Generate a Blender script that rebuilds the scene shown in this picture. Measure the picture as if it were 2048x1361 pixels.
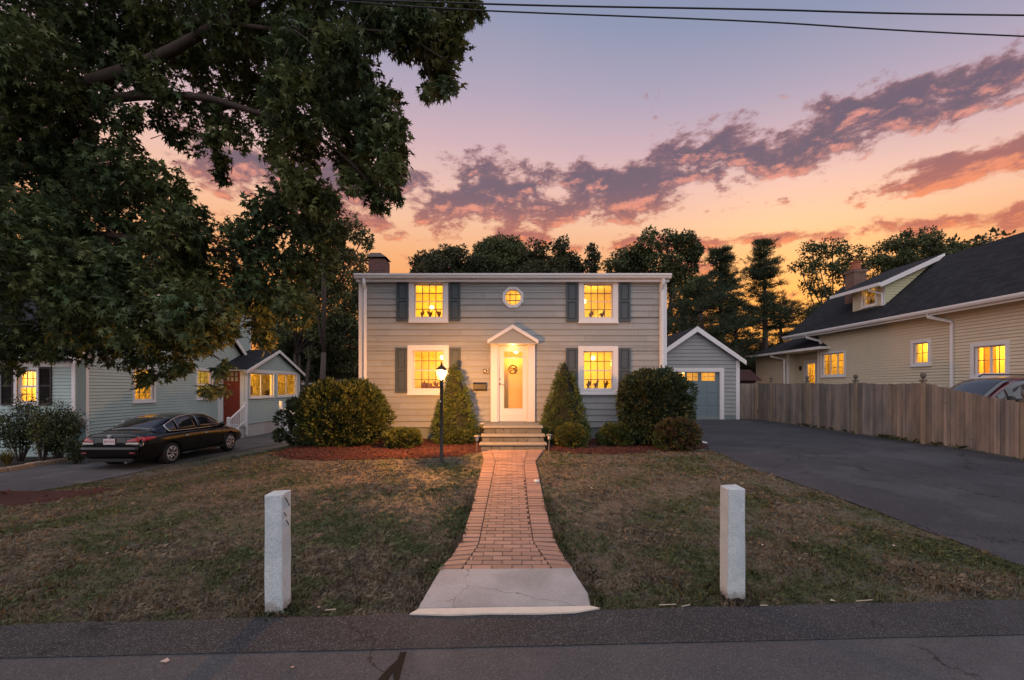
import bpy, bmesh, math, random
import numpy as np
from mathutils import Vector, Matrix

random.seed(7)
rng = np.random.default_rng(11)
sc = bpy.context.scene
for o in list(bpy.data.objects):
    bpy.data.objects.remove(o)
R = math.radians
F, HZ, CX, CH = 900.0, 775.0, 1024.0, 1.9      # focal length in photo pixels, horizon row, centre column, eye height

# ------------------------------------------------------------------ camera
cam = bpy.data.objects.new('camera', bpy.data.cameras.new('camera'))
sc.collection.objects.link(cam)
cam.location = (0, 0, CH)
cam.rotation_euler = (R(90), 0, 0)
cam.data.lens = 36 * F / 2048
cam.data.sensor_width = 36
cam.data.shift_y = (HZ - 680.5) / 2048
cam.data.clip_start = 0.05
cam.data.clip_end = 3000
sc.camera = cam

# ------------------------------------------------------------------ node helpers
def lin(r, g, b):
    f = lambda c: (c / 255 / 12.92) if c / 255 <= 0.04045 else ((c / 255 + 0.055) / 1.055) ** 2.4
    return (f(r), f(g), f(b), 1)

class NT:
    def __init__(s, tree):
        s.t = tree
    def n(s, typ, **kw):
        nd = s.t.nodes.new(typ)
        for k, v in kw.items():
            if k.startswith('_'):
                setattr(nd, k[1:], v)
        return nd
    def link(s, a, b):
        s.t.links.new(a, b)
    def put(s, sock, v):
        if isinstance(v, bpy.types.NodeSocket):
            s.t.links.new(v, sock)
        else:
            sock.default_value = v
    def math(s, op, a, b=0.0, c=0.0, clamp=False):
        nd = s.t.nodes.new('ShaderNodeMath')
        nd.operation = op
        nd.use_clamp = clamp
        s.put(nd.inputs[0], a); s.put(nd.inputs[1], b); s.put(nd.inputs[2], c)
        return nd.outputs[0]
    def sstep(s, x, lo, hi, a=0.0, b=1.0):
        nd = s.t.nodes.new('ShaderNodeMapRange')
        nd.interpolation_type = 'SMOOTHSTEP'
        s.put(nd.inputs[0], x)
        for i, v in enumerate((lo, hi, a, b)):
            s.put(nd.inputs[i + 1], v)
        return nd.outputs[0]
    def mix(s, f, a, b, mode='MIX'):
        nd = s.t.nodes.new('ShaderNodeMix')
        nd.data_type = 'RGBA'
        nd.blend_type = mode
        s.put(nd.inputs[0], f); s.put(nd.inputs[6], a); s.put(nd.inputs[7], b)
        return nd.outputs[2]
    def ramp(s, x, pts, interp='LINEAR'):
        nd = s.t.nodes.new('ShaderNodeValToRGB')
        cr = nd.color_ramp
        cr.interpolation = interp
        while len(cr.elements) < len(pts):
            cr.elements.new(0.5)
        for e, (p, c) in zip(cr.elements, pts):
            e.position = p
            e.color = c
        s.put(nd.inputs[0], x)
        return nd.outputs[0]
    def noise(s, vec, scale, detail=3, rough=0.5, dist=0.0, out=0):
        nd = s.t.nodes.new('ShaderNodeTexNoise')
        if vec is not None:
            s.put(nd.inputs['Vector'], vec)
        nd.inputs['Scale'].default_value = scale
        nd.inputs['Detail'].default_value = detail
        nd.inputs['Roughness'].default_value = rough
        nd.inputs['Distortion'].default_value = dist
        return nd.outputs[out]
    def xyz(s, x, y, z):
        nd = s.t.nodes.new('ShaderNodeCombineXYZ')
        s.put(nd.inputs[0], x); s.put(nd.inputs[1], y); s.put(nd.inputs[2], z)
        return nd.outputs[0]

# ------------------------------------------------------------------ world: dusk sky with a lit cloud bank
world = bpy.data.worlds.new('World')
sc.world = world
world.use_nodes = True
wt = NT(world.node_tree)
world.node_tree.nodes.clear()
tc = wt.n('ShaderNodeTexCoord')
sep = wt.n('ShaderNodeSeparateXYZ')
nrm = wt.n('ShaderNodeVectorMath', _operation='NORMALIZE')
wt.link(tc.outputs['Generated'], nrm.inputs[0])
wt.link(nrm.outputs[0], sep.inputs[0])
dx, dy, dz = sep.outputs
el = wt.math('ARCSINE', dz)
az = wt.math('ARCTAN2', dx, dy)
qz = wt.math('MULTIPLY', dz, wt.math('ADD', 1.0, wt.math('MULTIPLY', wt.math('MAXIMUM', az, 0.0), 0.22)))
west = wt.ramp(qz, [(0.0, lin(255, 152, 56)), (0.20, lin(254, 166, 92)), (0.28, lin(253, 184, 130)), (0.34, lin(252, 198, 162)),
                    (0.41, lin(240, 196, 184)), (0.48, lin(214, 182, 190)), (0.55, lin(184, 170, 190)), (0.65, lin(146, 154, 182)), (1.0, lin(104, 118, 156))])
east = wt.ramp(dz, [(0.0, lin(138, 122, 142)), (0.25, lin(142, 128, 154)), (0.6, lin(112, 116, 150)), (1.0, lin(84, 94, 132))])
gl_d = wt.n('ShaderNodeVectorMath', _operation='DOT_PRODUCT')
wt.link(nrm.outputs[0], gl_d.inputs[0])
gl_d.inputs[1].default_value = Vector((0.53, 0.85, 0.13)).normalized()
glow = wt.math('POWER', wt.math('MAXIMUM', gl_d.outputs['Value'], 0.0), 45.0)
base = wt.mix(wt.sstep(dy, -0.35, 0.45), east, west)
glowc = wt.mix(1.0, (0, 0, 0, 1), wt.mix(wt.math('MULTIPLY', glow, 0.44), (0, 0, 0, 1), (1.0, 0.52, 0.08, 1)), 'ADD')
base = wt.mix(1.0, base, glowc, 'ADD')

def cloud_density(eoff):
    e2 = wt.math('ADD', el, eoff)
    vec = wt.xyz(az, wt.math('MULTIPLY', e2, 1.9), 0.62)
    n1 = wt.noise(vec, 7.5, 11, 0.64, 0.12)
    n0 = wt.noise(vec, 3.2, 2, 0.5)
    def band(e0, w, slope=0.0):
        d = wt.math('SUBTRACT', e2, wt.math('ADD', wt.math('MULTIPLY', az, slope), e0))
        q = wt.math('DIVIDE', d, w)
        return wt.math('POWER', 2.718, wt.math('MULTIPLY', wt.math('MULTIPLY', q, q), -1.0))
    b1 = wt.math('MULTIPLY', band(0.400, 0.072, 0.040), wt.sstep(az, -1.0, 0.3, 0.62, 1.0))
    b2 = wt.math('MULTIPLY', band(0.328, 0.046), wt.sstep(az, 0.55, 0.72, 0.2, 0.72))
    b3 = wt.math('MULTIPLY', band(0.312, 0.030, -0.07), wt.sstep(az, -0.1, 0.4, 0.5, 1.0))
    b4 = wt.math('MULTIPLY', band(0.255, 0.03, -0.02), 0.55)
    b = wt.math('MAXIMUM', wt.math('MAXIMUM', b1, b2), wt.math('MAXIMUM', b3, b4))
    v = wt.math('ADD', wt.math('MULTIPLY', n1, 1.45), wt.math('MULTIPLY', n0, 0.25))
    return wt.math('ADD', v, wt.math('MULTIPLY', b, 0.40))
d0 = cloud_density(0.0)
dlow = cloud_density(-0.012)
mask = wt.math('MULTIPLY', wt.sstep(d0, 1.055, 1.19), wt.sstep(el, 0.02, 0.1))
under = wt.sstep(wt.math('SUBTRACT', d0, dlow), 0.02, 0.22)
thin_ = wt.sstep(d0, 1.26, 1.08)
lowness = wt.sstep(el, 0.42, 0.28)
shade = wt.mix(lowness, lin(108, 92, 110), lin(192, 110, 96))
litc = wt.mix(lowness, lin(232, 152, 136), lin(250, 146, 100))
cloudc = wt.mix(wt.math('MAXIMUM', under, wt.math('MULTIPLY', thin_, 0.35)), shade, litc)
cloudc = wt.mix(wt.sstep(dy, 0.4, -0.4), cloudc, lin(108, 98, 122))
skyc = wt.mix(wt.math('MULTIPLY', mask, 0.92), base, cloudc)
nish = wt.n('ShaderNodeTexSky', _sky_type='NISHITA')
nish.sun_disc = False
nish.sun_elevation = R(1.0)
nish.sun_rotation = R(32)
bg1 = wt.n('ShaderNodeBackground'); wt.link(skyc, bg1.inputs[0]); bg1.inputs[1].default_value = 0.97
bg2 = wt.n('ShaderNodeBackground'); wt.link(nish.outputs[0], bg2.inputs[0]); bg2.inputs[1].default_value = 0.003
addw = wt.n('ShaderNodeAddShader'); wt.link(bg1.outputs[0], addw.inputs[0]); wt.link(bg2.outputs[0], addw.inputs[1])
wo = wt.n('ShaderNodeOutputWorld'); wt.link(addw.outputs[0], wo.inputs[0])

# soft twilight from the open eastern sky behind the street
sun = bpy.data.objects.new('twilight', bpy.data.lights.new('twilight', 'SUN'))
sc.collection.objects.link(sun)
sun.data.energy = 3.1
sun.data.angle = R(160)
sun.data.color = (1.0, 0.965, 0.965)
sun.rotation_euler = Vector((0.0, 0.90, -0.46)).to_track_quat('-Z', 'Y').to_euler()

sc.view_settings.view_transform = 'Standard'
sc.view_settings.look = 'None'
sc.view_settings.gamma = 1
sc.view_settings.exposure = 0.0
sc.view_settings.use_curve_mapping = False
sc.cycles.use_denoising = True
sc.cycles.max_bounces = 6
sc.cycles.transparent_max_bounces = 12
sc.cycles.caustics_reflective = False
sc.cycles.caustics_refractive = False
sc.cycles.sample_clamp_indirect = 4.0

# ------------------------------------------------------------------ ground shape
def g(x, y):
    x = np.asarray(x, float); y = np.asarray(y, float)
    zc = 0.36 * np.clip((y - 4.0) / 6.7, 0, 1) + 0.08 * np.clip((y - 12) / 8, 0, 1)
    zl = -0.37 * np.clip((y - 4.0) / 7.0, 0, 1) - 0.14 * np.clip((y - 13) / 8, 0, 1)
    w = np.clip((-x - 4.8) / 4.8, 0, 1)
    w = w * w * (3 - 2 * w)
    return zc * (1 - w) + zl * w
def gz(x, y):
    return float(g(x, y))
def at(px, py, d):
    return Vector(((px - CX) / F * d, d, CH - (py - HZ) / F * d))
def ground_at(px, py):
    d = 6.0
    for _ in range(60):
        x = (px - CX) / F * d
        d = 0.5 * d + 0.5 * (CH - gz(x, d)) * F / (py - HZ)
    return (px - CX) / F * d, d
def y_edge(x):
    return 3.72 + 0.05 * x
def y_road(x):
    return 3.27 + 0.04 * x

# ------------------------------------------------------------------ materials
MATS = {}
def mat(name, col, rough=0.7, var=0.12, vscale=6.0, bump=0.0, bscale=60.0, metal=0.0, spec=0.4, col2=None, mixscale=2.0, island=0.0, coat=0.0,
        obj_rand=0.0, mixlo=0.42, mixhi=0.6, sub=0.0, stretch=None):
    if name in MATS:
        return MATS[name]
    m = bpy.data.materials.new(name)
    m.use_nodes = True
    t = NT(m.node_tree)
    bsdf = m.node_tree.nodes['Principled BSDF']
    geo = t.n('ShaderNodeNewGeometry')
    pos = geo.outputs['Position']
    if stretch:
        vm = t.n('ShaderNodeVectorMath', _operation='MULTIPLY')
        t.link(pos, vm.inputs[0]); vm.inputs[1].default_value = stretch
        pos = vm.outputs[0]
    c = (*col, 1)
    if col2:
        f = t.sstep(t.noise(pos, mixscale, 5, 0.6), mixlo, mixhi)
        c = t.mix(f, (*col, 1), (*col2, 1))
    if var:
        nv = t.noise(pos, vscale, 5, 0.6)
        k = t.math('ADD', t.math('MULTIPLY', t.math('SUBTRACT', nv, 0.5), var * 4), 1.0)
        c = t.mix(1.0, c, t.xyz(k, k, k), 'MULTIPLY')
    if island:
        k = t.math('ADD', t.math('MULTIPLY', t.math('SUBTRACT', geo.outputs['Random Per Island'], 0.5), island * 2), 1.0)
        c = t.mix(1.0, c, t.xyz(k, k, t.math('MULTIPLY', k, k)), 'MULTIPLY')
    if obj_rand:
        oi = t.n('ShaderNodeObjectInfo')
        k = t.math('ADD', t.math('MULTIPLY', t.math('SUBTRACT', oi.outputs['Random'], 0.5), obj_rand * 2), 1.0)
        c = t.mix(1.0, c, t.xyz(k, k, k), 'MULTIPLY')
    t.put(bsdf.inputs['Base Color'], c)
    bsdf.inputs['Roughness'].default_value = rough
    bsdf.inputs['Metallic'].default_value = metal
    bsdf.inputs['Specular IOR Level'].default_value = spec
    if coat:
        bsdf.inputs['Coat Weight'].default_value = coat
        bsdf.inputs['Coat Roughness'].default_value = 0.04
    if bump:
        b = t.n('ShaderNodeBump')
        b.inputs['Strength'].default_value = bump
        b.inputs['Distance'].default_value = 0.02
        t.put(b.inputs['Height'], t.noise(pos, bscale, 4, 0.6))
        t.link(b.outputs[0], bsdf.inputs['Normal'])
    MATS[name] = m
    return m

def leafmat(name, col, col2, trans=0.25, island=0.35, mixscale=1.2, rough=0.6):
    if name in MATS:
        return MATS[name]
    m = bpy.data.materials.new(name); m.use_nodes = True
    t = NT(m.node_tree)
    bsdf = m.node_tree.nodes['Principled BSDF']
    geo = t.n('ShaderNodeNewGeometry')
    f = t.sstep(t.noise(geo.outputs['Position'], mixscale, 4, 0.6), 0.38, 0.62)
    c = t.mix(f, (*col, 1), (*col2, 1))
    k = t.math('ADD', t.math('MULTIPLY', t.math('SUBTRACT', geo.outputs['Random Per Island'], 0.5), island * 2), 1.0)
    c = t.mix(1.0, c, t.xyz(k, k, t.math('MULTIPLY', k, 0.9)), 'MULTIPLY')
    t.put(bsdf.inputs['Base Color'], c)
    bsdf.inputs['Roughness'].default_value = rough
    bsdf.inputs['Specular IOR Level'].default_value = 0.25
    tr = t.n('ShaderNodeBsdfTranslucent')
    t.put(tr.inputs[0], c)
    mx = t.n('ShaderNodeMixShader'); mx.inputs[0].default_value = trans
    t.link(bsdf.outputs[0], mx.inputs[1]); t.link(tr.outputs[0], mx.inputs[2])
    t.link(mx.outputs[0], m.node_tree.nodes['Material Output'].inputs[0])
    MATS[name] = m
    return m

def glassmat(name='window_glass', refl=0.20, tint=(1, 1, 1, 1)):
    if name in MATS:
        return MATS[name]
    m = bpy.data.materials.new(name); m.use_nodes = True
    t = NT(m.node_tree); m.node_tree.nodes.clear()
    a = t.n('ShaderNodeBsdfTransparent'); a.inputs[0].default_value = tint
    b = t.n('ShaderNodeBsdfGlossy'); b.inputs['Roughness'].default_value = 0.02
    lw = t.n('ShaderNodeLayerWeight'); lw.inputs[0].default_value = 0.25
    mx = t.n('ShaderNodeMixShader')
    t.put(mx.inputs[0], t.math('MULTIPLY', lw.outputs['Fresnel'], refl * 4, clamp=True))
    t.link(a.outputs[0], mx.inputs[1]); t.link(b.outputs[0], mx.inputs[2])
    o = t.n('ShaderNodeOutputMaterial'); t.link(mx.outputs[0], o.inputs[0])
    MATS[name] = m
    return m

def emis(name, col, strength):
    if name in MATS:
        return MATS[name]
    m = bpy.data.materials.new(name); m.use_nodes = True
    t = NT(m.node_tree); m.node_tree.nodes.clear()
    e = t.n('ShaderNodeEmission'); e.inputs[0].default_value = (*col, 1); e.inputs[1].default_value = strength
    o = t.n('ShaderNodeOutputMaterial'); t.link(e.outputs[0], o.inputs[0])
    MATS[name] = m
    return m

def brickmat(name, c1, c2, mortar, sx=0.2, sz=0.067):
    m = bpy.data.materials.new(name); m.use_nodes = True
    t = NT(m.node_tree); bsdf = m.node_tree.nodes['Principled BSDF']
    geo = t.n('ShaderNodeNewGeometry'); s = t.n('ShaderNodeSeparateXYZ'); t.link(geo.outputs['Position'], s.inputs[0])
    br = t.n('ShaderNodeTexBrick')
    t.put(br.inputs['Vector'], t.xyz(t.math('ADD', s.outputs[0], s.outputs[1]), s.outputs[2], 0.0))
    br.inputs['Scale'].default_value = 1.0
    br.inputs['Brick Width'].default_value = sx; br.inputs['Row Height'].default_value = sz
    br.inputs['Mortar Size'].default_value = 0.008
    br.inputs['Color1'].default_value = (*c1, 1); br.inputs['Color2'].default_value = (*c2, 1); br.inputs['Mortar'].default_value = (*mortar, 1)
    t.link(br.outputs[0], bsdf.inputs['Base Color']); bsdf.inputs['Roughness'].default_value = 0.85
    b = t.n('ShaderNodeBump'); b.inputs['Strength'].default_value = 0.5; b.inputs['Distance'].default_value = 0.01; b.invert = True
    t.link(br.outputs['Fac'], b.inputs['Height']); t.link(b.outputs[0], bsdf.inputs['Normal'])
    return m

def shinglemat(name, col):
    m = bpy.data.materials.new(name); m.use_nodes = True
    t = NT(m.node_tree); bsdf = m.node_tree.nodes['Principled BSDF']
    geo = t.n('ShaderNodeNewGeometry'); s = t.n('ShaderNodeSeparateXYZ'); t.link(geo.outputs['Position'], s.inputs[0])
    br = t.n('ShaderNodeTexBrick')
    t.put(br.inputs['Vector'], t.xyz(t.math('ADD', s.outputs[0], s.outputs[1]), s.outputs[2], 0.0))
    br.inputs['Scale'].default_value = 1.0
    br.inputs['Brick Width'].default_value = 0.3; br.inputs['Row Height'].default_value = 0.09; br.inputs['Mortar Size'].default_value = 0.006
    k = [(c * 1.25, ) for c in col]
    br.inputs['Color1'].default_value = (*[c * 1.3 for c in col], 1); br.inputs['Color2'].default_value = (*[c * 0.75 for c in col], 1)
    br.inputs['Mortar'].default_value = (*[c * 0.4 for c in col], 1)
    nv = t.noise(geo.outputs['Position'], 30, 4, 0.6)
    c = t.mix(0.5, br.outputs[0], t.mix(1.0, br.outputs[0], t.xyz(nv, nv, nv), 'MULTIPLY'))
    t.put(bsdf.inputs['Base Color'], c); bsdf.inputs['Roughness'].default_value = 0.9
    bsdf.inputs['Specular IOR Level'].default_value = 0.15
    MATS[name] = m
    return m

WHITE = mat('white_trim', (0.70, 0.67, 0.66), 0.5, 0.03, 3, stretch=(1, 1, 0.4))
SIDING = mat('grey_green_siding', (0.300, 0.303, 0.295), 0.75, 0.05, 2.2, 0.15, 90, obj_rand=0.07)
SIDING2 = mat('grey_green_siding_plain', (0.30, 0.305, 0.30), 0.75, 0.05, 2.2)
SHUT = mat('slate_shutter_paint', (0.058, 0.075, 0.086), 0.55, 0.05)
FOUND = mat('foundation_paint', (0.20, 0.23, 0.22), 0.85, 0.1, 5, 0.3, 40)
ROOF = shinglemat('dark_asphalt_shingle', (0.030, 0.031, 0.036))
TEAL = mat('mint_siding', (0.37, 0.46, 0.44), 0.75, 0.05, 2)
CREAM = mat('cream_siding', (0.60, 0.51, 0.375), 0.7, 0.04, 2)
LIMEY = mat('pale_yellow_siding', (0.58, 0.55, 0.34), 0.7, 0.04, 2)
GLASS = glassmat()
ROOMM = mat('warm_plaster', (0.82, 0.72, 0.42), 0.9, 0.05, 1.5)
BLACKM = mat('black_metal', (0.02, 0.02, 0.02), 0.45, 0.05, metal=0.3)
CONC = mat('concrete', (0.43, 0.41, 0.39), 0.85, 0.10, 2.5, 0.25, 70)
BARK = mat('bark', (0.042, 0.027, 0.021), 0.9, 0.25, 9, 0.8, 18, stretch=(1, 1, 0.3))
DBARK = mat('dark_bark', (0.06, 0.045, 0.038), 0.9, 0.2, 9)
BRICKW = brickmat('chimney_brick', (0.16, 0.055, 0.045), (0.10, 0.035, 0.03), (0.14, 0.11, 0.10))
BRICKR = brickmat('tan_chimney_brick', (0.19, 0.085, 0.06), (0.13, 0.06, 0.045), (0.2, 0.16, 0.13))
INTERIOR = mat('brown_clutter', (0.20, 0.07, 0.015), 0.8, 0.2, 12)
PLANTM = mat('house_plant', (0.16, 0.085, 0.02), 0.8, 0.2, 12)

# ------------------------------------------------------------------ objects
COL = sc.collection
ORG = {}
def link(o, parent=None):
    COL.objects.link(o)
    if parent is not None:
        o.parent = parent
    return o
def thing(name, label, cat, loc=(0, 0, 0), rotz=0.0, group=None):
    o = bpy.data.objects.new(name, None)
    COL.objects.link(o)
    o.location = loc
    o.rotation_euler = (0, 0, rotz)
    o.empty_display_size = 0.2
    o['label'] = label; o['category'] = cat
    if group:
        o['group'] = group
    ORG[o.name] = Vector(loc) if not rotz else Vector((0, 0, 0))
    return o
def tag(o, label=None, cat=None, group=None, kind=None):
    for k, v in (('label', label), ('category', cat), ('group', group), ('kind', kind)):
        if v:
            o[k] = v
    return o
def child_empty(name, parent, loc=(0, 0, 0), rotz=0.0):
    o = bpy.data.objects.new(name, None)
    link(o, parent)
    o.location = Vector(loc) - ORG.get(parent.name, Vector((0, 0, 0)))
    o.rotation_euler = (0, 0, rotz)
    ORG[o.name] = Vector((0, 0, 0))
    return o

class MB:
    def __init__(s):
        s.v = []; s.f = []
    def add(s, vs, fs):
        b = len(s.v)
        s.v.extend([tuple(q) for q in vs])
        s.f.extend([tuple(i + b for i in f) for f in fs])
        return s
    def box(s, x0, x1, y0, y1, z0, z1):
        v = [(x0, y0, z0), (x1, y0, z0), (x1, y1, z0), (x0, y1, z0), (x0, y0, z1), (x1, y0, z1), (x1, y1, z1), (x0, y1, z1)]
        return s.add(v, [(0, 3, 2, 1), (4, 5, 6, 7), (0, 1, 5, 4), (1, 2, 6, 5), (2, 3, 7, 6), (3, 0, 4, 7)])
    def hexa(s, bot, top):
        n = len(bot)
        return s.add(list(bot) + list(top), [tuple(range(n))[::-1], tuple(range(n, 2 * n))] + [(i, (i + 1) % n, n + (i + 1) % n, n + i) for i in range(n)])
    def prism(s, poly, axis, a0, a1):
        def P(p, a):
            return {'x': (a, p[0], p[1]), 'y': (p[0], a, p[1]), 'z': (p[0], p[1], a)}[axis]
        return s.hexa([P(p, a0) for p in poly], [P(p, a1) for p in poly])
    def tube(s, pts, rad, n=8, cap=True):
        pts = [Vector(p) for p in pts]
        if not hasattr(rad, '__len__'):
            rad = [rad] * len(pts)
        b = len(s.v)
        up = Vector((0.13, 0.21, 0.97))
        for i, p in enumerate(pts):
            t = (pts[min(i + 1, len(pts) - 1)] - pts[max(i - 1, 0)]).normalized()
            a = t.cross(up)
            if a.length < 1e-3:
                a = t.cross(Vector((1, 0, 0)))
            a.normalize(); c = t.cross(a)
            for k in range(n):
                th = 2 * math.pi * k / n
                s.v.append(tuple(p + (a * math.cos(th) + c * math.sin(th)) * rad[i]))
        for i in range(len(pts) - 1):
            for k in range(n):
                s.f.append((b + i * n + k, b + i * n + (k + 1) % n, b + (i + 1) * n + (k + 1) % n, b + (i + 1) * n + k))
        if cap:
            s.f.append(tuple(b + k for k in range(n))[::-1])
            s.f.append(tuple(b + (len(pts) - 1) * n + k for k in range(n)))
        return s
    def lathe(s, prof, c=(0, 0, 0), n=16, axis='z'):
        b = len(s.v)
        for r, z in prof:
            for k in range(n):
                th = 2 * math.pi * (k + 0.5) / n
                q = (r * math.cos(th), r * math.sin(th), z)
                if axis == 'x':
                    q = (z, r * math.cos(th), r * math.sin(th))
                elif axis == 'y':
                    q = (r * math.cos(th), z, r * math.sin(th))
                s.v.append((q[0] + c[0], q[1] + c[1], q[2] + c[2]))
        for i in range(len(prof) - 1):
            for k in range(n):
                s.f.append((b + i * n + k, b + i * n + (k + 1) % n, b + (i + 1) * n + (k + 1) % n, b + (i + 1) * n + k))
        s.f.append(tuple(b + k for k in range(n))[::-1])
        s.f.append(tuple(b + (len(prof) - 1) * n + k for k in range(n)))
        return s
    def mesh(s, name, m, smooth=False, off=Vector((0, 0, 0))):
        me = bpy.data.meshes.new(name)
        me.from_pydata([(v[0] - off[0], v[1] - off[1], v[2] - off[2]) for v in s.v], [], s.f)
        if m:
            me.materials.append(m)
        bm = bmesh.new(); bm.from_mesh(me)
        bmesh.ops.recalc_face_normals(bm, faces=bm.faces)
        bm.to_mesh(me); bm.free()
        if smooth:
            me.polygons.foreach_set('use_smooth', [True] * len(me.polygons))
        return me
    def build(s, name, m, parent=None, smooth=False, bevel=0.0, loc=None):
        """vertices in world coordinates (local ones under a turned thing)"""
        off = ORG.get(parent.name, Vector((0, 0, 0))) if parent is not None else (Vector(loc) if loc is not None else Vector((0, 0, 0)))
        o = bpy.data.objects.new(name, s.mesh(name, m, smooth, off))
        link(o, parent)
        if parent is None:
            o.location = off
            ORG[o.name] = off
        else:
            ORG[o.name] = off            # children of this mesh share its frame
        if bevel:
            md = o.modifiers.new('bevel', 'BEVEL'); md.width = bevel; md.segments = 2; md.limit_method = 'ANGLE'
        return o

def np_mesh(name, verts, k, m, parent=None, kind=None, faces=None, loc=None):
    """verts (n*k,3): n polygons of k own vertices each, or with faces (F,j) template indices already offset"""
    verts = np.ascontiguousarray(verts, np.float32).reshape(-1, 3)
    off = ORG.get(parent.name, Vector((0, 0, 0))) if parent is not None else Vector(loc or (0, 0, 0))
    verts = verts - np.array(off, np.float32)
    if faces is None:
        nf = len(verts) // k
        idx = np.arange(nf * k, dtype=np.int32)
        j = k
    else:
        faces = np.ascontiguousarray(faces, np.int32)
        nf, j = faces.shape
        idx = faces.reshape(-1)
    me = bpy.data.meshes.new(name)
    me.vertices.add(len(verts)); me.vertices.foreach_set('co', verts.reshape(-1))
    me.loops.add(len(idx)); me.loops.foreach_set('vertex_index', idx)
    me.polygons.add(nf)
    me.polygons.foreach_set('loop_start', np.arange(0, nf * j, j, dtype=np.int32))
    me.polygons.foreach_set('loop_total', np.full(nf, j, np.int32))
    me.update(calc_edges=True)
    me.materials.append(m)
    o = bpy.data.objects.new(name, me)
    link(o, parent)
    if parent is None:
        o.location = off
    if kind:
        o['kind'] = kind
    return o

# ------------------------------------------------------------------ ground, road, drives
def axis_pts(fine0, fine1, step, far):
    a = list(np.arange(fine0, fine1 + 1e-6, step))
    out = [fine1 + (far - fine1) * t ** 2 for t in np.linspace(0.08, 1, 12)]
    low = [fine0 - (far - abs(fine0)) * t ** 2 for t in np.linspace(0.08, 1, 12)]
    return sorted(low) + a + out
xs = axis_pts(-20, 22, 0.3, 900); ys = axis_pts(-4, 34, 0.25, 900)
XX, YY = np.meshgrid(xs, ys)
ZZ = g(XX, YY)
soil_relief = 0.012 * np.sin(XX * 3.1 + YY * 1.7) * np.sin(YY * 2.3 - XX * 0.9)
ZZ = ZZ + np.where((YY > 4.6) & (YY < 10), soil_relief * 0.5, 0)
V = np.stack([XX, YY, ZZ], -1).reshape(-1, 3)
nx, ny = len(xs), len(ys)
ii = (np.arange(ny - 1)[:, None] * nx + np.arange(nx - 1)[None, :]).reshape(-1)
FA = np.stack([ii, ii + 1, ii + nx + 1, ii + nx], -1)
SOIL = mat('dry_lawn_soil', (0.095, 0.074, 0.058), 0.95, 0.3, 9, 0.6, 60, col2=(0.066, 0.064, 0.040), mixscale=1.6)
ground = np_mesh('ground', V, 4, SOIL, faces=FA)
ground['kind'] = 'structure'
ground.data.polygons.foreach_set('use_smooth', [True] * len(ground.data.polygons))

def sheet(name, m, ylist, xl, xr, off, nseg=16, zf=None, skirt=0.0):
    v = []
    for y in ylist:
        a, b = xl(y), xr(y)
        for i in range(nseg + 1):
            x = a + (b - a) * i / nseg
            v.append((x, y, (zf(x, y) if zf else gz(x, y)) + off))
    f = [(r * (nseg + 1) + i, r * (nseg + 1) + i + 1, (r + 1) * (nseg + 1) + i + 1, (r + 1) * (nseg + 1) + i) for r in range(len(ylist) - 1) for i in range(nseg)]
    b = MB().add(v, f)
    o = b.build(name, m, smooth=True)
    o['kind'] = 'structure'
    return o

def asphalt(name, base, spec_amt, col2, scale=150, bump=0.6, cracks=True):
    m = bpy.data.materials.new(name); m.use_nodes = True
    t = NT(m.node_tree); bsdf = m.node_tree.nodes['Principled BSDF']
    geo = t.n('ShaderNodeNewGeometry'); pos = geo.outputs['Position']
    big = t.sstep(t.noise(pos, 0.9, 5, 0.65), 0.35, 0.65)
    c = t.mix(big, (*base, 1), (*col2, 1))
    vo = t.n('ShaderNodeTexVoronoi'); t.link(pos, vo.inputs['Vector']); vo.inputs['Scale'].default_value = scale
    cr = t.n('ShaderNodeSeparateColor'); t.link(vo.outputs['Color'], cr.inputs[0])
    st = t.sstep(cr.outputs[0], 0.72, 1.0)
    c = t.mix(t.math('MULTIPLY', st, spec_amt), c, (0.22, 0.21, 0.21, 1))
    dk = t.sstep(cr.outputs[1], 0.6, 1.0)
    c = t.mix(t.math('MULTIPLY', dk, 0.6), c, (base[0] * 0.4, base[1] * 0.4, base[2] * 0.4, 1))
    if cracks:
        vc = t.n('ShaderNodeTexVoronoi', _feature='DISTANCE_TO_EDGE'); vc.inputs['Scale'].default_value = 0.30
        wn = t.noise(pos, 1.6, 5, 0.65, out=1)
        va = t.n('ShaderNodeVectorMath', _operation='MULTIPLY_ADD'); t.link(wn, va.inputs[0]); va.inputs[1].default_value = (1.1, 1.1, 0); t.link(pos, va.inputs[2])
        t.link(va.outputs[0], vc.inputs['Vector'])
        c = t.mix(t.math('MULTIPLY', t.sstep(vc.outputs['Distance'], 0.006, 0.0015), 0.8), c, (0.012, 0.012, 0.014, 1))
        st2 = t.sstep(t.noise(pos, 0.55, 6, 0.7, 0.4), 0.50, 0.62)
        c = t.mix(t.math('MULTIPLY', st2, 0.45), c, (base[0] * 1.75, base[1] * 1.7, base[2] * 1.7, 1))
    t.put(bsdf.inputs['Base Color'], c); bsdf.inputs['Roughness'].default_value = 0.88
    bsdf.inputs['Specular IOR Level'].default_value = 0.25
    b = t.n('ShaderNodeBump'); b.inputs['Strength'].default_value = bump; b.inputs['Distance'].default_value = 0.006
    t.put(b.inputs['Height'], t.math('ADD', cr.outputs[0], t.noise(pos, 60, 3)))
    t.link(b.outputs[0], bsdf.inputs['Normal'])
    return m
ROADM = asphalt('worn_road_asphalt', (0.066, 0.064, 0.068), 0.35, (0.050, 0.050, 0.056), 170, 0.35)
BERMM = asphalt('rough_berm_asphalt', (0.036, 0.036, 0.039), 0.5, (0.027, 0.027, 0.031), 150, 1.0)
DRIVEM = asphalt('driveway_asphalt', (0.044, 0.044, 0.050), 0.3, (0.029, 0.029, 0.035), 150, 0.4)

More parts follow.
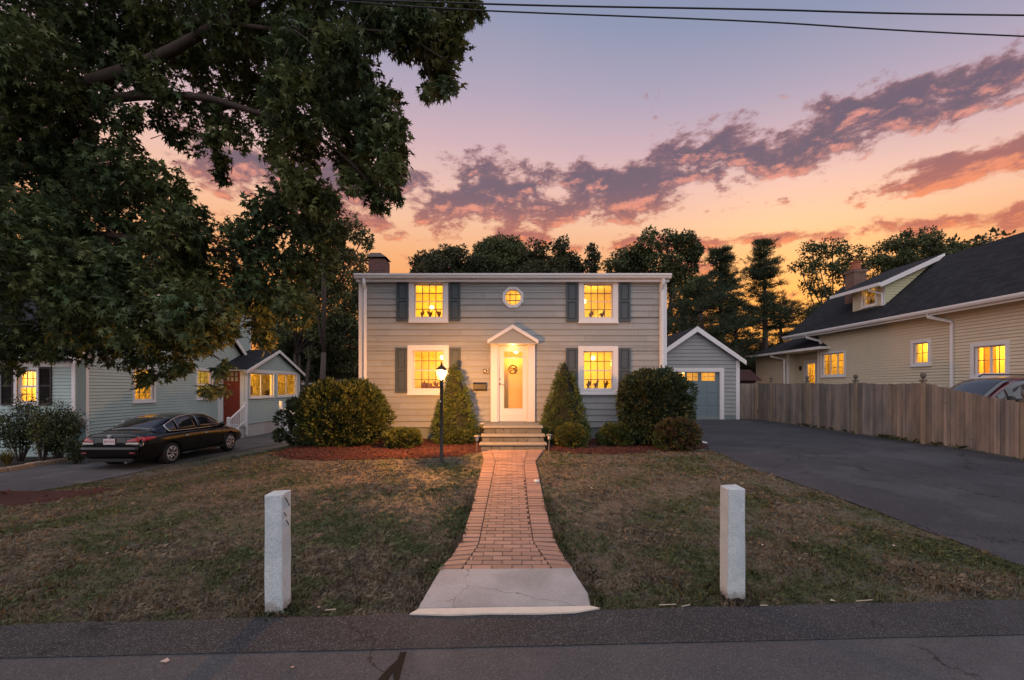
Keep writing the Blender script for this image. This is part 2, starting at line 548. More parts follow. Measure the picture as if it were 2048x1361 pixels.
xl_ = [-400, -120, -40] + [round(-18 + 0.5 * i, 2) for i in range(73)] + [40, 120, 400]
def strip(name, m, f0, f1, zoff0, zoff1, n=4, wob=0.0):
    v = []
    for x in xl_:
        w = wob * (math.sin(x * 5.1) + math.sin(x * 11.7 + 1) * 0.6)
        for i in range(n + 1):
            t = i / n
            y = f0(x) * (1 - t) + (f1(x) + w) * t
            v.append((x, y, zoff0 * (1 - t) + zoff1 * t))
    f = [(r * (n + 1) + i, (r + 1) * (n + 1) + i, (r + 1) * (n + 1) + i + 1, r * (n + 1) + i + 1) for r in range(len(xl_) - 1) for i in range(n)]
    o = MB().add(v, f).build(name, m, smooth=True)
    o['kind'] = 'structure'
    return o
strip('road', ROADM, lambda x: y_road(x) - 9, lambda x: y_road(x) + 0.05, 0.012, 0.012, 6)
strip('asphalt_berm', BERMM, y_road, y_edge, 0.018, 0.045, 4, 0.012)
# dark sealed crack on the road
cp = [(800, 1361), (770, 1375), (752, 1361), (778, 1338), (797, 1320), (806, 1305), (812, 1307), (806, 1328), (798, 1361)]
poly = []
for px, py in [(752, 1366), (776, 1338), (794, 1322), (801, 1306), (813, 1305), (806, 1330), (797, 1366), (789, 1366), (786, 1345), (772, 1366)]:
    d = (CH - 0.012) * F / (py - HZ)
    poly.append(((px - CX) / F * d, d))
o = MB().prism(poly, 'z', 0.010, 0.017).build('road_patch', mat('tar_sealer', (0.022, 0.017, 0.014), 0.95, 0.1, spec=0.05)); o['kind'] = 'structure'

# right driveway
def rd_left(y):
    pts = [(3.7, 6.4), (4.4, 5.35), (5.3, 5.22), (7.0, 5.12), (9.0, 4.80), (11.9, 4.84), (13.0, 4.86), (20.3, 4.9)]
    return float(np.interp(y, [p[0] for p in pts], [p[1] for p in pts])) + 0.02 * math.sin(y * 6.3) + 0.012 * math.sin(y * 17)
sheet('driveway', DRIVEM, list(np.arange(3.95, 20.31, 0.2)), rd_left, lambda y: 11.06, 0.016, 20)
# left neighbour's driveway
def ld_right(y):
    return float(np.interp(y, [3.6, 5, 7, 11, 13.4, 17.5, 22], [-8.6, -9.4, -9.75, -9.98, -9.95, -9.85, -9.5])) + 0.03 * math.sin(y * 5)
sheet('neighbour_driveway', asphalt('grey_driveway_asphalt', (0.085, 0.078, 0.078), 0.3, (0.07, 0.066, 0.07), 150, 0.4), list(np.arange(3.9, 28.0, 0.25)), lambda y: -13.55, ld_right, 0.016, 12)

# ------------------------------------------------------------------ brick walk, apron slab
def zpt(u, v):
    return ground_at(820 + u / 3.4025, 860 + v / 3.4025)
OL = sorted([zpt(*p) for p in [(190, 970), (290, 870), (350, 770), (395, 630), (440, 480), (480, 310), (503, 215), (487, 150)]], key=lambda p: p[1])
OR_ = sorted([zpt(*p) for p in [(1105, 960), (1040, 870), (985, 770), (945, 640), (905, 480), (875, 320), (852, 225), (905, 150)]], key=lambda p: p[1])
IL = sorted([zpt(*p) for p in [(350, 970), (465, 800), (510, 570), (550, 380), (580, 230), (550, 150)]], key=lambda p: p[1])
IR = sorted([zpt(*p) for p in [(965, 965), (840, 780), (805, 540), (785, 330), (775, 230), (805, 150)]], key=lambda p: p[1])
def curve(pts):
    a = [p[1] for p in pts]; b = [p[0] for p in pts]
    return lambda y: float(np.interp(y, a, b))
cOL, cOR, cIL, cIR = curve(OL), curve(OR_), curve(IL), curve(IR)
WY0, WY1 = 4.545, 10.86
walk = sheet('walkway', mat('dark_joint_sand', (0.06, 0.04, 0.032), 0.95, 0.2, 30), list(np.arange(WY0, WY1 + 0.01, 0.158)), cOL, cOR, 0.021, 6)
PAVER = mat('clay_paver', (0.255, 0.160, 0.130), 0.8, 0.12, 25, 0.25, 120, obj_rand=0.20)
n_brick = 0
def prism_child(name, poly, z0, z1, m, parent):
    """an upright prism with its own origin at its centre"""
    c = Vector((sum(p[0] for p in poly) / len(poly), sum(p[1] for p in poly) / len(poly), z0))
    b = MB().prism([(p[0] - c.x, p[1] - c.y) for p in poly], 'z', 0, z1 - z0)
    o = bpy.data.objects.new(name, b.mesh(name, m))
    link(o, parent); o.location = c
    return o
rowh = 0.1045
nrows = int((WY1 - WY0) / rowh)
unit = MB().box(0, 1, 0, 1, 0, 1).mesh('brick', PAVER)
for r in range(nrows):
    y0 = WY0 + r * rowh
    ym = y0 + rowh / 2
    a, b = cIL(ym) + 0.006, cIR(ym) - 0.006
    L = 0.208
    x = a - ((r % 2) * 0.5 * L) - ((a - 0.02) % L) * 0
    start = math.floor((a - (r % 2) * L / 2) / L) * L + (r % 2) * L / 2
    x = start
    while x < b:
        x0, x1 = max(x, a), min(x + L, b)
        x += L
        if x1 - x0 < 0.03:
            continue
        o = bpy.data.objects.new('brick', unit)
        link(o, walk)
        o.location = (x0 + 0.004, y0 + 0.004, gz((x0 + x1) / 2, ym) - 0.01)
        o.scale = (x1 - x0 - 0.008, rowh - 0.008, 0.045 + random.uniform(-0.003, 0.003))
        n_brick += 1
for co, ci in ((cOL, cIL), (cIR, cOR)):
    y = WY0
    while y < WY1 - 0.05:
        hgt = 0.118
        y2 = min(y + hgt, WY1)
        flare = 0.05 if y < 5.2 else 0.0
        if co is cOL:
            p = [(co(y - 0), y - flare * (1 if y > WY0 else 0)), (ci(y) - 0.004, y + 0.004), (ci(y2) - 0.004, y2 - 0.004), (co(y2), y2 - flare)]
        else:
            p = [(co(y) + 0.004, y + 0.004), (ci(y), y - flare * (1 if y > WY0 else 0)), (ci(y2), y2 - flare), (co(y2) + 0.004, y2 - 0.004)]
        p = [(q[0], q[1] + (0.004 if i in (0, 1) else -0.004)) for i, q in enumerate(p)]
        xm = sum(q[0] for q in p) / 4
        prism_child('brick', p, gz(xm, y) - 0.01, gz(xm, (y + y2) / 2) + 0.036 + random.uniform(-0.003, 0.003), PAVER, walk)
        y = y2

SLABM = bpy.data.materials.new('cracked_concrete'); SLABM.use_nodes = True
t = NT(SLABM.node_tree); bs = SLABM.node_tree.nodes['Principled BSDF']
geo = t.n('ShaderNodeNewGeometry'); pos = geo.outputs['Position']
n1 = t.noise(pos, 1.8, 5, 0.6); n2 = t.noise(pos, 45, 4, 0.7)
c = t.mix(t.sstep(n1, 0.38, 0.66), (0.39, 0.385, 0.395, 1), (0.29, 0.285, 0.29, 1))
c = t.mix(0.5, c, t.mix(1.0, c, t.xyz(n2, n2, n2), 'MULTIPLY'))
wv = t.n('ShaderNodeTexVoronoi', _feature='DISTANCE_TO_EDGE'); wv.inputs['Scale'].default_value = 0.95
wn = t.noise(pos, 4, 4, 0.6, out=1)
vadd = t.n('ShaderNodeVectorMath', _operation='MULTIPLY_ADD'); t.link(wn, vadd.inputs[0]); vadd.inputs[1].default_value = (0.25, 0.25, 0); t.link(pos, vadd.inputs[2])
t.link(vadd.outputs[0], wv.inputs['Vector'])
c = t.mix(t.math('MULTIPLY', t.sstep(wv.outputs['Distance'], 0.0040, 0.001), t.sstep(t.noise(pos, 3.0, 3), 0.40, 0.60, 0.15, 0.85)), c, (0.10, 0.08, 0.075, 1))
t.put(bs.inputs['Base Color'], c); bs.inputs['Roughness'].default_value = 0.85
b = t.n('ShaderNodeBump'); b.inputs['Strength'].default_value = 0.2; b.inputs['Distance'].default_value = 0.01; t.put(b.inputs['Height'], n2); t.link(b.outputs[0], bs.inputs['Normal'])
sl = [ground_at(835, 1226), ground_at(1181, 1221), ground_at(1176, 1196), ground_at(1143, 1144), ground_at(881, 1146)]
o = MB().hexa([(x, y, -0.05) for x, y in sl], [(x, y, gz(x, y) + 0.040) for x, y in sl]).build('apron_slab', SLABM, bevel=0.008); o['kind'] = 'structure'
random.seed(5)
ks = [(819, 1241), (900, 1243), (976, 1240), (1078, 1240), (1150, 1237), (1200, 1229)]
kb = [(838, 1230), (905, 1229), (976, 1227.5), (1078, 1226), (1150, 1225), (1180, 1224)]
kerb = bpy.data.objects.new('kerb', None); COL.objects.link(kerb); kerb['kind'] = 'structure'; ORG['kerb'] = Vector((0, 0, 0))
KERBM = mat('kerb_concrete', (0.52, 0.46, 0.40), 0.85, 0.12, 8, 0.3, 60)
for i0, i1 in ((0, 2), (2, 4), (4, 5)):
    fr = [ground_at(*ks[i]) for i in range(i0, i1 + 1)]; bk = [ground_at(*kb[i]) for i in range(i0, i1 + 1)]
    pl = [(x + 0.002, y) for x, y in fr] + [(x - 0.002, y - 0.006) for x, y in bk[::-1]]
    prism_child('kerb_stone', pl, -0.03, 0.055, KERBM, kerb)

# ------------------------------------------------------------------ generic wall, window and room builders
def strips(z0, z1, openings):
    br = sorted({z0, z1} | {z for o in openings for z in (o[2], o[3]) if z0 < z < z1})
    return list(zip(br[:-1], br[1:]))
def free(u0, u1, za, zb, openings):
    iv = [(u0, u1)]
    for a, b, c, d in openings:
        if c < zb - 1e-6 and d > za + 1e-6:
            nv = []
            for p, q in iv:
                if b <= p or a >= q:
                    nv.append((p, q))
                else:
                    if a > p: nv.append((p, a))
                    if b < q: nv.append((b, q))
            iv = nv
    return [(p, q) for p, q in iv if q - p > 1e-4]

def wall_body(T, u0, u1, z0, z1, openings, thick, mb=None, lo=None, hi=None):
    """solid wall with holes; T maps (u, depth inward, z) to world; lo/hi(z) clip the ends for gables"""
    mb = mb or MB()
    br = sorted({z0, z1} | {z for o in openings for z in (o[2], o[3]) if z0 < z < z1})
    for za, zb in zip(br[:-1], br[1:]):
        for p, q in free(u0, u1, za, zb, openings):
            mb.hexa([T(p, 0, za), T(q, 0, za), T(q, thick, za), T(p, thick, za)], [T(p, 0, zb), T(q, 0, zb), T(q, thick, zb), T(p, thick, zb)])
    return mb

def clapboards(T, u0, u1, z0, z1, openings, course, mb=None, lo=None, hi=None, proud=0.030, gap=0.022):
    mb = mb or MB()
    n = max(1, round((z1 - z0) / course)); h = (z1 - z0) / n
    for i in range(n):
        c0 = z0 + i * h; c1 = c0 + h
        for za, zb in strips(c0 + gap, c1, openings):
            pa = proud * (1 - 0.85 * (za - c0) / h); pb = proud * (1 - 0.85 * (zb - c0) / h)
            for p, q in free(u0, u1, za, zb, openings):
                pl, ql, ph, qh = p, q, p, q
                if lo: pl, ph = max(p, lo(za)), max(p, lo(zb))
                if hi: ql, qh = min(q, hi(za)), min(q, hi(zb))
                if ql - pl < 0.005: continue
                if qh - ph < 0: ph = qh = (ph + qh) / 2
                mb.hexa([T(pl, -pa, za), T(ql, -pa, za), T(ql, 0.004, za), T(pl, 0.004, za)], [T(ph, -pb, zb), T(qh, -pb, zb), T(qh, 0.004, zb), T(ph, 0.004, zb)])
    return mb

MUNT = mat('muntin_backlit_tone', (0.16, 0.12, 0.075), 0.6, 0.0)  # white bars; their dark look against the lit rooms is put into the colour
PANE_MESH = {}
def window(parent, loc, rotz, w, h, cw=0.15, cols=4, rows=2, sashes=2, sash_w=0.045, name='window', muntin=0.022, casing=WHITE, sill=True, side_by_side=False, panes=True, dark=None):
    """opening w x h, loc = world centre of its bottom edge on the wall face; local -y looks out"""
    base = ORG.get(parent.name, Vector((0, 0, 0)))
    hw = w / 2
    m = MB()
    pr = -0.045
    m.box(-hw - cw, -hw, pr, 0.01, -cw, h + cw); m.box(hw, hw + cw, pr, 0.01, -cw, h + cw)
    m.box(-hw, hw, pr, 0.01, h, h + cw)
    m.box(-hw, hw, pr, 0.01, -cw, 0)
    if sill:
        m.box(-hw - cw - 0.015, hw + cw + 0.015, pr - 0.03, pr - 0.002, -cw - 0.012, -cw + 0.025)
    # jamb lining
    m.box(-hw, -hw + 0.012, 0.012, 0.16, 0, h); m.box(hw - 0.012, hw, 0.012, 0.16, 0, h)
    m.box(-hw + 0.012, hw - 0.012, 0.012, 0.16, h - 0.012, h); m.box(-hw + 0.012, hw - 0.012, 0.012, 0.16, 0, 0.012)
    W = bpy.data.objects.new(name, m.mesh(name, casing))
    link(W, parent); W.location = Vector(loc) - base; W.rotation_euler = (0, 0, rotz)
    ORG[W.name] = Vector((0, 0, 0))
    ix0, ix1 = -hw + 0.013, hw - 0.013
    iz0, iz1 = 0.013, h - 0.013
    cells = []
    if side_by_side:
        step = (ix1 - ix0) / sashes
        cells = [(ix0 + i * step, ix0 + (i + 1) * step, iz0, iz1, 0.045) for i in range(sashes)]
    else:
        step = (iz1 - iz0) / sashes
        cells = [(ix0, ix1, iz0 + i * step - (0.012 if i else 0), iz0 + (i + 1) * step, 0.045 + 0.03 * i) for i in range(sashes)]
    for (a, b, c, d, yy) in cells:
        s = MB()
        sw = sash_w
        s.box(a, a + sw, yy, yy + 0.025, c, d); s.box(b - sw, b, yy, yy + 0.025, c, d)
        s.box(a + sw, b - sw, yy, yy + 0.025, c, c + sw); s.box(a + sw, b - sw, yy, yy + 0.025, d - sw, d)
        gw, gh = (b - a - 2 * sw), (d - c - 2 * sw)
        mu = MB()
        for i in range(1, cols):
            x = a + sw + gw * i / cols
            mu.box(x - muntin / 2, x + muntin / 2, yy + 0.005, yy + 0.02, c + sw, d - sw)
        for j in range(1, rows):
            z = c + sw + gh * j / rows
            mu.box(a + sw, b - sw, yy + 0.003, yy + 0.022, z - muntin / 2, z + muntin / 2)
        if mu.v:
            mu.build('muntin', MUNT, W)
        s.build('sash', dark or casing, W)
        if panes:
            key = (round(gw / cols, 4), round(gh / rows, 4))
            if key not in PANE_MESH:
                PANE_MESH[key] = MB().box(0.001, key[0] - 0.001, 0, 0.003, 0.001, key[1] - 0.001).mesh('pane', GLASS)
            for i in range(cols):
                for j in range(rows):
                    p = bpy.data.objects.new('pane', PANE_MESH[key]); link(p, W)
                    p.location = (a + sw + i * key[0], yy + 0.0105, c + sw + j * key[1])
        else:
            MB().box(a + sw, b - sw, yy + 0.0105, yy + 0.0135, c + sw, d - sw).build('pane', GLASS, W)
    return W

def room(parent, lo, hi, open_side, watts, color=(1.0, 0.49, 0.055), lamp=None, lamp_r=0.09, m=None):
    """a lit room box, open on the side of its window wall, with a real lamp in it"""
    x0, y0, z0 = lo; x1, y1, z1 = hi
    b = MB()
    t = 0.03
    if open_side != '-y': b.box(x0, x1, y0 - t, y0, z0, z1)
    if open_side != '+y': b.box(x0, x1, y1, y1 + t, z0, z1)
    if open_side != '-x': b.box(x0 - t, x0, y0, y1, z0, z1)
    if open_side != '+x': b.box(x1, x1 + t, y0, y1, z0, z1)
    b.box(x0 - t, x1 + t, y0 - t if open_side != '-y' else y0, y1 + t if open_side != '+y' else y1, z0 - t, z0)
    b.box(x0 - t, x1 + t, y0 - t if open_side != '-y' else y0, y1 + t if open_side != '+y' else y1, z1, z1 + t)
    rm = b.build('room', m or ROOMM, parent)
    L = lamp or ((x0 + x1) / 2, (y0 + y1) / 2, z1 - 0.35)
    bulb = MB().lathe([(0.001, -lamp_r), (lamp_r * 0.7, -lamp_r * 0.7), (lamp_r, 0), (lamp_r * 0.7, lamp_r * 0.7), (0.001, lamp_r)], L, 12).build('ceiling_lamp', emis('lamp_globe', (1, 0.72, 0.3), 6.0), rm, True)
    ld = bpy.data.lights.new('room_light', 'POINT')
    ld.energy = watts * 0.55 * random.uniform(0.8, 1.15); ld.color = color; ld.shadow_soft_size = lamp_r + 0.02
    lo_ = bpy.data.objects.new('room_light', ld); link(lo_, rm)
    lo_.location = Vector(L) + Vector((0, 0, -0.16)) - ORG[rm.name]
    return rm

# ------------------------------------------------------------------ the grey house
HY = 13.0
S = F / HY
fx = lambda px: (px - CX) / S
fz = lambda py: CH - (py - HZ) / S
GH = gz(0, HY)
house = thing('grey_house', 'two storey grey shingled house with slate shutters and a lit octagonal window', 'house', (0, HY, GH))
HX0, HX1, HB, HT = fx(718), fx(1333), fz(855), 4.99
Tm = lambda u, d, z: (u, HY + d, z)
def win_open(x0, x1, y0, y1, cwpx=10.4):
    c = cwpx / S
    return (fx(x0) + c, fx(x1) - c, fz(y1) + c, fz(y0) - c)
wins = {'ul': win_open(818, 897, 562.5, 646), 'll': win_open(815.5, 897.8, 691, 790), 'ur': win_open(1157, 1236, 562.5, 647), 'lr': win_open(1156, 1236, 692.5, 789.5)}
for k_ in ('ul', 'ur'):
    a, b, c, d = wins[k_]; wins[k_] = (a, b, c, d + 4.5 / S)
ocx, ocz, ocr = fx(1025.8), fz(595.6), 19.5 / S
door_op = (fx(994), fx(1057), fz(843.7), fz(692))
opens = list(wins.values()) + [(ocx - ocr * 0.78, ocx + ocr * 0.78, ocz - ocr * 0.78, ocz + ocr * 0.78), door_op]
wall = wall_body(Tm, HX0 + 0.02, HX1 - 0.02, HB, HT, opens, 0.14).build('wall', SIDING2, house)
BACK = 20.4
mb = MB()
mb.box(HX0 + 0.02, HX0 + 0.16, HY + 0.141, BACK, HB, HT); mb.box(HX1 - 0.16, HX1 - 0.02, HY + 0.141, BACK, HB, HT)
mb.box(HX0 + 0.161, HX1 - 0.161, BACK - 0.14, BACK, HB, HT)
mb.build('side_wall', SIDING2, house)
# shingle planks, course by course
cN = 24; ch = (HT - HB) / cN
def plank_mesh():
    p0, p1 = 0.024, 0.003
    return MB().hexa([(0, -p0, 0), (1, -p0, 0), (1, 0, 0), (0, 0, 0)], [(0, -p1, 1), (1, -p1, 1), (1, 0, 1), (0, 0, 1)]).mesh('plank', SIDING)
PM = plank_mesh()
random.seed(21)
for i in range(cN):
    c0 = HB + i * ch
    cuts = []
    x = HX0 + 0.17 + random.uniform(0.3, 1.6)
    while x < HX1 - 0.3:
        cuts.append(x); x += random.choice((0.6, 0.9, 1.2, 1.8))
    for za, zb in strips(c0, c0 + ch, opens):
        full = (zb - za) > 0.9 * ch
        for p, q in free(HX0 + 0.1, HX1 - 0.1, za, zb, opens):
            es = [p] + [c for c in cuts if p + 0.2 < c < q - 0.2] + [q]
            for a, b in zip(es[:-1], es[1:]):
                o = bpy.data.objects.new('plank', PM); link(o, wall)
                o.location = Vector((a + 0.0015, HY - 0.0005, za + 0.001)) - ORG[wall.name]
                o.scale = (b - a - 0.004, 1 if full else 0.8, zb - za - 0.007)
MB().box(HX0 + 0.04, HX1 - 0.04, HY + 0.03, BACK - 0.05, GH - 0.4, HB - 0.001).build('foundation', FOUND, house)
for xa, xb in ((HX0, HX0 + 0.15), (HX1 - 0.21, HX1)):
    mb = MB(); mb.box(xa, xb, HY - 0.032, HY - 0.001, HB - 0.01, HT)
    mb.box(xa if xa < 0 else xb - 0.005, (xa + 0.005) if xa < 0 else xb, HY, HY + 0.12, HB - 0.01, HT)
    mb.build('corner_board', WHITE, house, bevel=0.004)
# roof, fascia, gutter
RZ = 5.08
rid = (HY + BACK) / 2
mb = MB()
mb.hexa([(HX0 - 0.05, HY - 0.16, RZ - 0.03), (HX1 + 0.05, HY - 0.16, RZ - 0.03), (HX1 + 0.05, rid, RZ + 0.75), (HX0 - 0.05, rid, RZ + 0.75)],
        [(HX0 - 0.05, HY - 0.16, RZ + 0.03), (HX1 + 0.05, HY - 0.16, RZ + 0.03), (HX1 + 0.05, rid, RZ + 0.81), (HX0 - 0.05, rid, RZ + 0.81)])
mb.hexa([(HX0 - 0.05, BACK + 0.2, RZ - 0.03), (HX1 + 0.05, BACK + 0.2, RZ - 0.03), (HX1 + 0.05, rid + 0.002, RZ + 0.75), (HX0 - 0.05, rid + 0.002, RZ + 0.75)],
        [(HX0 - 0.05, BACK + 0.2, RZ + 0.03), (HX1 + 0.05, BACK + 0.2, RZ + 0.03), (HX1 + 0.05, rid + 0.002, RZ + 0.81), (HX0 - 0.05, rid + 0.002, RZ + 0.81)])
roof = mb.build('roof', ROOF, house)
mb = MB()
for xg in (HX0 + 0.03, HX1 - 0.17):
    mb.prism([(HY + 0.0, HT + 0.001), (BACK, HT + 0.001), (rid, RZ + 0.72)], 'x', xg, xg + 0.14)
mb.build('gable_end', SIDING2, house)
MB().box(HX0 - 0.03, HX1 + 0.03, HY - 0.15, HY - 0.001, HT - 0.075, HT + 0.09).build('fascia', WHITE, house)
gp = [(HY - 0.275, RZ + 0.045), (HY - 0.285, RZ + 0.045), (HY - 0.285, RZ + 0.0), (HY - 0.265, RZ - 0.03), (HY - 0.25, RZ - 0.075), (HY - 0.20, RZ - 0.095), (HY - 0.153, RZ - 0.095), (HY - 0.153, RZ + 0.035), (HY - 0.16, RZ + 0.035), (HY - 0.16, RZ - 0.085), (HY - 0.2, RZ - 0.085), (HY - 0.24, RZ - 0.07), (HY - 0.262, RZ - 0.02), (HY - 0.275, RZ + 0.0)]
MB().prism(gp, 'x', HX0 - 0.06, HX1 + 0.06).build('gutter', WHITE, house)
for xd, zend in ((fx(732.5), GH + 0.1), (fx(1321.5), GH + 0.08)):
    sp = MB()
    q = 0.05
    pts = [(xd, HY - 0.21, RZ - 0.09), (xd, HY - 0.20, RZ - 0.22), (xd, HY - 0.09, RZ - 0.36), (xd, HY - 0.085, RZ - 0.5), (xd, HY - 0.085, zend)]
    sp.tube(pts, [0.055] * 5, 4)
    sp.build('downspout', WHITE, house)
# chimney on the gable end
ch_ = MB().box(-4.88, -4.32, 15.3, 15.9, GH - 0.2, fz(0) * 0 + CH + (HZ - 518) / F * 15.3).build('chimney', BRICKW, house)
zc_ = CH + (HZ - 518) / F * 15.3
mb = MB(); mb.box(-4.82, -4.38, 15.36, 15.84, zc_, zc_ + 0.05)
mb.hexa([(-4.93, 15.25, zc_ + 0.06), (-4.27, 15.25, zc_ + 0.06), (-4.27, 15.95, zc_ + 0.06), (-4.93, 15.95, zc_ + 0.06)], [(-4.86, 15.45, zc_ + 0.25), (-4.52, 15.45, zc_ + 0.25), (-4.52, 15.75, zc_ + 0.25), (-4.86, 15.75, zc_ + 0.25)])
mb.build('chimney_cap', mat('dull_flashing', (0.10, 0.07, 0.06), 0.6, 0.1, metal=0.4), ch_)

# windows with rooms and things on the sills
def sillstuff(parent, x0, x1, y, z, n, m, hgt=0.22, seed=0):
    r = random.Random(seed)
    for i in range(n):
        x = x0 + (x1 - x0) * (i + 0.5) / n + r.uniform(-0.03, 0.03)
        b = MB()
        rr = r.uniform(0.05, 0.085)
        b.lathe([(rr * 0.6, 0), (rr * 0.8, hgt * 0.35), (rr * 0.5, hgt * 0.4)], (x, y, z), 9)
        for k in range(9):
            a = r.uniform(0, 6.28)
            tip = Vector((x + math.cos(a) * r.uniform(0.04, 0.13), y + math.sin(a) * 0.05, z + hgt * r.uniform(0.6, 1.15)))
            b.tube([(x, y, z + hgt * 0.38), ((x + tip.x) / 2, (y + tip.y) / 2, z + hgt * 0.75), tip], [0.012, 0.028, 0.004], 5)
        b.build('sill_plant', m, parent)
for k, (a, b, c, d) in wins.items():
    W = window(house, ((a + b) / 2, HY, c), 0, b - a, d - c, 10.2 / S, 4, 2, 2, 0.020)
    lz = d - 0.42 if k[0] == 'u' else d - 0.10
    lx = {'ul': fx(845), 'ur': fx(1185), 'll': fx(868), 'lr': fx(1205)}[k]
    room(house, (a - 0.5, HY + 0.142, c - 0.55), (b + 0.5, HY + 2.6, d + 0.25), '-y', 105, lamp=(lx, HY + 1.5, lz if k != 'ur' else d - 0.22), lamp_r=0.075)
    sillstuff(house, a + 0.06, b - 0.06, HY + 0.26, c - 0.08, {'ul': 3, 'll': 2, 'ur': 2, 'lr': 3}[k], INTERIOR if k[0] == 'l' and k[1] == 'l' else PLANTM, 0.33, hash(k[1]) % 7 + len(k))
    # shelf under the glass that carries them
    MB().box(a - 0.1, b + 0.1, HY + 0.142, HY + 0.40, c - 0.13, c - 0.08).build('window_shelf', WHITE, house)
# stair wall behind the upper window by the driveway
a, b, c, d = wins['ur']
MB().prism([(a + 0.25, c - 0.4), (b + 0.45, c - 0.4), (b + 0.45, d - 0.25), (a + 0.95 * (b - a), d - 0.45)], 'y', HY + 1.9, HY + 1.95).build('stair_panel', ROOMM, house)
# armchair in the lower room
a, b, c, d = wins['ll']
mb = MB(); mb.box(a + 0.1, b - 0.15, HY + 0.9, HY + 1.5, c - 0.5, c + 0.10); mb.box(a + 0.05, a + 0.3, HY + 0.85, HY + 1.5, c - 0.5, c + 0.2)
mb.build('armchair', INTERIOR, house, bevel=0.04)

# octagonal window
def octa(r, ph=22.5):
    return [(ocx + r * math.cos(R(ph + 45 * i)), ocz + r * math.sin(R(ph + 45 * i))) for i in range(8)]
def oct_ring(r0, r1, y0, y1):
    m = MB(); A = octa(r0); B = octa(r1)
    for i in range(8):
        j = (i + 1) % 8
        m.hexa([(A[i][0], y0, A[i][1]), (A[j][0], y0, A[j][1]), (B[j][0], y0, B[j][1]), (B[i][0], y0, B[i][1])],
               [(A[i][0], y1, A[i][1]), (A[j][0], y1, A[j][1]), (B[j][0], y1, B[j][1]), (B[i][0], y1, B[i][1])])
    return m
ro = 22.2 / S
OW = oct_ring(ro * 0.80, ro, HY - 0.05, HY - 0.001 + 0.0).build('window', WHITE, house)
OW['label'] = 'octagonal window with nine small panes'
oct_ring(ro * 0.72, ro * 0.82, HY - 0.03, HY + 0.05).build('sash', WHITE, OW)
q = ro * 0.74
for k in (-1, 1):
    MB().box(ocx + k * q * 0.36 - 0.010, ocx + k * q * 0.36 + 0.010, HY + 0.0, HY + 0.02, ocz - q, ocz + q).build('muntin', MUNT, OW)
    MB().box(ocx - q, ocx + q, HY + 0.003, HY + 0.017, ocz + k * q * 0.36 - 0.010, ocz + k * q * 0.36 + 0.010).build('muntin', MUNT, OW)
MB().prism(octa(ro * 0.76), 'y', HY + 0.022, HY + 0.026).build('pane', GLASS, OW)
room(house, (ocx - 0.6, HY + 0.142, ocz - 0.8), (ocx + 0.6, HY + 1.6, ocz + 0.5), '-y', 60, lamp=(ocx + 0.42, HY + 0.9, ocz + 0.4))

# shutters
def shutter(x0, x1, z0, z1):
    b = MB(); fw = 0.045
    b.box(x0, x1, HY - 0.03, HY - 0.018, z0, z1)
    y0, y1 = HY - 0.062, HY - 0.0305
    b.box(x0, x0 + fw, y0, y1, z0, z1); b.box(x1 - fw, x1, y0, y1, z0, z1)
    zm = (z0 + z1) / 2 + 0.02
    for a, c in ((z0, z0 + fw * 1.4), (zm - fw * 0.6, zm + fw * 0.6), (z1 - fw * 1.2, z1)):
        b.box(x0 + fw, x1 - fw, y0, y1, a, c)
    s = b.build('shutter', SHUT, house)
    for a, c in ((z0 + fw * 1.4 + 0.03, zm - fw * 0.6 - 0.03), (zm + fw * 0.6 + 0.03, z1 - fw * 1.2 - 0.03)):
        MB().box(x0 + fw + 0.03, x1 - fw - 0.03, HY - 0.050, HY - 0.0302, a, c).build('panel', SHUT, s, bevel=0.008)
for x0, x1, y0, y1 in ((793.5, 816.5, 563, 643), (898.5, 921, 563, 643), (792, 814, 696, 786), (899.2, 922, 696, 786), (1132, 1155.5, 565, 644), (1237.5, 1260, 565, 644), (1131.5, 1154.5, 697, 787), (1237.5, 1260, 697, 787)):
    shutter(fx(x0), fx(x1), fz(y1), fz(y0))

# entrance: pilasters, hood, storm door
zt, zb_ = fz(689.5), fz(843.7)
for x0, x1 in ((981.7, 995), (1056.4, 1069.8)):
    mb = MB(); mb.box(fx(x0), fx(x1), HY - 0.10, HY - 0.001, zb_, zt)
    mb.build('pilaster', WHITE, house, bevel=0.006)
mb = MB()
mb.box(fx(995) + 0.001, fx(997.5), HY - 0.06, HY + 0.2, zb_, zt - 0.03); mb.box(fx(1054.5), fx(1056.4) - 0.001, HY - 0.06, HY + 0.2, zb_, zt - 0.03)
mb.box(fx(995) + 0.001, fx(1056.4) - 0.001, HY - 0.08, HY + 0.2, zt - 0.03, zt - 0.001)
mb.build('door_frame', WHITE, house)
ap = (fx(1025.5), fz(652)); le = (fx(976), fz(689.5)); re = (fx(1075.5), fz(689.5))
thk = 0.10
mb = MB(); y0, y1 = HY - 0.30, HY - 0.019
mb.hexa([(le[0], y0, le[1] - 0.0), (ap[0], y0, ap[1] - thk * 1.1), (ap[0], y1, ap[1] - thk * 1.1), (le[0], y1, le[1])], [(le[0], y0, le[1] + thk), (ap[0], y0, ap[1]), (ap[0], y1, ap[1]), (le[0], y1, le[1] + thk)])
mb.hexa([(ap[0] + 0.001, y0, ap[1] - thk * 1.1), (re[0], y0, re[1]), (re[0], y1, re[1]), (ap[0] + 0.001, y1, ap[1] - thk * 1.1)], [(ap[0] + 0.001, y0, ap[1]), (re[0], y0, re[1] + thk), (re[0], y1, re[1] + thk), (ap[0] + 0.001, y1, ap[1])])
hood = mb.build('door_hood', WHITE, house)
MB().prism([(le[0] + 0.04, le[1] + 0.012), (re[0] - 0.04, re[1] + 0.012), (ap[0], ap[1] - thk * 1.05)], 'y', HY - 0.26, HY - 0.05).build('tympanum', SIDING2, hood)
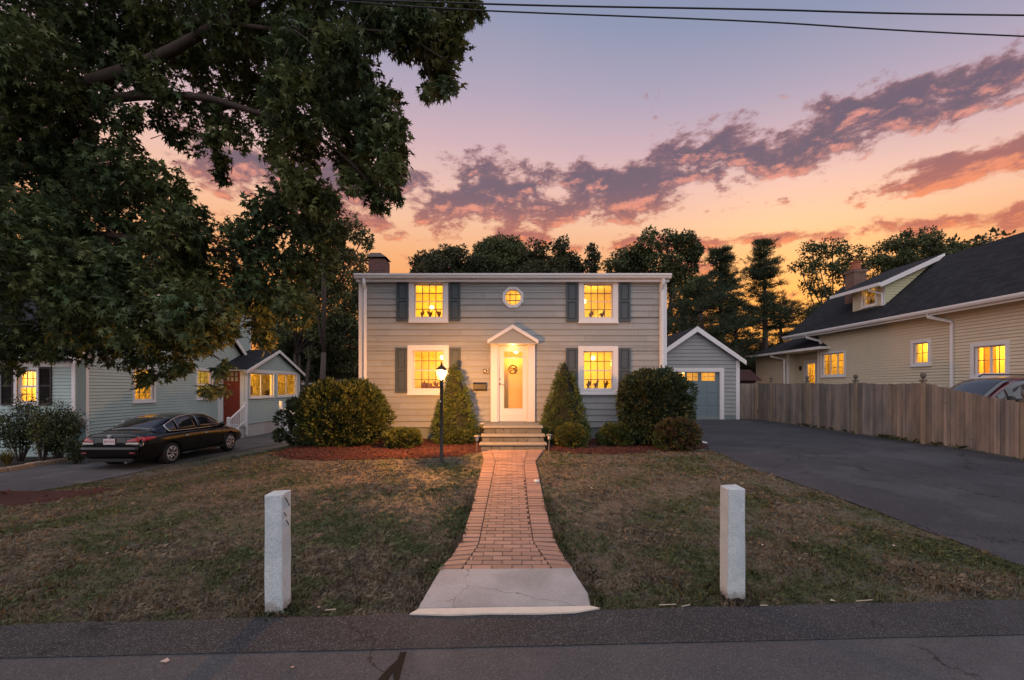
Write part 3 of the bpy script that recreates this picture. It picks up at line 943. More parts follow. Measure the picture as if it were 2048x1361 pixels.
MB().box(le[0] + 0.03, re[0] - 0.03, HY - 0.275, HY - 0.02, zt + 0.001, zt + 0.012).build('soffit', WHITE, hood)
# inner wooden door, lit hall behind it
dx0, dx1 = fx(998), fx(1054)
DY = HY + 0.03
door = MB()
gx0, gx1 = fx(1008), fx(1045.5)
gz0, gz1, gz2, gz3 = fz(817.5), fz(717), fz(715), fz(703.5)
door.box(dx0, gx0, DY, DY + 0.04, zb_ + 0.01, zt - 0.035); door.box(gx1, dx1, DY, DY + 0.04, zb_ + 0.01, zt - 0.035)
door.box(gx0, gx1, DY, DY + 0.04, zb_ + 0.01, gz0); door.box(gx0, gx1, DY, DY + 0.04, gz3, zt - 0.035); door.box(gx0, gx1, DY, DY + 0.04, gz1, gz2)
for i in range(1, 4):
    x = gx0 + (gx1 - gx0) * i / 4
    door.box(x - 0.007, x + 0.007, DY + 0.005, DY + 0.03, gz2, gz3)
D = door.build('door', WHITE, house)
D['label'] = 'white storm door with full glass and four small lights above'
MB().box(gx0, gx1, DY + 0.015, DY + 0.019, gz0, gz1).build('pane', GLASS, D)
for i in range(4):
    x = gx0 + (gx1 - gx0) * i / 4; x2 = gx0 + (gx1 - gx0) * (i + 1) / 4
    MB().box(x + 0.007, x2 - 0.007, DY + 0.015, DY + 0.019, gz2, gz3).build('pane', GLASS, D)
MB().box(dx0, dx1, DY - 0.012, DY - 0.001, fz(831), fz(829.5)).build('kick_rail', WHITE, D)
ZP = DY + 0.34
mb = MB()
npl = 10
for i in range(npl):
    a = gx0 - 0.2 + (gx1 - gx0 + 0.4) * i / npl; b = gx0 - 0.2 + (gx1 - gx0 + 0.4) * (i + 1) / npl
    mb.box(a + 0.003, b - 0.003, ZP, ZP + 0.03, zb_ + 0.01, gz1 + 0.04)
mb.box(gx0 - 0.2, gx1 + 0.2, ZP + 0.012, ZP + 0.032, zb_ + 0.01, gz1 + 0.04)
mb.build('inner_door_panel', mat('cream_door_paint', (0.75, 0.50, 0.20), 0.6, 0.04, 4), D)
lk = mat('nickel', (0.25, 0.23, 0.22), 0.3, 0.0, metal=0.9)
mb = MB(); hx = fx(999.5); hz1, hz2 = fz(759), fz(768.5)
mb.lathe([(0.03, -0.02), (0.03, 0.0)], (hx, DY, hz1), 10, 'y'); mb.lathe([(0.035, -0.02), (0.035, 0.0)], (hx, DY, hz2), 10, 'y')
mb.tube([(hx, DY - 0.02, hz2 + 0.01), (hx, DY - 0.06, hz2 + 0.01), (hx + 0.16, DY - 0.06, hz2 - 0.04)], 0.011, 6)
mb.build('handle', lk, D)
room(house, (dx0 - 0.3, HY + 0.22, zb_ - 0.1), (dx1 + 0.3, HY + 1.6, zt + 0.15), '-y', 40, lamp=((dx0 + dx1) / 2 + 0.1, HY + 0.75, zt - 0.12))
# lamp set in the hood's soffit
mb = MB().lathe([(0.05, -0.012), (0.06, -0.004)], ((dx0 + dx1) / 2, HY - 0.17, zt + 0.0), 14)
mb.build('porch_light', emis('porch_lens', (1, 0.7, 0.3), 3.0), hood)
pl_ = bpy.data.lights.new('porch_light_source', 'POINT'); pl_.energy = 3.5; pl_.color = (1.0, 0.55, 0.16); pl_.shadow_soft_size = 0.05
po = bpy.data.objects.new('porch_light_source', pl_); link(po, hood); po.location = Vector(((dx0 + dx1) / 2, HY - 0.17, zt - 0.05)) - ORG[hood.name]
# fill light added behind the storm glass to make the wooden door glow
pd = bpy.data.lights.new('door_glow_fill', 'POINT'); pd.energy = 15; pd.color = (1.0, 0.50, 0.08); pd.shadow_soft_size = 0.03
po = bpy.data.objects.new('door_glow_fill', pd); link(po, D); po.location = Vector(((dx0 + dx1) / 2, DY + 0.10, gz1 - 0.02)) - ORG[D.name]

# house number
nb = MB()
for x0, x1 in ((966.8, 972.2), (972.8, 978.2)):
    nb.box(fx(x0), fx(x1), HY - 0.045, HY - 0.018, fz(747.5), fz(738.5))
nbp = nb.build('house_number', mat('number_tile', (0.02, 0.018, 0.016), 0.5, 0.05), house)
def text(body, size, loc, rot, m, parent, name='lettering', depth=0.002, align='CENTER'):
    cu = bpy.data.curves.new(name, 'FONT'); cu.body = body; cu.size = size; cu.extrude = depth; cu.align_x = align; cu.align_y = 'CENTER'
    cu.materials.append(m)
    tmp = bpy.data.objects.new('tmp', cu); COL.objects.link(tmp)
    bpy.context.view_layer.update()
    me = bpy.data.meshes.new_from_object(tmp.evaluated_get(bpy.context.evaluated_depsgraph_get()))
    bpy.data.objects.remove(tmp)
    o = bpy.data.objects.new(name, me); link(o, parent); o.location = loc; o.rotation_euler = rot
    return o
NUMC = mat('number_ivory', (0.75, 0.68, 0.55), 0.5, 0)
for ch2, px in (('4', 969.5), ('2', 975.5)):
    text(ch2, 0.13, Vector((fx(px), HY - 0.047, fz(743))) - ORG[nbp.name], (R(90), 0, 0), NUMC, nbp)

# mailbox
mx0, mx1, mz0, mz1 = fx(947.5), fx(973.0), fz(781.5), fz(765.5)
mbx = thing('mailbox', 'black wall mailbox mounted on the siding beside the front door', 'mailbox', ((mx0 + mx1) / 2, HY, mz0))
prof = [(HY - 0.017, mz0), (HY - 0.10, mz0), (HY - 0.13, mz0 + 0.03), (HY - 0.13, mz1 - 0.05), (HY - 0.09, mz1 - 0.01), (HY - 0.017, mz1)]
MB().prism(prof, 'x', mx0, mx1).build('box', BLACKM, mbx, bevel=0.008)
lp = [(HY - 0.016, mz1 + 0.004), (HY - 0.095, mz1 - 0.002), (HY - 0.142, mz1 - 0.05), (HY - 0.142, mz1 - 0.09), (HY - 0.132, mz1 - 0.09), (HY - 0.132, mz1 - 0.053), (HY - 0.09, mz1 - 0.012), (HY - 0.016, mz1 - 0.008)]
MB().prism(lp, 'x', mx0 - 0.008, mx1 + 0.008).build('lid', BLACKM, mbx)
mb = MB()
for xx in (mx0 + 0.05, mx1 - 0.05):
    mb.tube([(xx, HY - 0.12, mz0), (xx, HY - 0.13, mz0 - 0.02), (xx, HY - 0.155, mz0 - 0.015), (xx, HY - 0.16, mz0 + 0.03)], 0.006, 6)
mb.build('paper_hook', mat('brass', (0.4, 0.28, 0.1), 0.4, 0, metal=0.8), mbx)

# wreath on the door glass
wx, wz = fx(1025.5), fz(739.5)
wr = thing('door_wreath', 'small brown twig wreath hanging on the glass of the front door', 'wreath', (wx, DY - 0.03, wz))
mb = MB(); rr_ = random.Random(3)
for k in range(26):
    a0 = rr_.uniform(0, 6.28); pts = []
    r0 = 0.118 + rr_.uniform(-0.02, 0.02)
    for j in range(9):
        a = a0 + j * 0.26
        pts.append((wx + math.cos(a) * (r0 + rr_.uniform(-0.01, 0.01)), DY - 0.03 + rr_.uniform(-0.012, 0.012), wz + math.sin(a) * (r0 + rr_.uniform(-0.01, 0.01))))
    mb.tube(pts, 0.005, 4)
mb.tube([(wx + 0.1, DY - 0.03, wz - 0.02), (wx + 0.22, DY - 0.03, wz)], 0.004, 4)
TW = mat('twigs', (0.075, 0.03, 0.014), 0.9, 0.2, 20)
mb.build('twig_ring', TW, wr)
mb = MB()
for k in range(22):
    a = rr_.uniform(0, 6.28); r0 = rr_.uniform(0.0, 0.11)
    c = (wx + math.cos(a) * r0, DY - 0.03, wz + math.sin(a) * r0)
    mb.tube([c, (c[0] + rr_.uniform(-0.05, 0.05), DY - 0.05, c[2] + rr_.uniform(-0.05, 0.05)), (c[0] + rr_.uniform(-0.06, 0.06), DY - 0.045, c[2] + rr_.uniform(-0.07, 0.03))], [0.004, 0.014, 0.003], 5)
mb.build('dried_leaves', TW, wr)
MB().box(wx - 0.006, wx + 0.006, DY - 0.02, DY - 0.017, wz + 0.1, gz1 + 0.03).build('ribbon', TW, wr)

# ------------------------------------------------------------------ front steps
STX = (-0.75, 0.80)
steps = thing('front_steps', 'fieldstone front steps with three pale stone treads below the white door', 'steps', (0, 11.6, gz(0, 11)))
TREAD = mat('bluestone_tread', (0.23, 0.21, 0.175), 0.8, 0.1, 6, 0.3, 50)
STONE = mat('riser_stone', (0.12, 0.115, 0.10), 0.85, 0.15, 9, 0.4, 40, obj_rand=0.25)
MORT = mat('riser_mortar', (0.05, 0.047, 0.042), 0.9, 0.1)
lev = [(0.90, 11.54, HY - 0.105, 0.0), (0.715, 11.20, 11.55, 0.03), (0.54, 10.90, 11.21, 0.05)]
zprev = [0.715, 0.54, 0.30]
rs = random.Random(9)
for (z, yf, yb, ex), zl_ in zip(lev, zprev):
    MB().box(STX[0] - ex + 0.03, STX[1] + ex - 0.03, yf + 0.05, yb, 0.25, z - 0.055).build('riser', MORT, steps)
    MB().box(STX[0] - ex, STX[1] + ex, yf, yb + (0.03 if yb < 12 else 0), z - 0.054, z).build('tread', TREAD, steps, bevel=0.012)
    x = STX[0] - ex + 0.035
    bottom = zl_ + 0.004
    top = z - 0.06
    while x < STX[1] + ex - 0.06:
        w = rs.uniform(0.18, 0.42)
        x2 = min(x + w, STX[1] + ex - 0.035)
        if STX[1] + ex - 0.035 - x2 < 0.1: x2 = STX[1] + ex - 0.035
        sk = rs.uniform(-0.03, 0.03)
        MB().hexa([(x + 0.005, yf + 0.035, bottom), (x2 - 0.005 + sk, yf + 0.035, bottom), (x2 - 0.005 - sk, yf + 0.037, top), (x + 0.005, yf + 0.037, top)],
                  [(x + 0.005, yf + 0.055, bottom), (x2 - 0.005 + sk, yf + 0.055, bottom), (x2 - 0.005 - sk, yf + 0.055, top), (x + 0.005, yf + 0.055, top)]).build('stone', STONE, steps)
        x = x2

# ------------------------------------------------------------------ foliage helpers
def rand_rot(n, r=rng):
    q = r.normal(size=(n, 4)); q /= np.linalg.norm(q, axis=1, keepdims=True)
    w, x, y, z = q.T
    return np.stack([np.stack([1 - 2 * (y * y + z * z), 2 * (x * y - z * w), 2 * (x * z + y * w)], -1),
                     np.stack([2 * (x * y + z * w), 1 - 2 * (x * x + z * z), 2 * (y * z - x * w)], -1),
                     np.stack([2 * (x * z - y * w), 2 * (y * z + x * w), 1 - 2 * (x * x + y * y)], -1)], -2)
def frames(dirs, roll):
    """rotation matrices whose x axis is dirs, rolled by roll"""
    d = dirs / np.linalg.norm(dirs, axis=1, keepdims=True)
    up = np.tile(np.array([0.0, 0.0, 1.0]), (len(d), 1))
    up[np.abs(d[:, 2]) > 0.95] = (1, 0, 0)
    a = np.cross(up, d); a /= np.linalg.norm(a, axis=1, keepdims=True)
    b = np.cross(d, a)
    c, s = np.cos(roll)[:, None], np.sin(roll)[:, None]
    y = a * c + b * s; z = -a * s + b * c
    return np.stack([d, y, z], -1)
# leaf outlines in the x (along) y (across) plane, with a slight fold in z
MAPLE = np.array([(0, 0, 0), (0.08, 0.42, 0.00), (0.34, 0.17, 0.05), (0.68, 0.46, -0.02), (0.54, 0.12, 0.05), (1.0, 0, -0.12), (0.54, -0.12, 0.05), (0.68, -0.46, -0.02), (0.34, -0.17, 0.05), (0.08, -0.42, 0.00)], float)
OVAL = np.array([(0, 0, 0), (0.35, 0.26, 0.05), (1, 0, -0.05), (0.35, -0.26, 0.05)], float)
NEEDLE = np.array([(0, 0.05, 0), (1, 0.02, 0), (1, -0.02, 0), (0, -0.05, 0)], float)
TRI = np.array([(0, 0.16, 0), (1, 0, 0), (0, -0.16, 0)], float)
def leaves(tmpl, pos, rot, size):
    v = tmpl[None, :, :] * np.asarray(size)[:, None, None]
    return (np.einsum('nij,nkj->nki', rot, v) + pos[:, None, :])
def in_ball(n, r=rng, shell=0.35):
    d = r.normal(size=(n, 3)); d /= np.linalg.norm(d, axis=1, keepdims=True)
    rad = (shell + (1 - shell) * r.random(n)) ** (1 / 2.0)
    return d * rad[:, None], d
def clump_leaves(blobs, dens, tmpl, size, droop=0.5, r=rng, outward=0.6):
    """blobs: (cx,cy,cz,rx,ry,rz); dens = leaves per square metre of blob surface"""
    out = []
    for cx, cy, cz, rx, ry, rz in blobs:
        area = 4 * math.pi * ((rx * ry) ** 1.6 / 3 + (rx * rz) ** 1.6 / 3 + (ry * rz) ** 1.6 / 3) ** (1 / 1.6)
        n = max(6, int(area * dens))
        p, d = in_ball(n, r)
        p = p * np.array([rx, ry, rz]) * (0.85 + 0.3 * r.random((n, 1)))
        dirs = d * outward + r.normal(size=(n, 3)) * 0.6 + np.array([0, 0, -droop])
        rot = frames(dirs, r.uniform(-1.2, 1.2, n))
        out.append(leaves(tmpl, p + np.array([cx, cy, cz]), rot, size * r.uniform(0.65, 1.25, n)))
    return np.concatenate(out)
def sub_blobs(blob, n, k=0.42, r=rng, flat=1.0):
    cx, cy, cz, rx, ry, rz = blob
    p, d = in_ball(n, r, 0.45)
    out = []
    for q in p:
        s = k * r.uniform(0.65, 1.25)
        out.append((cx + q[0] * rx * 0.85, cy + q[1] * ry * 0.85, cz + q[2] * rz * 0.85, rx * s, ry * s, rz * s * flat))
    return out

# ------------------------------------------------------------------ garage
GY = 20.2
gs = F / GY
gx = lambda px: (px - CX) / gs
gzz = lambda py: CH - (py - HZ) / gs
GG = gz(8, GY)
garage = thing('garage', 'one car grey garage with white gable trim and a slate overhead door', 'garage', (8.21, GY, GG))
g0, g1, gc = 6.26, gx(1478), 8.235
ez, pz = gzz(722), gzz(661)
dop = (gx(1340), gx(1440), GG - 0.02, gzz(744))
Tg = lambda u, d, z: (u, GY + d, z)
slope = (pz - ez) / (g1 - gc)
wall_body(Tg, g0, g1, GG - 0.05, ez, [dop], 0.12).build('wall', SIDING2, garage)
mb = MB(); mb.prism([(g0, ez + 0.001), (g1, ez + 0.001), (gc, pz)], 'y', GY, GY + 0.12)
mb.box(g0, g0 + 0.12, GY + 0.121, GY + 6, GG - 0.05, ez); mb.box(g1 - 0.12, g1, GY + 0.121, GY + 6, GG - 0.05, ez); mb.box(g0 + 0.121, g1 - 0.121, GY + 5.9, GY + 6, GG, ez)
mb.build('side_wall', SIDING2, garage)
clap = clapboards(Tg, g0 + 0.05, g1 - 0.05, GG + 0.18, ez, [dop], 0.172)
clapboards(Tg, g0 + 0.05, g1 - 0.05, ez, pz - 0.05, [], 0.172, clap, lo=lambda z: g0 + (z - ez) / slope, hi=lambda z: g1 - (z - ez) / slope)
clap.build('siding', SIDING2, garage)
MB().box(g0 + 0.02, g1 - 0.02, GY - 0.01, GY - 0.001, GG - 0.03, GG + 0.175).build('base_course', FOUND, garage)
mb = MB(); mb.box(g1 - 0.15, g1 + 0.015, GY - 0.035, GY - 0.016, GG + 0.02, ez + 0.02); mb.box(g0 - 0.015, g0 + 0.15, GY - 0.035, GY - 0.016, GG + 0.02, ez + 0.02)
mb.build('corner_board', WHITE, garage)
for sgn in (-1, 1):
    hw = (g1 - gc) + 0.22
    xo = gc + sgn * hw; zo = pz + 0.10 - slope * hw
    mb = MB()
    mb.hexa([(gc, GY - 0.2, pz + 0.10), (xo, GY - 0.2, zo), (xo, GY + 6.2, zo), (gc, GY + 6.2, pz + 0.10)], [(gc, GY - 0.2, pz + 0.16), (xo, GY - 0.2, zo + 0.06), (xo, GY + 6.2, zo + 0.06), (gc, GY + 6.2, pz + 0.16)])
    mb.build('roof', ROOF, garage)
    mb = MB()
    mb.hexa([(gc + sgn * 0.001, GY - 0.24, pz - 0.09), (xo, GY - 0.24, zo - 0.15), (xo, GY - 0.202, zo - 0.15), (gc + sgn * 0.001, GY - 0.202, pz - 0.09)], [(gc + sgn * 0.001, GY - 0.24, pz + 0.15), (xo, GY - 0.24, zo + 0.05), (xo, GY - 0.202, zo + 0.05), (gc + sgn * 0.001, GY - 0.202, pz + 0.15)])
    mb.build('rake_board', WHITE, garage)
    MB().hexa([(gc + sgn * 0.01, GY - 0.2, pz + 0.06), (xo, GY - 0.2, zo - 0.04), (xo, GY - 0.001, zo - 0.04), (gc + sgn * 0.01, GY - 0.001, pz + 0.06)], [(gc + sgn * 0.01, GY - 0.2, pz + 0.095), (xo, GY - 0.2, zo - 0.005), (xo, GY - 0.001, zo - 0.005), (gc + sgn * 0.01, GY - 0.001, pz + 0.095)]).build('soffit', WHITE, garage)
a, b, c, d = dop
mb = MB(); mb.box(b, b + 0.17, GY - 0.035, GY - 0.016, GG + 0.02, d + 0.17); mb.box(a - 0.17, a, GY - 0.035, GY - 0.016, GG + 0.02, d + 0.17); mb.box(a, b, GY - 0.035, GY - 0.016, d, d + 0.17)
mb.box(b - 0.02, b, GY - 0.015, GY + 0.14, GG + 0.02, d); mb.box(a + 0.02, b - 0.02, GY - 0.015, GY + 0.14, d - 0.02, d)
mb.build('door_casing', WHITE, garage)
GD = mat('slate_door_paint', (0.15, 0.20, 0.22), 0.5, 0.04, 2)
wz0, wz1 = gzz(762), gzz(746)
cols = [(gx(1346), gx(1372)), (gx(1375.5), gx(1398)), (gx(1404.5), gx(1432))]
gopen = [(p, q, wz0, wz1) for p, q in cols]
Tgd = lambda u, dd, z: (u, GY + 0.09 + dd, z)
gd = wall_body(Tgd, a + 0.021, b - 0.021, GG + 0.02, d - 0.02, gopen, 0.04).build('overhead_door', GD, garage)
nrow = 4; hh = (wz0 - 0.06 - GG - 0.03) / 3
for i in range(3):
    for j in range(4):
        w = (b - a - 0.1) / 4
        MB().box(a + 0.05 + j * w + 0.04, a + 0.05 + (j + 1) * w - 0.04, GY + 0.078, GY + 0.089, GG + 0.05 + i * hh + 0.05, GG + 0.05 + (i + 1) * hh - 0.05).build('panel', GD, gd, bevel=0.006)
for p, q in cols:
    MB().box(p, q, GY + 0.105, GY + 0.109, wz0, wz1).build('pane', GLASS, gd)
    mb = MB(); zm = (wz0 + wz1) / 2
    mb.box(p, q, GY + 0.098, GY + 0.112, zm - 0.008, zm + 0.008); xm = (p + q) / 2; mb.box(xm - 0.008, xm + 0.008, GY + 0.096, GY + 0.114, wz0, wz1)
    mb.build('muntin', GD, gd)
room(garage, (a - 0.1, GY + 0.16, GG), (b + 0.1, GY + 2.5, d + 0.2), '-y', 75, lamp=((a + b) / 2, GY + 1.4, d + 0.05))

# ------------------------------------------------------------------ fence along the drive
FX_ = 11.1
FENCE = mat('weathered_cedar', (0.255, 0.195, 0.155), 0.9, 0.24, 7, 0.3, 30, obj_rand=0.26, col2=(0.185, 0.155, 0.135), mixscale=3, stretch=(1, 1, 0.25))
t = NT(FENCE.node_tree); bs = FENCE.node_tree.nodes['Principled BSDF']
old = bs.inputs['Base Color'].links[0].from_socket
geo = t.n('ShaderNodeNewGeometry'); vo = t.n('ShaderNodeTexVoronoi'); t.link(geo.outputs['Position'], vo.inputs['Vector']); vo.inputs['Scale'].default_value = 3.2
kn = t.math('MULTIPLY', t.sstep(vo.outputs['Distance'], 0.10, 0.05), 0.75)
t.put(bs.inputs['Base Color'], t.mix(kn, old, (0.05, 0.035, 0.03, 1)))
KNOT = mat('fence_post_wood', (0.25, 0.185, 0.13), 0.85, 0.15, 8, 0.2, 40, stretch=(1, 1, 0.3))
fence = thing('picket_fence', 'weathered wooden board fence with ball topped posts along the driveway', 'fence', (FX_, 14, gz(11, 14)))
def ftop(y):
    posts = [7.3, 9.7, 12.1, 14.48, 16.85, 19.2, 20.3]
    if y < 12.1:
        t = (12.1 - y) / 4.8
        return 2.02 - 0.62 * (1 - (1 - min(t, 1)) ** 1.9)
    for p, q in zip(posts[2:-1], posts[3:]):
        if p <= y <= q:
            t = (y - p) / (q - p)
            s = 0.045 * math.sin(math.pi * t)
            return np.interp(y, [12.1, 20.3], [2.03, 2.10]) - s
    return 2.1
pick = MB().hexa([(0, 0, 0), (0.022, 0, 0), (0.022, 1, 0), (0, 1, 0)], [(0, 0, 1), (0.022, 0, 1), (0.022, 1, 1), (0, 1, 1)]).mesh('board', FENCE)
y = 7.3
frs = random.Random(4)
while y < 20.25:
    w = frs.choice((0.095, 0.095, 0.12, 0.07))
    zb = gz(FX_, y) + 0.03 + frs.uniform(0, 0.02)
    o = bpy.data.objects.new('board', pick); link(o, fence)
    o.location = Vector((FX_ + frs.uniform(-0.006, 0.006), y, zb)) - ORG[fence.name]
    o.scale = (1, w - 0.009, ftop(y + w / 2) - zb + frs.uniform(-0.014, 0.012))
    y += w
pm = MB()
pm.box(-0.05, 0.05, -0.05, 0.05, -0.05, 1.0)
for yp in (7.3, 9.7, 12.1, 14.48, 16.85, 19.2):
    zb = gz(FX_, yp); zt_ = ftop(yp) + 0.03
    p = MB().box(FX_ - 0.072, FX_ - 0.008, yp - 0.05, yp + 0.05, zb - 0.1, zt_)
    po_ = p.build('post', KNOT, fence)
    cp_ = MB().box(FX_ - 0.10, FX_ + 0.02, yp - 0.06, yp + 0.06, zt_ + 0.001, zt_ + 0.045)
    cp_.lathe([(0.03, 0.045), (0.026, 0.08), (0.045, 0.10), (0.062, 0.14), (0.066, 0.175), (0.055, 0.215), (0.03, 0.24), (0.001, 0.25)], (FX_ - 0.04, yp, zt_), 12)
    cp_.build('finial', mat('grey_finial', (0.12, 0.10, 0.085), 0.85, 0.15), po_)
for zr, ya, yb in ((0.35, 7.3, 20.3), (1.35, 12.1, 20.3), (0.85, 7.3, 12.0)):
    MB().box(FX_ + 0.03, FX_ + 0.07, ya, yb, gz(FX_, 14) + zr, gz(FX_, 14) + zr + 0.08).build('rail', FENCE, fence)
fence2 = thing('fence_return', 'short fence run closing the gap between the garage and the long fence', 'fence', (10.6, 20.35, gz(10.6, 20)))
x = g1 + 0.03
pick2 = MB().box(0, 1, 0, 0.022, 0, 1).mesh('board', FENCE)
while x < FX_ - 0.06:
    w = frs.choice((0.095, 0.11, 0.07))
    o = bpy.data.objects.new('board', pick2); link(o, fence2)
    o.location = Vector((x, 20.35 + frs.uniform(-0.005, 0.005), gz(x, 20) + 0.03)) - ORG[fence2.name]
    o.scale = (w - 0.006, 1, 2.07 - gz(x, 20) - 0.03 + frs.uniform(-0.01, 0.01))
    x += w
MB().box(g1 + 0.03, FX_ - 0.05, 20.375, 20.41, 1.7, 1.78).build('rail', FENCE, fence2)
MB().box(FX_ - 0.16, FX_ - 0.075, 20.26, 20.34, gz(11, 20), 2.1).build('post', KNOT, fence2)

# ------------------------------------------------------------------ right neighbour
RX = 16.5
nb_g = 0.4
rh = thing('cream_house', 'long cream sided house with dark roof and a shed dormer behind the fence', 'house', (RX, 18, nb_g))
Tr = lambda u, d, z: (RX + d, -u, z)           # u = -y
ry = lambda px, X=RX: X * F / (px - CX)
rz_ = lambda py, dd: CH - (py - HZ) * dd / F
def ropen(px0, px1, py0, py1, cw, X=RX):
    d0, d1 = ry(px1, X), ry(px0, X)
    dm = (d0 + d1) / 2
    return (-d1 + cw, -d0 - cw, rz_(py1, dm) + cw, rz_(py0, dm) - cw)
RN, RF, RE = 8.5, 24.2, 4.70
o_a = ropen(1942, 2021, 684, 757, 0.13)
o_b = ropen(1823, 1863, 680, 733, 0.12)
o_c = ropen(1643, 1692, 703, 755, 0.10)
ops = [o_a, o_b, o_c]
wall_body(Tr, -RF, -RN, nb_g - 0.3, RE, ops, 0.16).build('wall', CREAM, rh)
clapboards(Tr, -RF, -RN, 1.2, RE, ops, 0.118).build('siding', CREAM, rh)
MB().box(RX + 0.165, RX + 6.4, RN, RN + 0.14, nb_g - 0.3, RE).build('end_wall', CREAM, rh)
MB().box(RX + 6.3, RX + 6.45, RN + 0.141, 26.2, nb_g - 0.3, RE).build('back_wall', CREAM, rh)
XE, XRG, slr = 16.05, 19.4, 0.88
zr0 = RE + 0.10
zrg = zr0 + slr * (XRG - XE)
YN, YF = RN - 0.5, 26.5
mb = MB()
mb.hexa([(XE, YN, zr0 - 0.06), (XE, YF, zr0 - 0.06), (XRG, YF, zrg - 0.06), (XRG, YN, zrg - 0.06)], [(XE, YN, zr0 + 0.04), (XE, YF, zr0 + 0.04), (XRG, YF, zrg + 0.04), (XRG, YN, zrg + 0.04)])
mb.hexa([(2 * XRG - XE, YN, zr0 - 0.06), (2 * XRG - XE, YF, zr0 - 0.06), (XRG + 0.002, YF, zrg - 0.06), (XRG + 0.002, YN, zrg - 0.06)], [(2 * XRG - XE, YN, zr0 + 0.04), (2 * XRG - XE, YF, zr0 + 0.04), (XRG + 0.002, YF, zrg + 0.04), (XRG + 0.002, YN, zrg + 0.04)])
rroof = mb.build('roof', ROOF, rh)
mb = MB(); mb.prism([(RX + 0.17, RE + 0.001), (RX + 6.2, RE + 0.001), (XRG, zrg - 0.1)], 'y', RF + 1.0, RF + 1.1); mb.prism([(RX + 0.17, RE + 0.001), (RX + 6.2, RE + 0.001), (XRG, zrg - 0.1)], 'y', RN, RN + 0.1)
mb.build('gable_wall', CREAM, rh)
MB().box(XE - 0.0, RX - 0.016, YN, YF, RE + 0.005, RE + 0.03).build('soffit', WHITE, rh)
MB().box(XE - 0.03, XE - 0.002, YN, YF, RE - 0.06, RE + 0.14).build('fascia', WHITE, rh)
gpr = [(XE - 0.16, RE + 0.17), (XE - 0.16, RE + 0.10), (XE - 0.13, RE + 0.03), (XE - 0.032, RE + 0.03), (XE - 0.032, RE + 0.15), (XE - 0.045, RE + 0.15), (XE - 0.045, RE + 0.045), (XE - 0.12, RE + 0.045), (XE - 0.148, RE + 0.11), (XE - 0.148, RE + 0.17)]
MB().prism(gpr, 'y', YN, YF).build('gutter', WHITE, rh)
for dd, top in ((ry(1908), RE + 0.03), (ry(1645), RE + 0.03)):
    zend = nb_g + 0.2 if dd < 20 else 3.95
    MB().tube([(XE - 0.09, dd + 0.5, top), (XE - 0.08, dd + 0.5, top - 0.12), (RX - 0.09, dd, top - 0.38), (RX - 0.08, dd, top - 0.55), (RX - 0.08, dd, zend)], 0.06, 4).build('downspout', WHITE, rh)
a, b, c, d = o_a; window(rh, (RX, -(a + b) / 2, c), R(-90), b - a, d - c, 0.13, 2, 2, 2, 0.04, side_by_side=True)
a, b, c, d = o_b; window(rh, (RX, -(a + b) / 2, c), R(-90), b - a, d - c, 0.12, 2, 2, 1, 0.03)
a, b, c, d = o_c; window(rh, (RX, -(a + b) / 2, c), R(-90), b - a, d - c, 0.10, 1, 3, 3, 0.04, side_by_side=True)
for (a, b, c, d), wt_ in ((o_a, 150), (o_b, 120), (o_c, 180)):
    room(rh, (RX + 0.161, -b - 0.35, c - 0.5), (RX + 2.2, -a + 0.35, d + 0.35), '-x', wt_, lamp=(RX + 1.1, -(a + b) / 2 + 0.2, d + 0.1))
# curtain in the big window
a, b, c, d = o_a
mb = MB(); CUR = mat('curtain', (0.7, 0.5, 0.25), 0.9, 0.05, 4)
v = []; nn = 40
for i in range(nn + 1):
    yy = -a - 0.02 - (b - a) * 0.42 * i / nn
    v += [(RX + 0.30 + 0.03 * math.sin(i * 0.9), yy, c - 0.1), (RX + 0.30 + 0.03 * math.sin(i * 0.9), yy, d + 0.1)]
mb.add(v, [(2 * i, 2 * i + 2, 2 * i + 3, 2 * i + 1) for i in range(nn)]).build('curtain', leafmat('curtain_cloth', (0.75, 0.55, 0.28), (0.6, 0.42, 0.2), 0.5, 0.0), rh, True)
# dormer
DX, dn, df = 17.0, 20.5, 22.45
zb0 = zr0 + slr * (DX - XE); zd1 = CH + (HZ - 566) / F * 20.5
dor = child_empty('dormer', rh, (0, 0, 0)); dor.location = Vector((0, 0, 0)); ORG[dor.name] = ORG[rh.name]
Td = lambda u, q, z: (DX + q, -u, z)
dop2 = (-ry(1724, DX) + 0.10, -ry(1755, DX) - 0.10, zb0 + 0.18, zd1 - 0.12)
wall_body(Td, -df, -dn, zb0 - 0.1, zd1, [dop2], 0.1).build('dormer_wall', CREAM, dor)
clapboards(Td, -df + 0.02, -dn - 0.02, zb0 - 0.05, zd1, [dop2], 0.118).build('siding', CREAM, dor)
a, b, c, d = dop2
xt = XE + (zd1 - zr0) / slr
W = window(dor, (DX, -(a + b) / 2, c), R(-90), b - a, d - c, 0.10, 2, 1, 2, 0.03, panes=False)
W.parent = rh
room(dor, (DX + 0.101, dn + 0.15, zb0 + 0.1), (DX + 0.55, df - 0.15, zd1 + 0.02), '-x', 45, lamp=(DX + 0.30, (dn + df) / 2 - 0.3, zd1 - 0.12), lamp_r=0.05)
zdr = zrg + 0.03
slp2 = (zdr - zd1) / (XRG - DX)
cheek = [(DX + 0.002, zb0 - 0.02), (DX + 0.002, zd1), (XRG - 0.1, zdr - 0.12), (XRG - 0.25, zrg - 0.25)]
MB().prism(cheek, 'y', dn - 0.005, dn + 0.1).build('cheek_wall', LIMEY, dor)
Tc = lambda u, q, z: (u, dn - 0.006 + q, z)
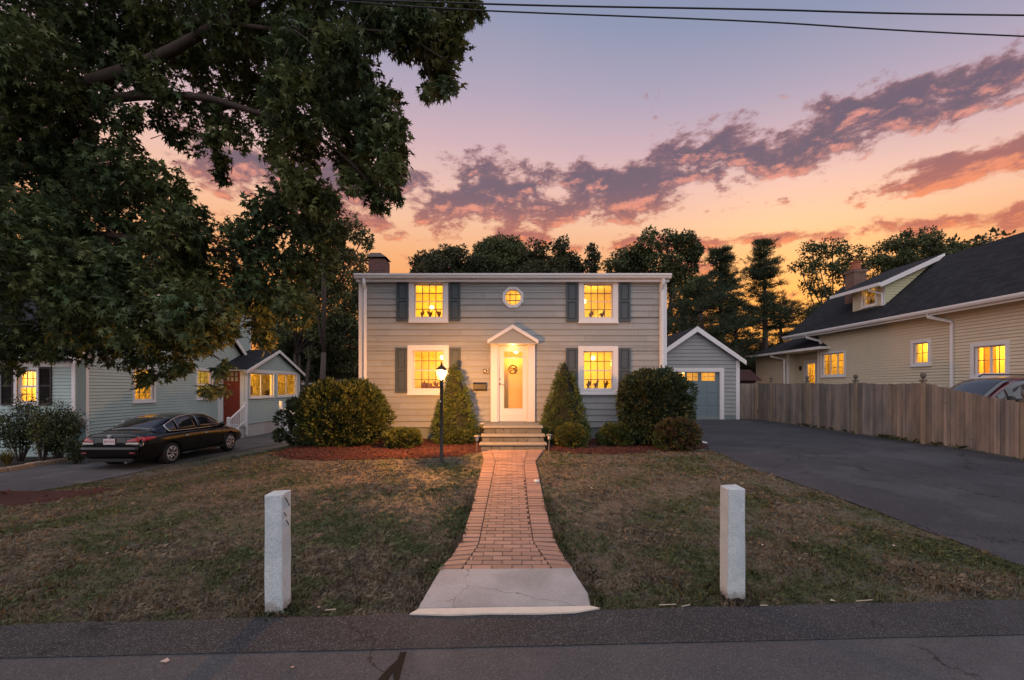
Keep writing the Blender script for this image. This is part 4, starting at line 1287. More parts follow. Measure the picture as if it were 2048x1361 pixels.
clapboards(Tc, DX + 0.03, XRG, zb0, zdr - 0.1, [], 0.118, None, lo=lambda z: DX + 0.03 + max(0, (z - zd1) / slp2), hi=lambda z: min(XRG, XE + (z - zr0) / slr)).build('siding', LIMEY, dor)
MB().prism([(c_[0], c_[1]) for c_ in cheek], 'y', df - 0.1, df).build('cheek_wall', CREAM, dor)
oh = 0.42
def droof(z0o, z1o, y0, y1, xo=0.0):
    return ([(DX - oh - xo, y0, zd1 - slp2 * oh + z0o), (DX - oh - xo, y1, zd1 - slp2 * oh + z0o), (XRG + 0.05, y1, zdr + z0o), (XRG + 0.05, y0, zdr + z0o)],
            [(DX - oh - xo, y0, zd1 - slp2 * oh + z1o), (DX - oh - xo, y1, zd1 - slp2 * oh + z1o), (XRG + 0.05, y1, zdr + z1o), (XRG + 0.05, y0, zdr + z1o)])
MB().hexa(*droof(0.10, 0.16, dn - 0.25, df + 0.9)).build('dormer_roof', ROOF, dor)
MB().hexa(*droof(0.06, 0.098, dn - 0.22, df + 0.85)).build('soffit', WHITE, dor)
MB().hexa(*droof(-0.06, 0.15, dn - 0.29, dn - 0.252)).build('rake_board', WHITE, dor)
mb = MB(); zz0 = zd1 - slp2 * oh
mb.box(DX - oh - 0.10, DX - oh - 0.002, dn - 0.29, df + 0.9, zz0 + 0.0, zz0 + 0.15)
mb.tube([(DX - oh - 0.05, dn + 0.35, zz0), (DX - oh - 0.05, dn + 0.35, zz0 - 0.08), (DX - 0.06, dn + 0.1, zz0 - 0.28), (DX - 0.06, dn + 0.1, zb0)], 0.045, 4)
mb.build('gutter', WHITE, dor)
mb = MB(); mb.box(DX - 0.02, DX - 0.016 + 0.01, dn - 0.012, dn + 0.1, zb0 - 0.02, zd1); mb.build('corner_board', WHITE, dor)
# chimney
rc = MB().box(17.72, 18.36, 23.3, 23.95, 5.5, CH + (HZ - 545) / F * 23.4)
ct = CH + (HZ - 545) / F * 23.4
rc.box(17.68, 18.40, 23.26, 23.99, ct + 0.0, ct + 0.14)
rch = rc.build('chimney', BRICKR, rh)
mb = MB(); mb.lathe([(0.22, 0.14), (0.23, 0.2), (0.21, 0.50), (0.24, 0.54), (0.24, 0.6)], (18.04, 23.62, ct), 14); mb.build('chimney_pot', mat('terracotta', (0.32, 0.10, 0.05), 0.8, 0.1), rch)
# rear addition: recessed entry and a low hip roof
A0, A1 = 27.0, 30.4
AZ = 3.9
Ta = lambda u, q, z: (RX + q, -u, z)
MB().box(RX, RX + 3.4, A0, A1, nb_g - 0.3, AZ).build('addition_wall', CREAM, rh)
clapboards(Ta, -A1 + 0.05, -A0 - 0.05, 1.2, AZ, [], 0.118).build('siding', CREAM, rh)
EX = RX + 0.55
Te = lambda u, q, z: (EX + q, -u, z)
dr_o = (-ry(1629, EX) * 1.0 - 0.75, -ry(1629, EX) + 0.10, nb_g + 0.6, 3.35)
wall_body(Te, -A0 + 0.001, -RF - 0.001, nb_g - 0.3, AZ, [dr_o], 0.1).build('entry_wall', CREAM, rh)
clapboards(Te, -A0 + 0.01, -RF - 0.01, 1.2, AZ, [dr_o], 0.118).build('siding', CREAM, rh)
a, b, c, d = dr_o
W = window(rh, (EX, -(a + b) / 2, c + 0.1), R(-90), b - a, d - c - 0.1, 0.09, 3, 3, 1, 0.10, name='door', muntin=0.02)
room(rh, (EX + 0.101, -b - 0.2, c), (EX + 1.6, -a + 0.2, d + 0.2), '-x', 150)
MB().box(EX - 0.10, EX - 0.016, -a + 0.35, -a + 0.47, 2.9, 3.15).build('wall_lantern', BLACKM, rh)
xe2 = 16.05
pts = [(xe2, RF - 0.75, AZ), (xe2, A1 + 0.45, AZ), (xe2 + 4.2, A1 + 0.45, AZ), (xe2 + 4.2, RF - 0.75, AZ)]
ptt = [(xe2 + 2.0, RF + 0.9, AZ + 0.98), (xe2 + 2.0, A1 - 1.7, AZ + 0.98), (xe2 + 2.2, A1 - 1.7, AZ + 0.98), (xe2 + 2.2, RF + 0.9, AZ + 0.98)]
MB().hexa([(x, y, z + 0.13) for x, y, z in pts], [(x, y, z + 0.13) for x, y, z in ptt]).build('entry_roof', ROOF, rh)
MB().box(xe2 - 0.10, RX + 3.4, RF - 0.85, A1 + 0.5, AZ + 0.001, AZ + 0.125).build('entry_eave', WHITE, rh)
mb = MB(); mb.box(RX - 0.02, RX + 0.10, A0 - 0.06, A0 - 0.001, nb_g, AZ); mb.box(RX - 0.02, RX - 0.0165 + 0.0, A1 - 0.1, A1 + 0.0, nb_g, AZ); mb.box(RX - 0.018, RX + 0.1, RF + 0.001, RF + 0.09, nb_g, AZ)
mb.tube([(xe2 - 0.06, A0 + 0.8, AZ), (xe2 - 0.06, A0 + 0.8, AZ - 0.1), (RX - 0.09, A0 + 0.12, AZ - 0.32), (RX - 0.09, A0 + 0.12, nb_g)], 0.055, 4)
mb.build('corner_board', WHITE, rh)

# ------------------------------------------------------------------ left neighbour
LX = -14.15
lg = -0.5
lh = thing('mint_house', 'mint green clapboard house with dark roof and a small enclosed side porch', 'house', (LX, 18, lg))
LY0, LY1, LE = 14.6, 24.2, 2.95
Tl = lambda u, q, z: (LX - q, u, z)              # u = +y
ly = lambda px, X=LX: -X * F / (CX - px)
def lopen(px0, px1, py0, py1, cw):
    d0, d1 = ly(px0), ly(px1); dm = (d0 + d1) / 2
    return (d0 + cw, d1 - cw, rz_(py1, dm) + cw, rz_(py0, dm) - cw)
w1 = lopen(264, 310, 734, 806, 0.09)
w2 = lopen(391, 425.5, 738, 800, 0.09)
ops = [w1, w2]
MINT_T = mat('mint_dark', (0.20, 0.29, 0.30), 0.8, 0.05)
lw = wall_body(Tl, LY0, LY1, lg - 0.2, LE, ops, 0.15).build('wall', TEAL, lh)
clapboards(Tl, LY0 + 0.42, LY1, lg + 0.35, LE, ops, 0.112).build('siding', TEAL, lh)
MB().box(LX, LX + 0.012, LY0 + 0.02, LY0 + 0.33, lg + 0.2, LE).build('utility_panel', MINT_T, lh)
MB().box(LX, LX + 0.028, LY0 + 0.33, LY0 + 0.42, lg + 0.2, LE + 0.2).build('corner_board', WHITE, lh)
mt = MB(); mt.box(LX + 0.013, LX + 0.09, LY0 + 0.06, LY0 + 0.22, 0.62, 0.95); mt.lathe([(0.06, 0.09), (0.06, 0.15), (0.04, 0.16)], (LX, LY0 + 0.14, 0.86), 10, 'x')
mt.build('electric_meter', mat('meter_grey', (0.45, 0.42, 0.42), 0.5, 0.3, 40), lh)
# gable above the side wall: front rake and taller rear half
pk_y, pk_z = 19.4, 6.9
rk = (pk_z - LE) / (pk_y - LY0)
rr2 = (pk_z - LE) / (LY1 - pk_y)
mb = MB(); mb.prism([(LY0, LE + 0.001), (LY1, LE + 0.001), (pk_y, pk_z)], 'x', LX - 0.15, LX)
mb.build('gable_wall', TEAL, lh)
clapboards(Tl, LY0, LY1, LE, pk_z - 0.05, [], 0.112, None, lo=lambda z: LY0 + (z - LE) / rk, hi=lambda z: LY1 - (z - LE) / rr2).build('siding', TEAL, lh)
for (ya, za, yb, zb) in ((LY0 - 0.35, LE - 0.35 * rk + 0.12, pk_y, pk_z + 0.12), (LY1 + 0.25, LE - 0.25 * rr2 + 0.12, pk_y + 0.002, pk_z + 0.12)):
    MB().hexa([(LX + 0.25, ya, za - 0.04), (LX - 9, ya, za - 0.04), (LX - 9, yb, zb - 0.04), (LX + 0.25, yb, zb - 0.04)], [(LX + 0.25, ya, za + 0.05), (LX - 9, ya, za + 0.05), (LX - 9, yb, zb + 0.05), (LX + 0.25, yb, zb + 0.05)]).build('roof', ROOF, lh)
    MB().hexa([(LX + 0.252, ya, za - 0.19), (LX + 0.29, ya, za - 0.19), (LX + 0.29, yb, zb - 0.19), (LX + 0.252, yb, zb - 0.19)], [(LX + 0.252, ya, za + 0.03), (LX + 0.29, ya, za + 0.03), (LX + 0.29, yb, zb + 0.03), (LX + 0.252, yb, zb + 0.03)]).build('rake_board', WHITE, lh)
# rear upper storey
MB().box(LX - 6, LX - 0.152, 21.4, 24.6, lg, 5.95).build('rear_wall', TEAL, lh)
Tl2 = lambda u, q, z: (LX - 0.152 - q, u, z)
clapboards(Tl2, 21.4, 24.6, LE, 5.95, [], 0.112).build('siding', TEAL, lh)
MB().box(LX - 0.17, LX - 0.125, 24.52, 24.62, lg, 5.95).build('corner_board', WHITE, lh)
MB().hexa([(LX - 6.2, 21.2, 6.3), (LX + 0.1, 21.2, 6.3), (LX + 0.1, 24.9, 5.96), (LX - 6.2, 24.9, 5.96)], [(LX - 6.2, 21.2, 6.4), (LX + 0.1, 21.2, 6.4), (LX + 0.1, 24.9, 6.06), (LX - 6.2, 24.9, 6.06)]).build('rear_roof', ROOF, lh)
# street front
Tf = lambda u, q, z: (u, LY0 + q, z)
fo = ((30 - CX) / F * LY0 + 0.09, (80 - CX) / F * LY0 - 0.09, rz_(811, LY0) + 0.09, rz_(735, LY0) - 0.09)
wall_body(Tf, LX - 8.5, LX - 0.151, lg - 0.2, LE, [fo], 0.15).build('front_wall', TEAL, lh)
clapboards(Tf, LX - 8.5, LX - 0.10, lg + 0.35, LE, [fo], 0.112).build('siding', TEAL, lh)
MB().box(LX - 0.12, LX + 0.0, LY0 - 0.03, LY0 - 0.016, lg + 0.2, LE).build('corner_board', WHITE, lh)
a, b, c, d = fo
window(lh, ((a + b) / 2, LY0, c), 0, b - a, d - c, 0.09, 3, 2, 2, 0.04)
room(lh, (a - 0.4, LY0 + 0.151, c - 0.5), (b + 0.4, LY0 + 2.3, d + 0.3), '-y', 190)
DSH = mat('brown_black_shutter', (0.030, 0.020, 0.020), 0.6, 0.05)
for x0, x1 in ((b + 0.10, b + 0.10 + 0.40), (a - 0.50, a - 0.10)):
    s = MB(); z0, z1 = c - 0.08, d + 0.10
    s.box(x0, x0 + 0.04, LY0 - 0.06, LY0 - 0.018, z0, z1); s.box(x1 - 0.04, x1, LY0 - 0.06, LY0 - 0.018, z0, z1)
    for zz in (z0, (z0 + z1) / 2 - 0.02, z1 - 0.05):
        s.box(x0 + 0.04, x1 - 0.04, LY0 - 0.06, LY0 - 0.018, zz, zz + 0.05)
    sh = s.build('shutter', DSH, lh)
    lv = MB(); zz = z0 + 0.06
    while zz < z1 - 0.07:
        lv.hexa([(x0 + 0.04, LY0 - 0.055, zz), (x1 - 0.04, LY0 - 0.055, zz), (x1 - 0.04, LY0 - 0.03, zz + 0.03), (x0 + 0.04, LY0 - 0.03, zz + 0.03)], [(x0 + 0.04, LY0 - 0.05, zz + 0.006), (x1 - 0.04, LY0 - 0.05, zz + 0.006), (x1 - 0.04, LY0 - 0.025, zz + 0.036), (x0 + 0.04, LY0 - 0.025, zz + 0.036)])
        zz += 0.04
    lv.build('louver_panel', DSH, sh)['kind'] = 'stuff'
mb = MB(); mb.box(LX - 8.8, LX + 0.24, LY0 - 0.47, LY0 - 0.352, LE - 0.13, LE + 0.0); mb.build('gutter', WHITE, lh)
MB().box(LX - 8.5, LX - 0.0, LY0 - 0.34, LY0 - 0.02, LE - 0.16, LE - 0.13).build('soffit', WHITE, lh)
MB().box(LX - 8.5, LX - 0.13, LY0 - 0.035, LY0 - 0.017, LE - 0.38, LE - 0.161).build('frieze_board', WHITE, lh)
for (a, b, c, d), wt_ in ((w1, 130), (w2, 140)):
    window(lh, (LX, (a + b) / 2, c), R(90), b - a, d - c, 0.09, 3, 2, 2, 0.04)
    room(lh, (LX - 2.0, a - 0.35, c - 0.4), (LX - 0.151, b + 0.35, d + 0.3), '+x', wt_)
MB().box(LX - 6, LX - 0.02, LY0 + 0.02, LY1, lg - 0.4, lg + 0.36).build('foundation', CONC, lh)
# enclosed side porch
PX1, PY0, PY1 = -12.76, 21.6, 27.0
PB, PZ = lg + 0.62, 2.72
pm_ = (PY0 + PY1) / 2; pzk = 3.80
por = child_empty('side_porch', lh); por.location = (0, 0, 0); ORG[por.name] = ORG[lh.name]
Tp = lambda u, q, z: (PX1 - q, u, z)
def popen(px0, px1, py0, py1):
    d0, d1 = -PX1 * F / (CX - px0), -PX1 * F / (CX - px1); dm = (d0 + d1) / 2
    return (d0, d1, rz_(py1, dm), rz_(py0, dm))
pw1 = popen(499.5, 546, 747, 794); pw2 = popen(554, 592.5, 748, 792)
wall_body(Tp, PY0, PY1, PB, PZ, [pw1, pw2], 0.1).build('porch_wall', TEAL, por)
clapboards(Tp, PY0 + 0.1, PY1 - 0.1, PB, pw1[2] - 0.12, [], 0.118).build('siding', TEAL, por)
sl3 = (pzk - PZ) / (PY1 - pm_)
mb = MB(); mb.prism([(PY0, PZ + 0.001), (PY1, PZ + 0.001), (pm_, pzk)], 'x', PX1 - 0.1, PX1); mb.build('gable_wall', TEAL, por)
clapboards(Tp, PY0, PY1, PZ + 0.02, pzk - 0.03, [], 0.118, None, lo=lambda z: PY0 + (z - PZ) / sl3, hi=lambda z: PY1 - (z - PZ) / sl3).build('siding', TEAL, por)
for (a, b, c, d) in (pw1, pw2):
    window(lh, (PX1, (a + b) / 2, c), R(90), b - a, d - c, 0.075, 1, 1, 2, 0.05, side_by_side=True)
mb = MB(); mb.box(PX1 - 0.05, PX1 + 0.03, PY0 - 0.03, PY0 + 0.1, lg + 0.1, PZ); mb.box(PX1 - 0.05, PX1 + 0.03, PY1 - 0.1, PY1 + 0.03, lg + 0.1, PZ); mb.box(PX1 + 0.001, PX1 + 0.028, PY0 + 0.101, PY1 - 0.101, PZ - 0.10, PZ + 0.06)
mb.build('corner_board', WHITE, por)
for (ya, yb) in ((PY0 - 0.3, pm_), (PY1 + 0.3, pm_ + 0.002)):
    za = pzk - sl3 * abs(ya - pm_) + 0.06; zb = pzk + 0.06
    MB().hexa([(PX1 + 0.2, ya, za), (LX - 0.05, ya, za), (LX - 0.05, yb, zb), (PX1 + 0.2, yb, zb)], [(PX1 + 0.2, ya, za + 0.06), (LX - 0.05, ya, za + 0.06), (LX - 0.05, yb, zb + 0.06), (PX1 + 0.2, yb, zb + 0.06)]).build('porch_roof', ROOF, por)
    MB().hexa([(PX1 + 0.202, ya, za - 0.11), (PX1 + 0.235, ya, za - 0.11), (PX1 + 0.235, yb, zb - 0.11), (PX1 + 0.202, yb, zb - 0.11)], [(PX1 + 0.202, ya, za + 0.045), (PX1 + 0.235, ya, za + 0.045), (PX1 + 0.235, yb, zb + 0.045), (PX1 + 0.202, yb, zb + 0.045)]).build('rake_board', WHITE, por)
MB().box(LX + 0.03, PX1 + 0.2, PY0 - 0.33, PY0 - 0.002, PZ - 0.03, PZ - 0.001).build('soffit', WHITE, por)
MB().tube([(PX1 + 0.12, PY0 - 0.28, PZ - 0.02), (PX1 + 0.12, PY0 - 0.28, PZ - 0.1), (PX1 + 0.07, PY0 - 0.06, PZ - 0.3), (PX1 + 0.07, PY0 - 0.06, lg + 0.1)], 0.04, 4).build('downspout', WHITE, por)
# street side of the porch with the red door
rdx0, rdx1 = at(446, 0, PY0).x, at(480, 0, PY0).x
rdz0, rdz1 = PB + 0.02, rz_(739, PY0)
Tq = lambda u, q, z: (u, PY0 + q, z)
wall_body(Tq, LX + 0.02, PX1 - 0.101, PB, PZ - 0.002, [(rdx0, rdx1, rdz0, rdz1)], 0.08).build('entry_wall', WHITE, por)
RED = mat('red_door_paint', (0.20, 0.028, 0.014), 0.45, 0.08, 4)
lw_ = (rdx1 - rdx0)
lz0, lz1 = rz_(763, PY0), rz_(743.5, PY0)
lites = [(rdx0 + lw_ * (0.15 + 0.245 * i), rdx0 + lw_ * (0.15 + 0.245 * i + 0.21), lz0 + (lz1 - lz0) * 0.52 * j, lz0 + (lz1 - lz0) * (0.52 * j + 0.46)) for i in range(3) for j in range(2)]
Tdr = lambda u, q, z: (u, PY0 + 0.02 + q, z)
rdoor = wall_body(Tdr, rdx0 + 0.005, rdx1 - 0.005, rdz0, rdz1 - 0.005, lites, 0.045).build('door', RED, por)
rdoor['label'] = 'red panelled door with six small lights'
for (p, q, r0, r1) in lites:
    MB().box(p, q, PY0 + 0.04, PY0 + 0.044, r0, r1).build('pane', GLASS, rdoor)
for i in range(2):
    MB().box(rdx0 + lw_ * (0.15 + 0.38 * i), rdx0 + lw_ * (0.15 + 0.38 * i + 0.32), PY0 + 0.010, PY0 + 0.0195, rdz0 + 0.2, lz0 - 0.12).build('panel', RED, rdoor, bevel=0.006)
MB().lathe([(0.02, -0.06), (0.03, -0.05), (0.03, -0.03), (0.012, 0.0)], (rdx0 + 0.09, PY0 + 0.02, rdz0 + 0.95), 8, 'y').build('handle', lk, rdoor)
MB().box(LX + 0.02, PX1 - 0.02, PY0 + 0.02, PY1 - 0.02, lg - 0.3, PB - 0.001).build('porch_foundation', CONC, por)
room(por, (LX + 0.06, PY0 + 0.12, PB + 0.02), (PX1 - 0.102, PY1 - 0.12, PZ - 0.02), '+x', 1500, lamp=(LX + 0.55, PY0 + 1.2, PZ - 0.35), lamp_r=0.10)
mb = MB(); mb.box(LX + 0.3, LX + 0.8, PY0 + 1.2, PY0 + 2.4, PB + 0.03, pw1[2] + 0.05); mb.box(LX + 0.45, LX + 0.55, PY0 + 1.3, PY0 + 2.0, pw1[2] + 0.10, pw1[2] + 0.55); mb.box(LX + 0.48, LX + 0.52, PY0 + 1.6, PY0 + 1.7, pw1[2] + 0.05, pw1[2] + 0.1)
mb.build('desk', mat('dark_desk', (0.06, 0.03, 0.015), 0.6, 0.1), por)
mb = MB(); mb.box(LX + 0.4, LX + 0.9, PY0 + 3.4, PY0 + 4.0, PB + 0.03, pw1[2] - 0.05); mb.box(LX + 0.4, LX + 0.5, PY0 + 3.4, PY0 + 4.0, pw1[2] - 0.05, pw1[2] + 0.3)
mb.build('chair', mat('dark_desk'  , (0.06, 0.03, 0.015)), por, bevel=0.03)
# porch stairs and white railing
stp = MB()
for i in range(4):
    stp.box(LX + 0.12, PX1 - 0.05, PY0 - 0.31 * (4 - i), PY0 - 0.31 * (3 - i) if i < 3 else PY0 - 0.002, lg - 0.1, lg + 0.155 * (i + 1))
stp.build('porch_steps', CONC, por)
VIN = mat('white_vinyl', (0.74, 0.72, 0.73), 0.4, 0.02)
rl = child_empty('railing', lh); rl.location = (0, 0, 0); ORG[rl.name] = ORG[lh.name]
rxx = PX1 + 0.0
for yy, zz in ((PY0 - 1.35, lg + 0.0), (PY0 - 0.12, lg + 0.62)):
    p = MB().box(rxx - 0.05, rxx + 0.05, yy - 0.05, yy + 0.05, zz - 0.1, zz + 1.0)
    p.hexa([(rxx - 0.065, yy - 0.065, zz + 1.001), (rxx + 0.065, yy - 0.065, zz + 1.001), (rxx + 0.065, yy + 0.065, zz + 1.001), (rxx - 0.065, yy + 0.065, zz + 1.001)], [(rxx - 0.02, yy - 0.02, zz + 1.06), (rxx + 0.02, yy - 0.02, zz + 1.06), (rxx + 0.02, yy + 0.02, zz + 1.06), (rxx - 0.02, yy + 0.02, zz + 1.06)])
    p.build('post', VIN, rl)
for h0, h1 in ((0.12, 0.18), (0.86, 0.92)):
    ya, yb, za, zb = PY0 - 1.3, PY0 - 0.17, lg + 0.03, lg + 0.60
    MB().hexa([(rxx - 0.03, ya, za + h0), (rxx + 0.03, ya, za + h0), (rxx + 0.03, yb, zb + h0), (rxx - 0.03, yb, zb + h0)], [(rxx - 0.03, ya, za + h1), (rxx + 0.03, ya, za + h1), (rxx + 0.03, yb, zb + h1), (rxx - 0.03, yb, zb + h1)]).build('handrail', VIN, rl)
for i in range(9):
    t_ = (i + 0.5) / 9
    yy = PY0 - 1.3 + 1.13 * t_; zz = lg + 0.03 + 0.57 * t_
    MB().box(rxx - 0.017, rxx + 0.017, yy - 0.017, yy + 0.017, zz + 0.16, zz + 0.88).build('baluster', VIN, rl)

# white vinyl gate beyond the porch
gt = thing('white_gate', 'white vinyl gate standing beside the mint side porch', 'gate', at(575, 868, 23.5))
gy_ = 23.5
gxa, gxb = at(562, 0, gy_).x, at(640, 0, gy_).x
zt_ = rz_(818, gy_)
for xx in (gxa, gxb):
    MB().box(xx - 0.07, xx + 0.07, gy_ - 0.07, gy_ + 0.07, lg - 0.2, zt_ + (0.4 if xx == gxa else 0.1)).build('post', VIN, gt)
for zz in (lg + 0.12, zt_ - 0.12):
    MB().box(gxa + 0.07, gxb - 0.07, gy_ - 0.03, gy_ + 0.03, zz, zz + 0.12).build('rail', VIN, gt)
n_ = 12
for i in range(n_):
    xa = gxa + 0.08 + (gxb - gxa - 0.16) * i / n_
    MB().box(xa + 0.006, xa + (gxb - gxa - 0.16) / n_ - 0.006, gy_ - 0.012, gy_ + 0.012, lg + 0.24, zt_ - 0.121).build('board', VIN, gt)

# far house seen between the porch and the yew
fh = thing('far_house', 'low far house with brown red hip roof glimpsed past the white gate', 'house', (-15.5, 36, -0.5))
MB().box(-17.5, -13.0, 36, 41, -0.8, 2.2).build('wall', mat('far_wall', (0.30, 0.27, 0.25), 0.8, 0.1), fh)
MB().hexa([(-18.2, 35.4, 2.2), (-12.3, 35.4, 2.2), (-12.3, 41.6, 2.2), (-18.2, 41.6, 2.2)], [(-16.5, 37.5, 3.35), (-14, 37.5, 3.35), (-14, 39.5, 3.35), (-16.5, 39.5, 3.35)]).build('roof', mat('brown_shingle', (0.10, 0.05, 0.042), 0.9, 0.2, 20), fh)
MB().box(-18.25, -12.25, 35.32, 35.398, 2.1, 2.25).build('fascia', WHITE, fh)
MB().box(-16.6, -15.7, 35.96, 35.999, 0.9, 2.0).build('window', mat('dim_pane', (0.20, 0.10, 0.05), 0.3, 0.1), fh)
fs = thing('far_shed', 'dark red shed roof peeking over the fence past the garage', 'shed', (13.3, 27.5, 0.4))
MB().box(12.6, 14.6, 27, 29, 0.4, 2.35).build('wall', mat('shed_wall', (0.10, 0.05, 0.045), 0.9, 0.1), fs)
MB().prism([(26.6, 2.3), (29.4, 2.3), (28, 3.0)], 'x', 12.4, 14.8).build('roof', mat('red_shed_roof', (0.05, 0.018, 0.018), 0.8, 0.2), fs)
# ------------------------------------------------------------------ vehicles
def solidify(o):
    """bake an object's modifiers into its mesh"""
    dg = bpy.context.evaluated_depsgraph_get()
    me = bpy.data.meshes.new_from_object(o.evaluated_get(dg))
    o.modifiers.clear()
    o.data = me
def loft_body(stations, name, m, parent, cuts, sub=2):
    """stations: (y, zbot, wbot, zmid, wmid, zbelt, wbelt, ztop); local frame, +y forward"""
    v = []; ring = None
    for (y, zb, wb, zm, wm, zl, wl, zt2) in stations:
        half = [(0, zb), (wb * 0.7, zb), (wb, zb + 0.05), (wm, zm), (wm * 0.995, (zm + zl) / 2 + 0.02), (wl, zl), (wl * 0.6, zt2 - 0.006), (0, zt2)]
        r = [(x, z) for x, z in half] + [(-x, z) for x, z in half[-2:0:-1]]
        ring = len(r)
        v += [(x, y, z) for x, z in r]
    f = []
    for i in range(len(stations) - 1):
        for k in range(ring):
            f.append((i * ring + k, i * ring + (k + 1) % ring, (i + 1) * ring + (k + 1) % ring, (i + 1) * ring + k))
    f.append(tuple(range(ring))[::-1]); f.append(tuple((len(stations) - 1) * ring + k for k in range(ring)))
    o = MB().add(v, f).build(name, m, parent, True)
    md = o.modifiers.new('s', 'SUBSURF'); md.levels = sub; md.render_levels = sub
    cutters = []
    for (yc, zc, r) in cuts:
        c = MB().lathe([(r, -1.2), (r, 1.2)], (0, yc, zc), 40, 'x').build('cut', m, parent)
        bo = o.modifiers.new('b', 'BOOLEAN'); bo.operation = 'DIFFERENCE'; bo.object = c; bo.solver = 'EXACT'
        cutters.append(c)
    bpy.context.view_layer.update()
    solidify(o)
    for c in cutters:
        bpy.data.objects.remove(c)
    o.data.polygons.foreach_set('use_smooth', [True] * len(o.data.polygons))
    return o
def wheel(parent, x, y, r, w, side, spokes, rimm, tyrem):
    e = child_empty('wheel', parent, (x, y, r))
    e.location = (x, y, r); ORG[e.name] = Vector((0, 0, 0))
    hw = w / 2
    MB().lathe([(r * 0.66, -hw), (r * 0.93, -hw), (r * 0.985, -hw * 0.8), (r, -hw * 0.5), (r, hw * 0.5), (r * 0.985, hw * 0.8), (r * 0.93, hw), (r * 0.66, hw)], (0, 0, 0), 36, 'x').build('tyre', tyrem, e, True)
    b = MB(); s = side
    xo = s * (hw - 0.005)
    # rim ring, hub, spokes
    n = 36
    for k in range(n):
        a0, a1 = 2 * math.pi * k / n, 2 * math.pi * (k + 1) / n
        for (ra, rb, xa, xb) in ((r * 0.60, r * 0.68, xo, xo),):
            b.hexa([(xa, ra * math.cos(a0), ra * math.sin(a0)), (xa, rb * math.cos(a0), rb * math.sin(a0)), (xa, rb * math.cos(a1), rb * math.sin(a1)), (xa, ra * math.cos(a1), ra * math.sin(a1))],
                   [(xo + s * 0.012, ra * math.cos(a0), ra * math.sin(a0)), (xo + s * 0.012, rb * math.cos(a0), rb * math.sin(a0)), (xo + s * 0.012, rb * math.cos(a1), rb * math.sin(a1)), (xo + s * 0.012, ra * math.cos(a1), ra * math.sin(a1))])
    for k in range(spokes):
        a = 2 * math.pi * k / spokes
        for da in (-0.13, 0.13):
            p0 = (xo - s * 0.01, r * 0.1 * math.cos(a), r * 0.1 * math.sin(a)); p1 = (xo + s * 0.004, r * 0.62 * math.cos(a + da), r * 0.62 * math.sin(a + da))
            b.tube([p0, p1], [0.020, 0.015], 6)
    b.lathe([(0.06, 0), (0.055, s * 0.02), (0.02, s * 0.025)], (xo - s * 0.015, 0, 0), 16, 'x')
    b.build('rim', rimm, e, True)
    MB().lathe([(r * 0.655, xo - s * 0.08), (r * 0.655, xo - s * 0.06)], (0, 0, 0), 24, 'x').build('brake_well', mat('wheel_dark', (0.01, 0.01, 0.01), 0.8, 0), e)
    return e
TYRE = mat('tyre_rubber', (0.012, 0.012, 0.012), 0.8, 0.1)
RIM = mat('alloy', (0.55, 0.50, 0.47), 0.3, 0.02, metal=0.9)
CHROME = mat('chrome', (0.75, 0.73, 0.72), 0.12, 0, metal=1.0)
CGLASS = mat('car_glass', (0.012, 0.014, 0.016), 0.03, 0, spec=0.8)
TAIL = mat('tail_lamp', (0.28, 0.008, 0.010), 0.15, 0.05, coat=0.6)
LENS = mat('clear_lens', (0.45, 0.42, 0.40), 0.12, 0.1)

def patch(name, fn, nu, nv, m, parent, smooth=True):
    v = [fn(i / nu, j / nv) for i in range(nu + 1) for j in range(nv + 1)]
    f = [(i * (nv + 1) + j, (i + 1) * (nv + 1) + j, (i + 1) * (nv + 1) + j + 1, i * (nv + 1) + j + 1) for i in range(nu) for j in range(nv)]
    o = MB().add(v, f).build(name, m, parent, smooth)
    md = o.modifiers.new('t', 'SOLIDIFY'); md.thickness = 0.006; md.offset = 0
    return o

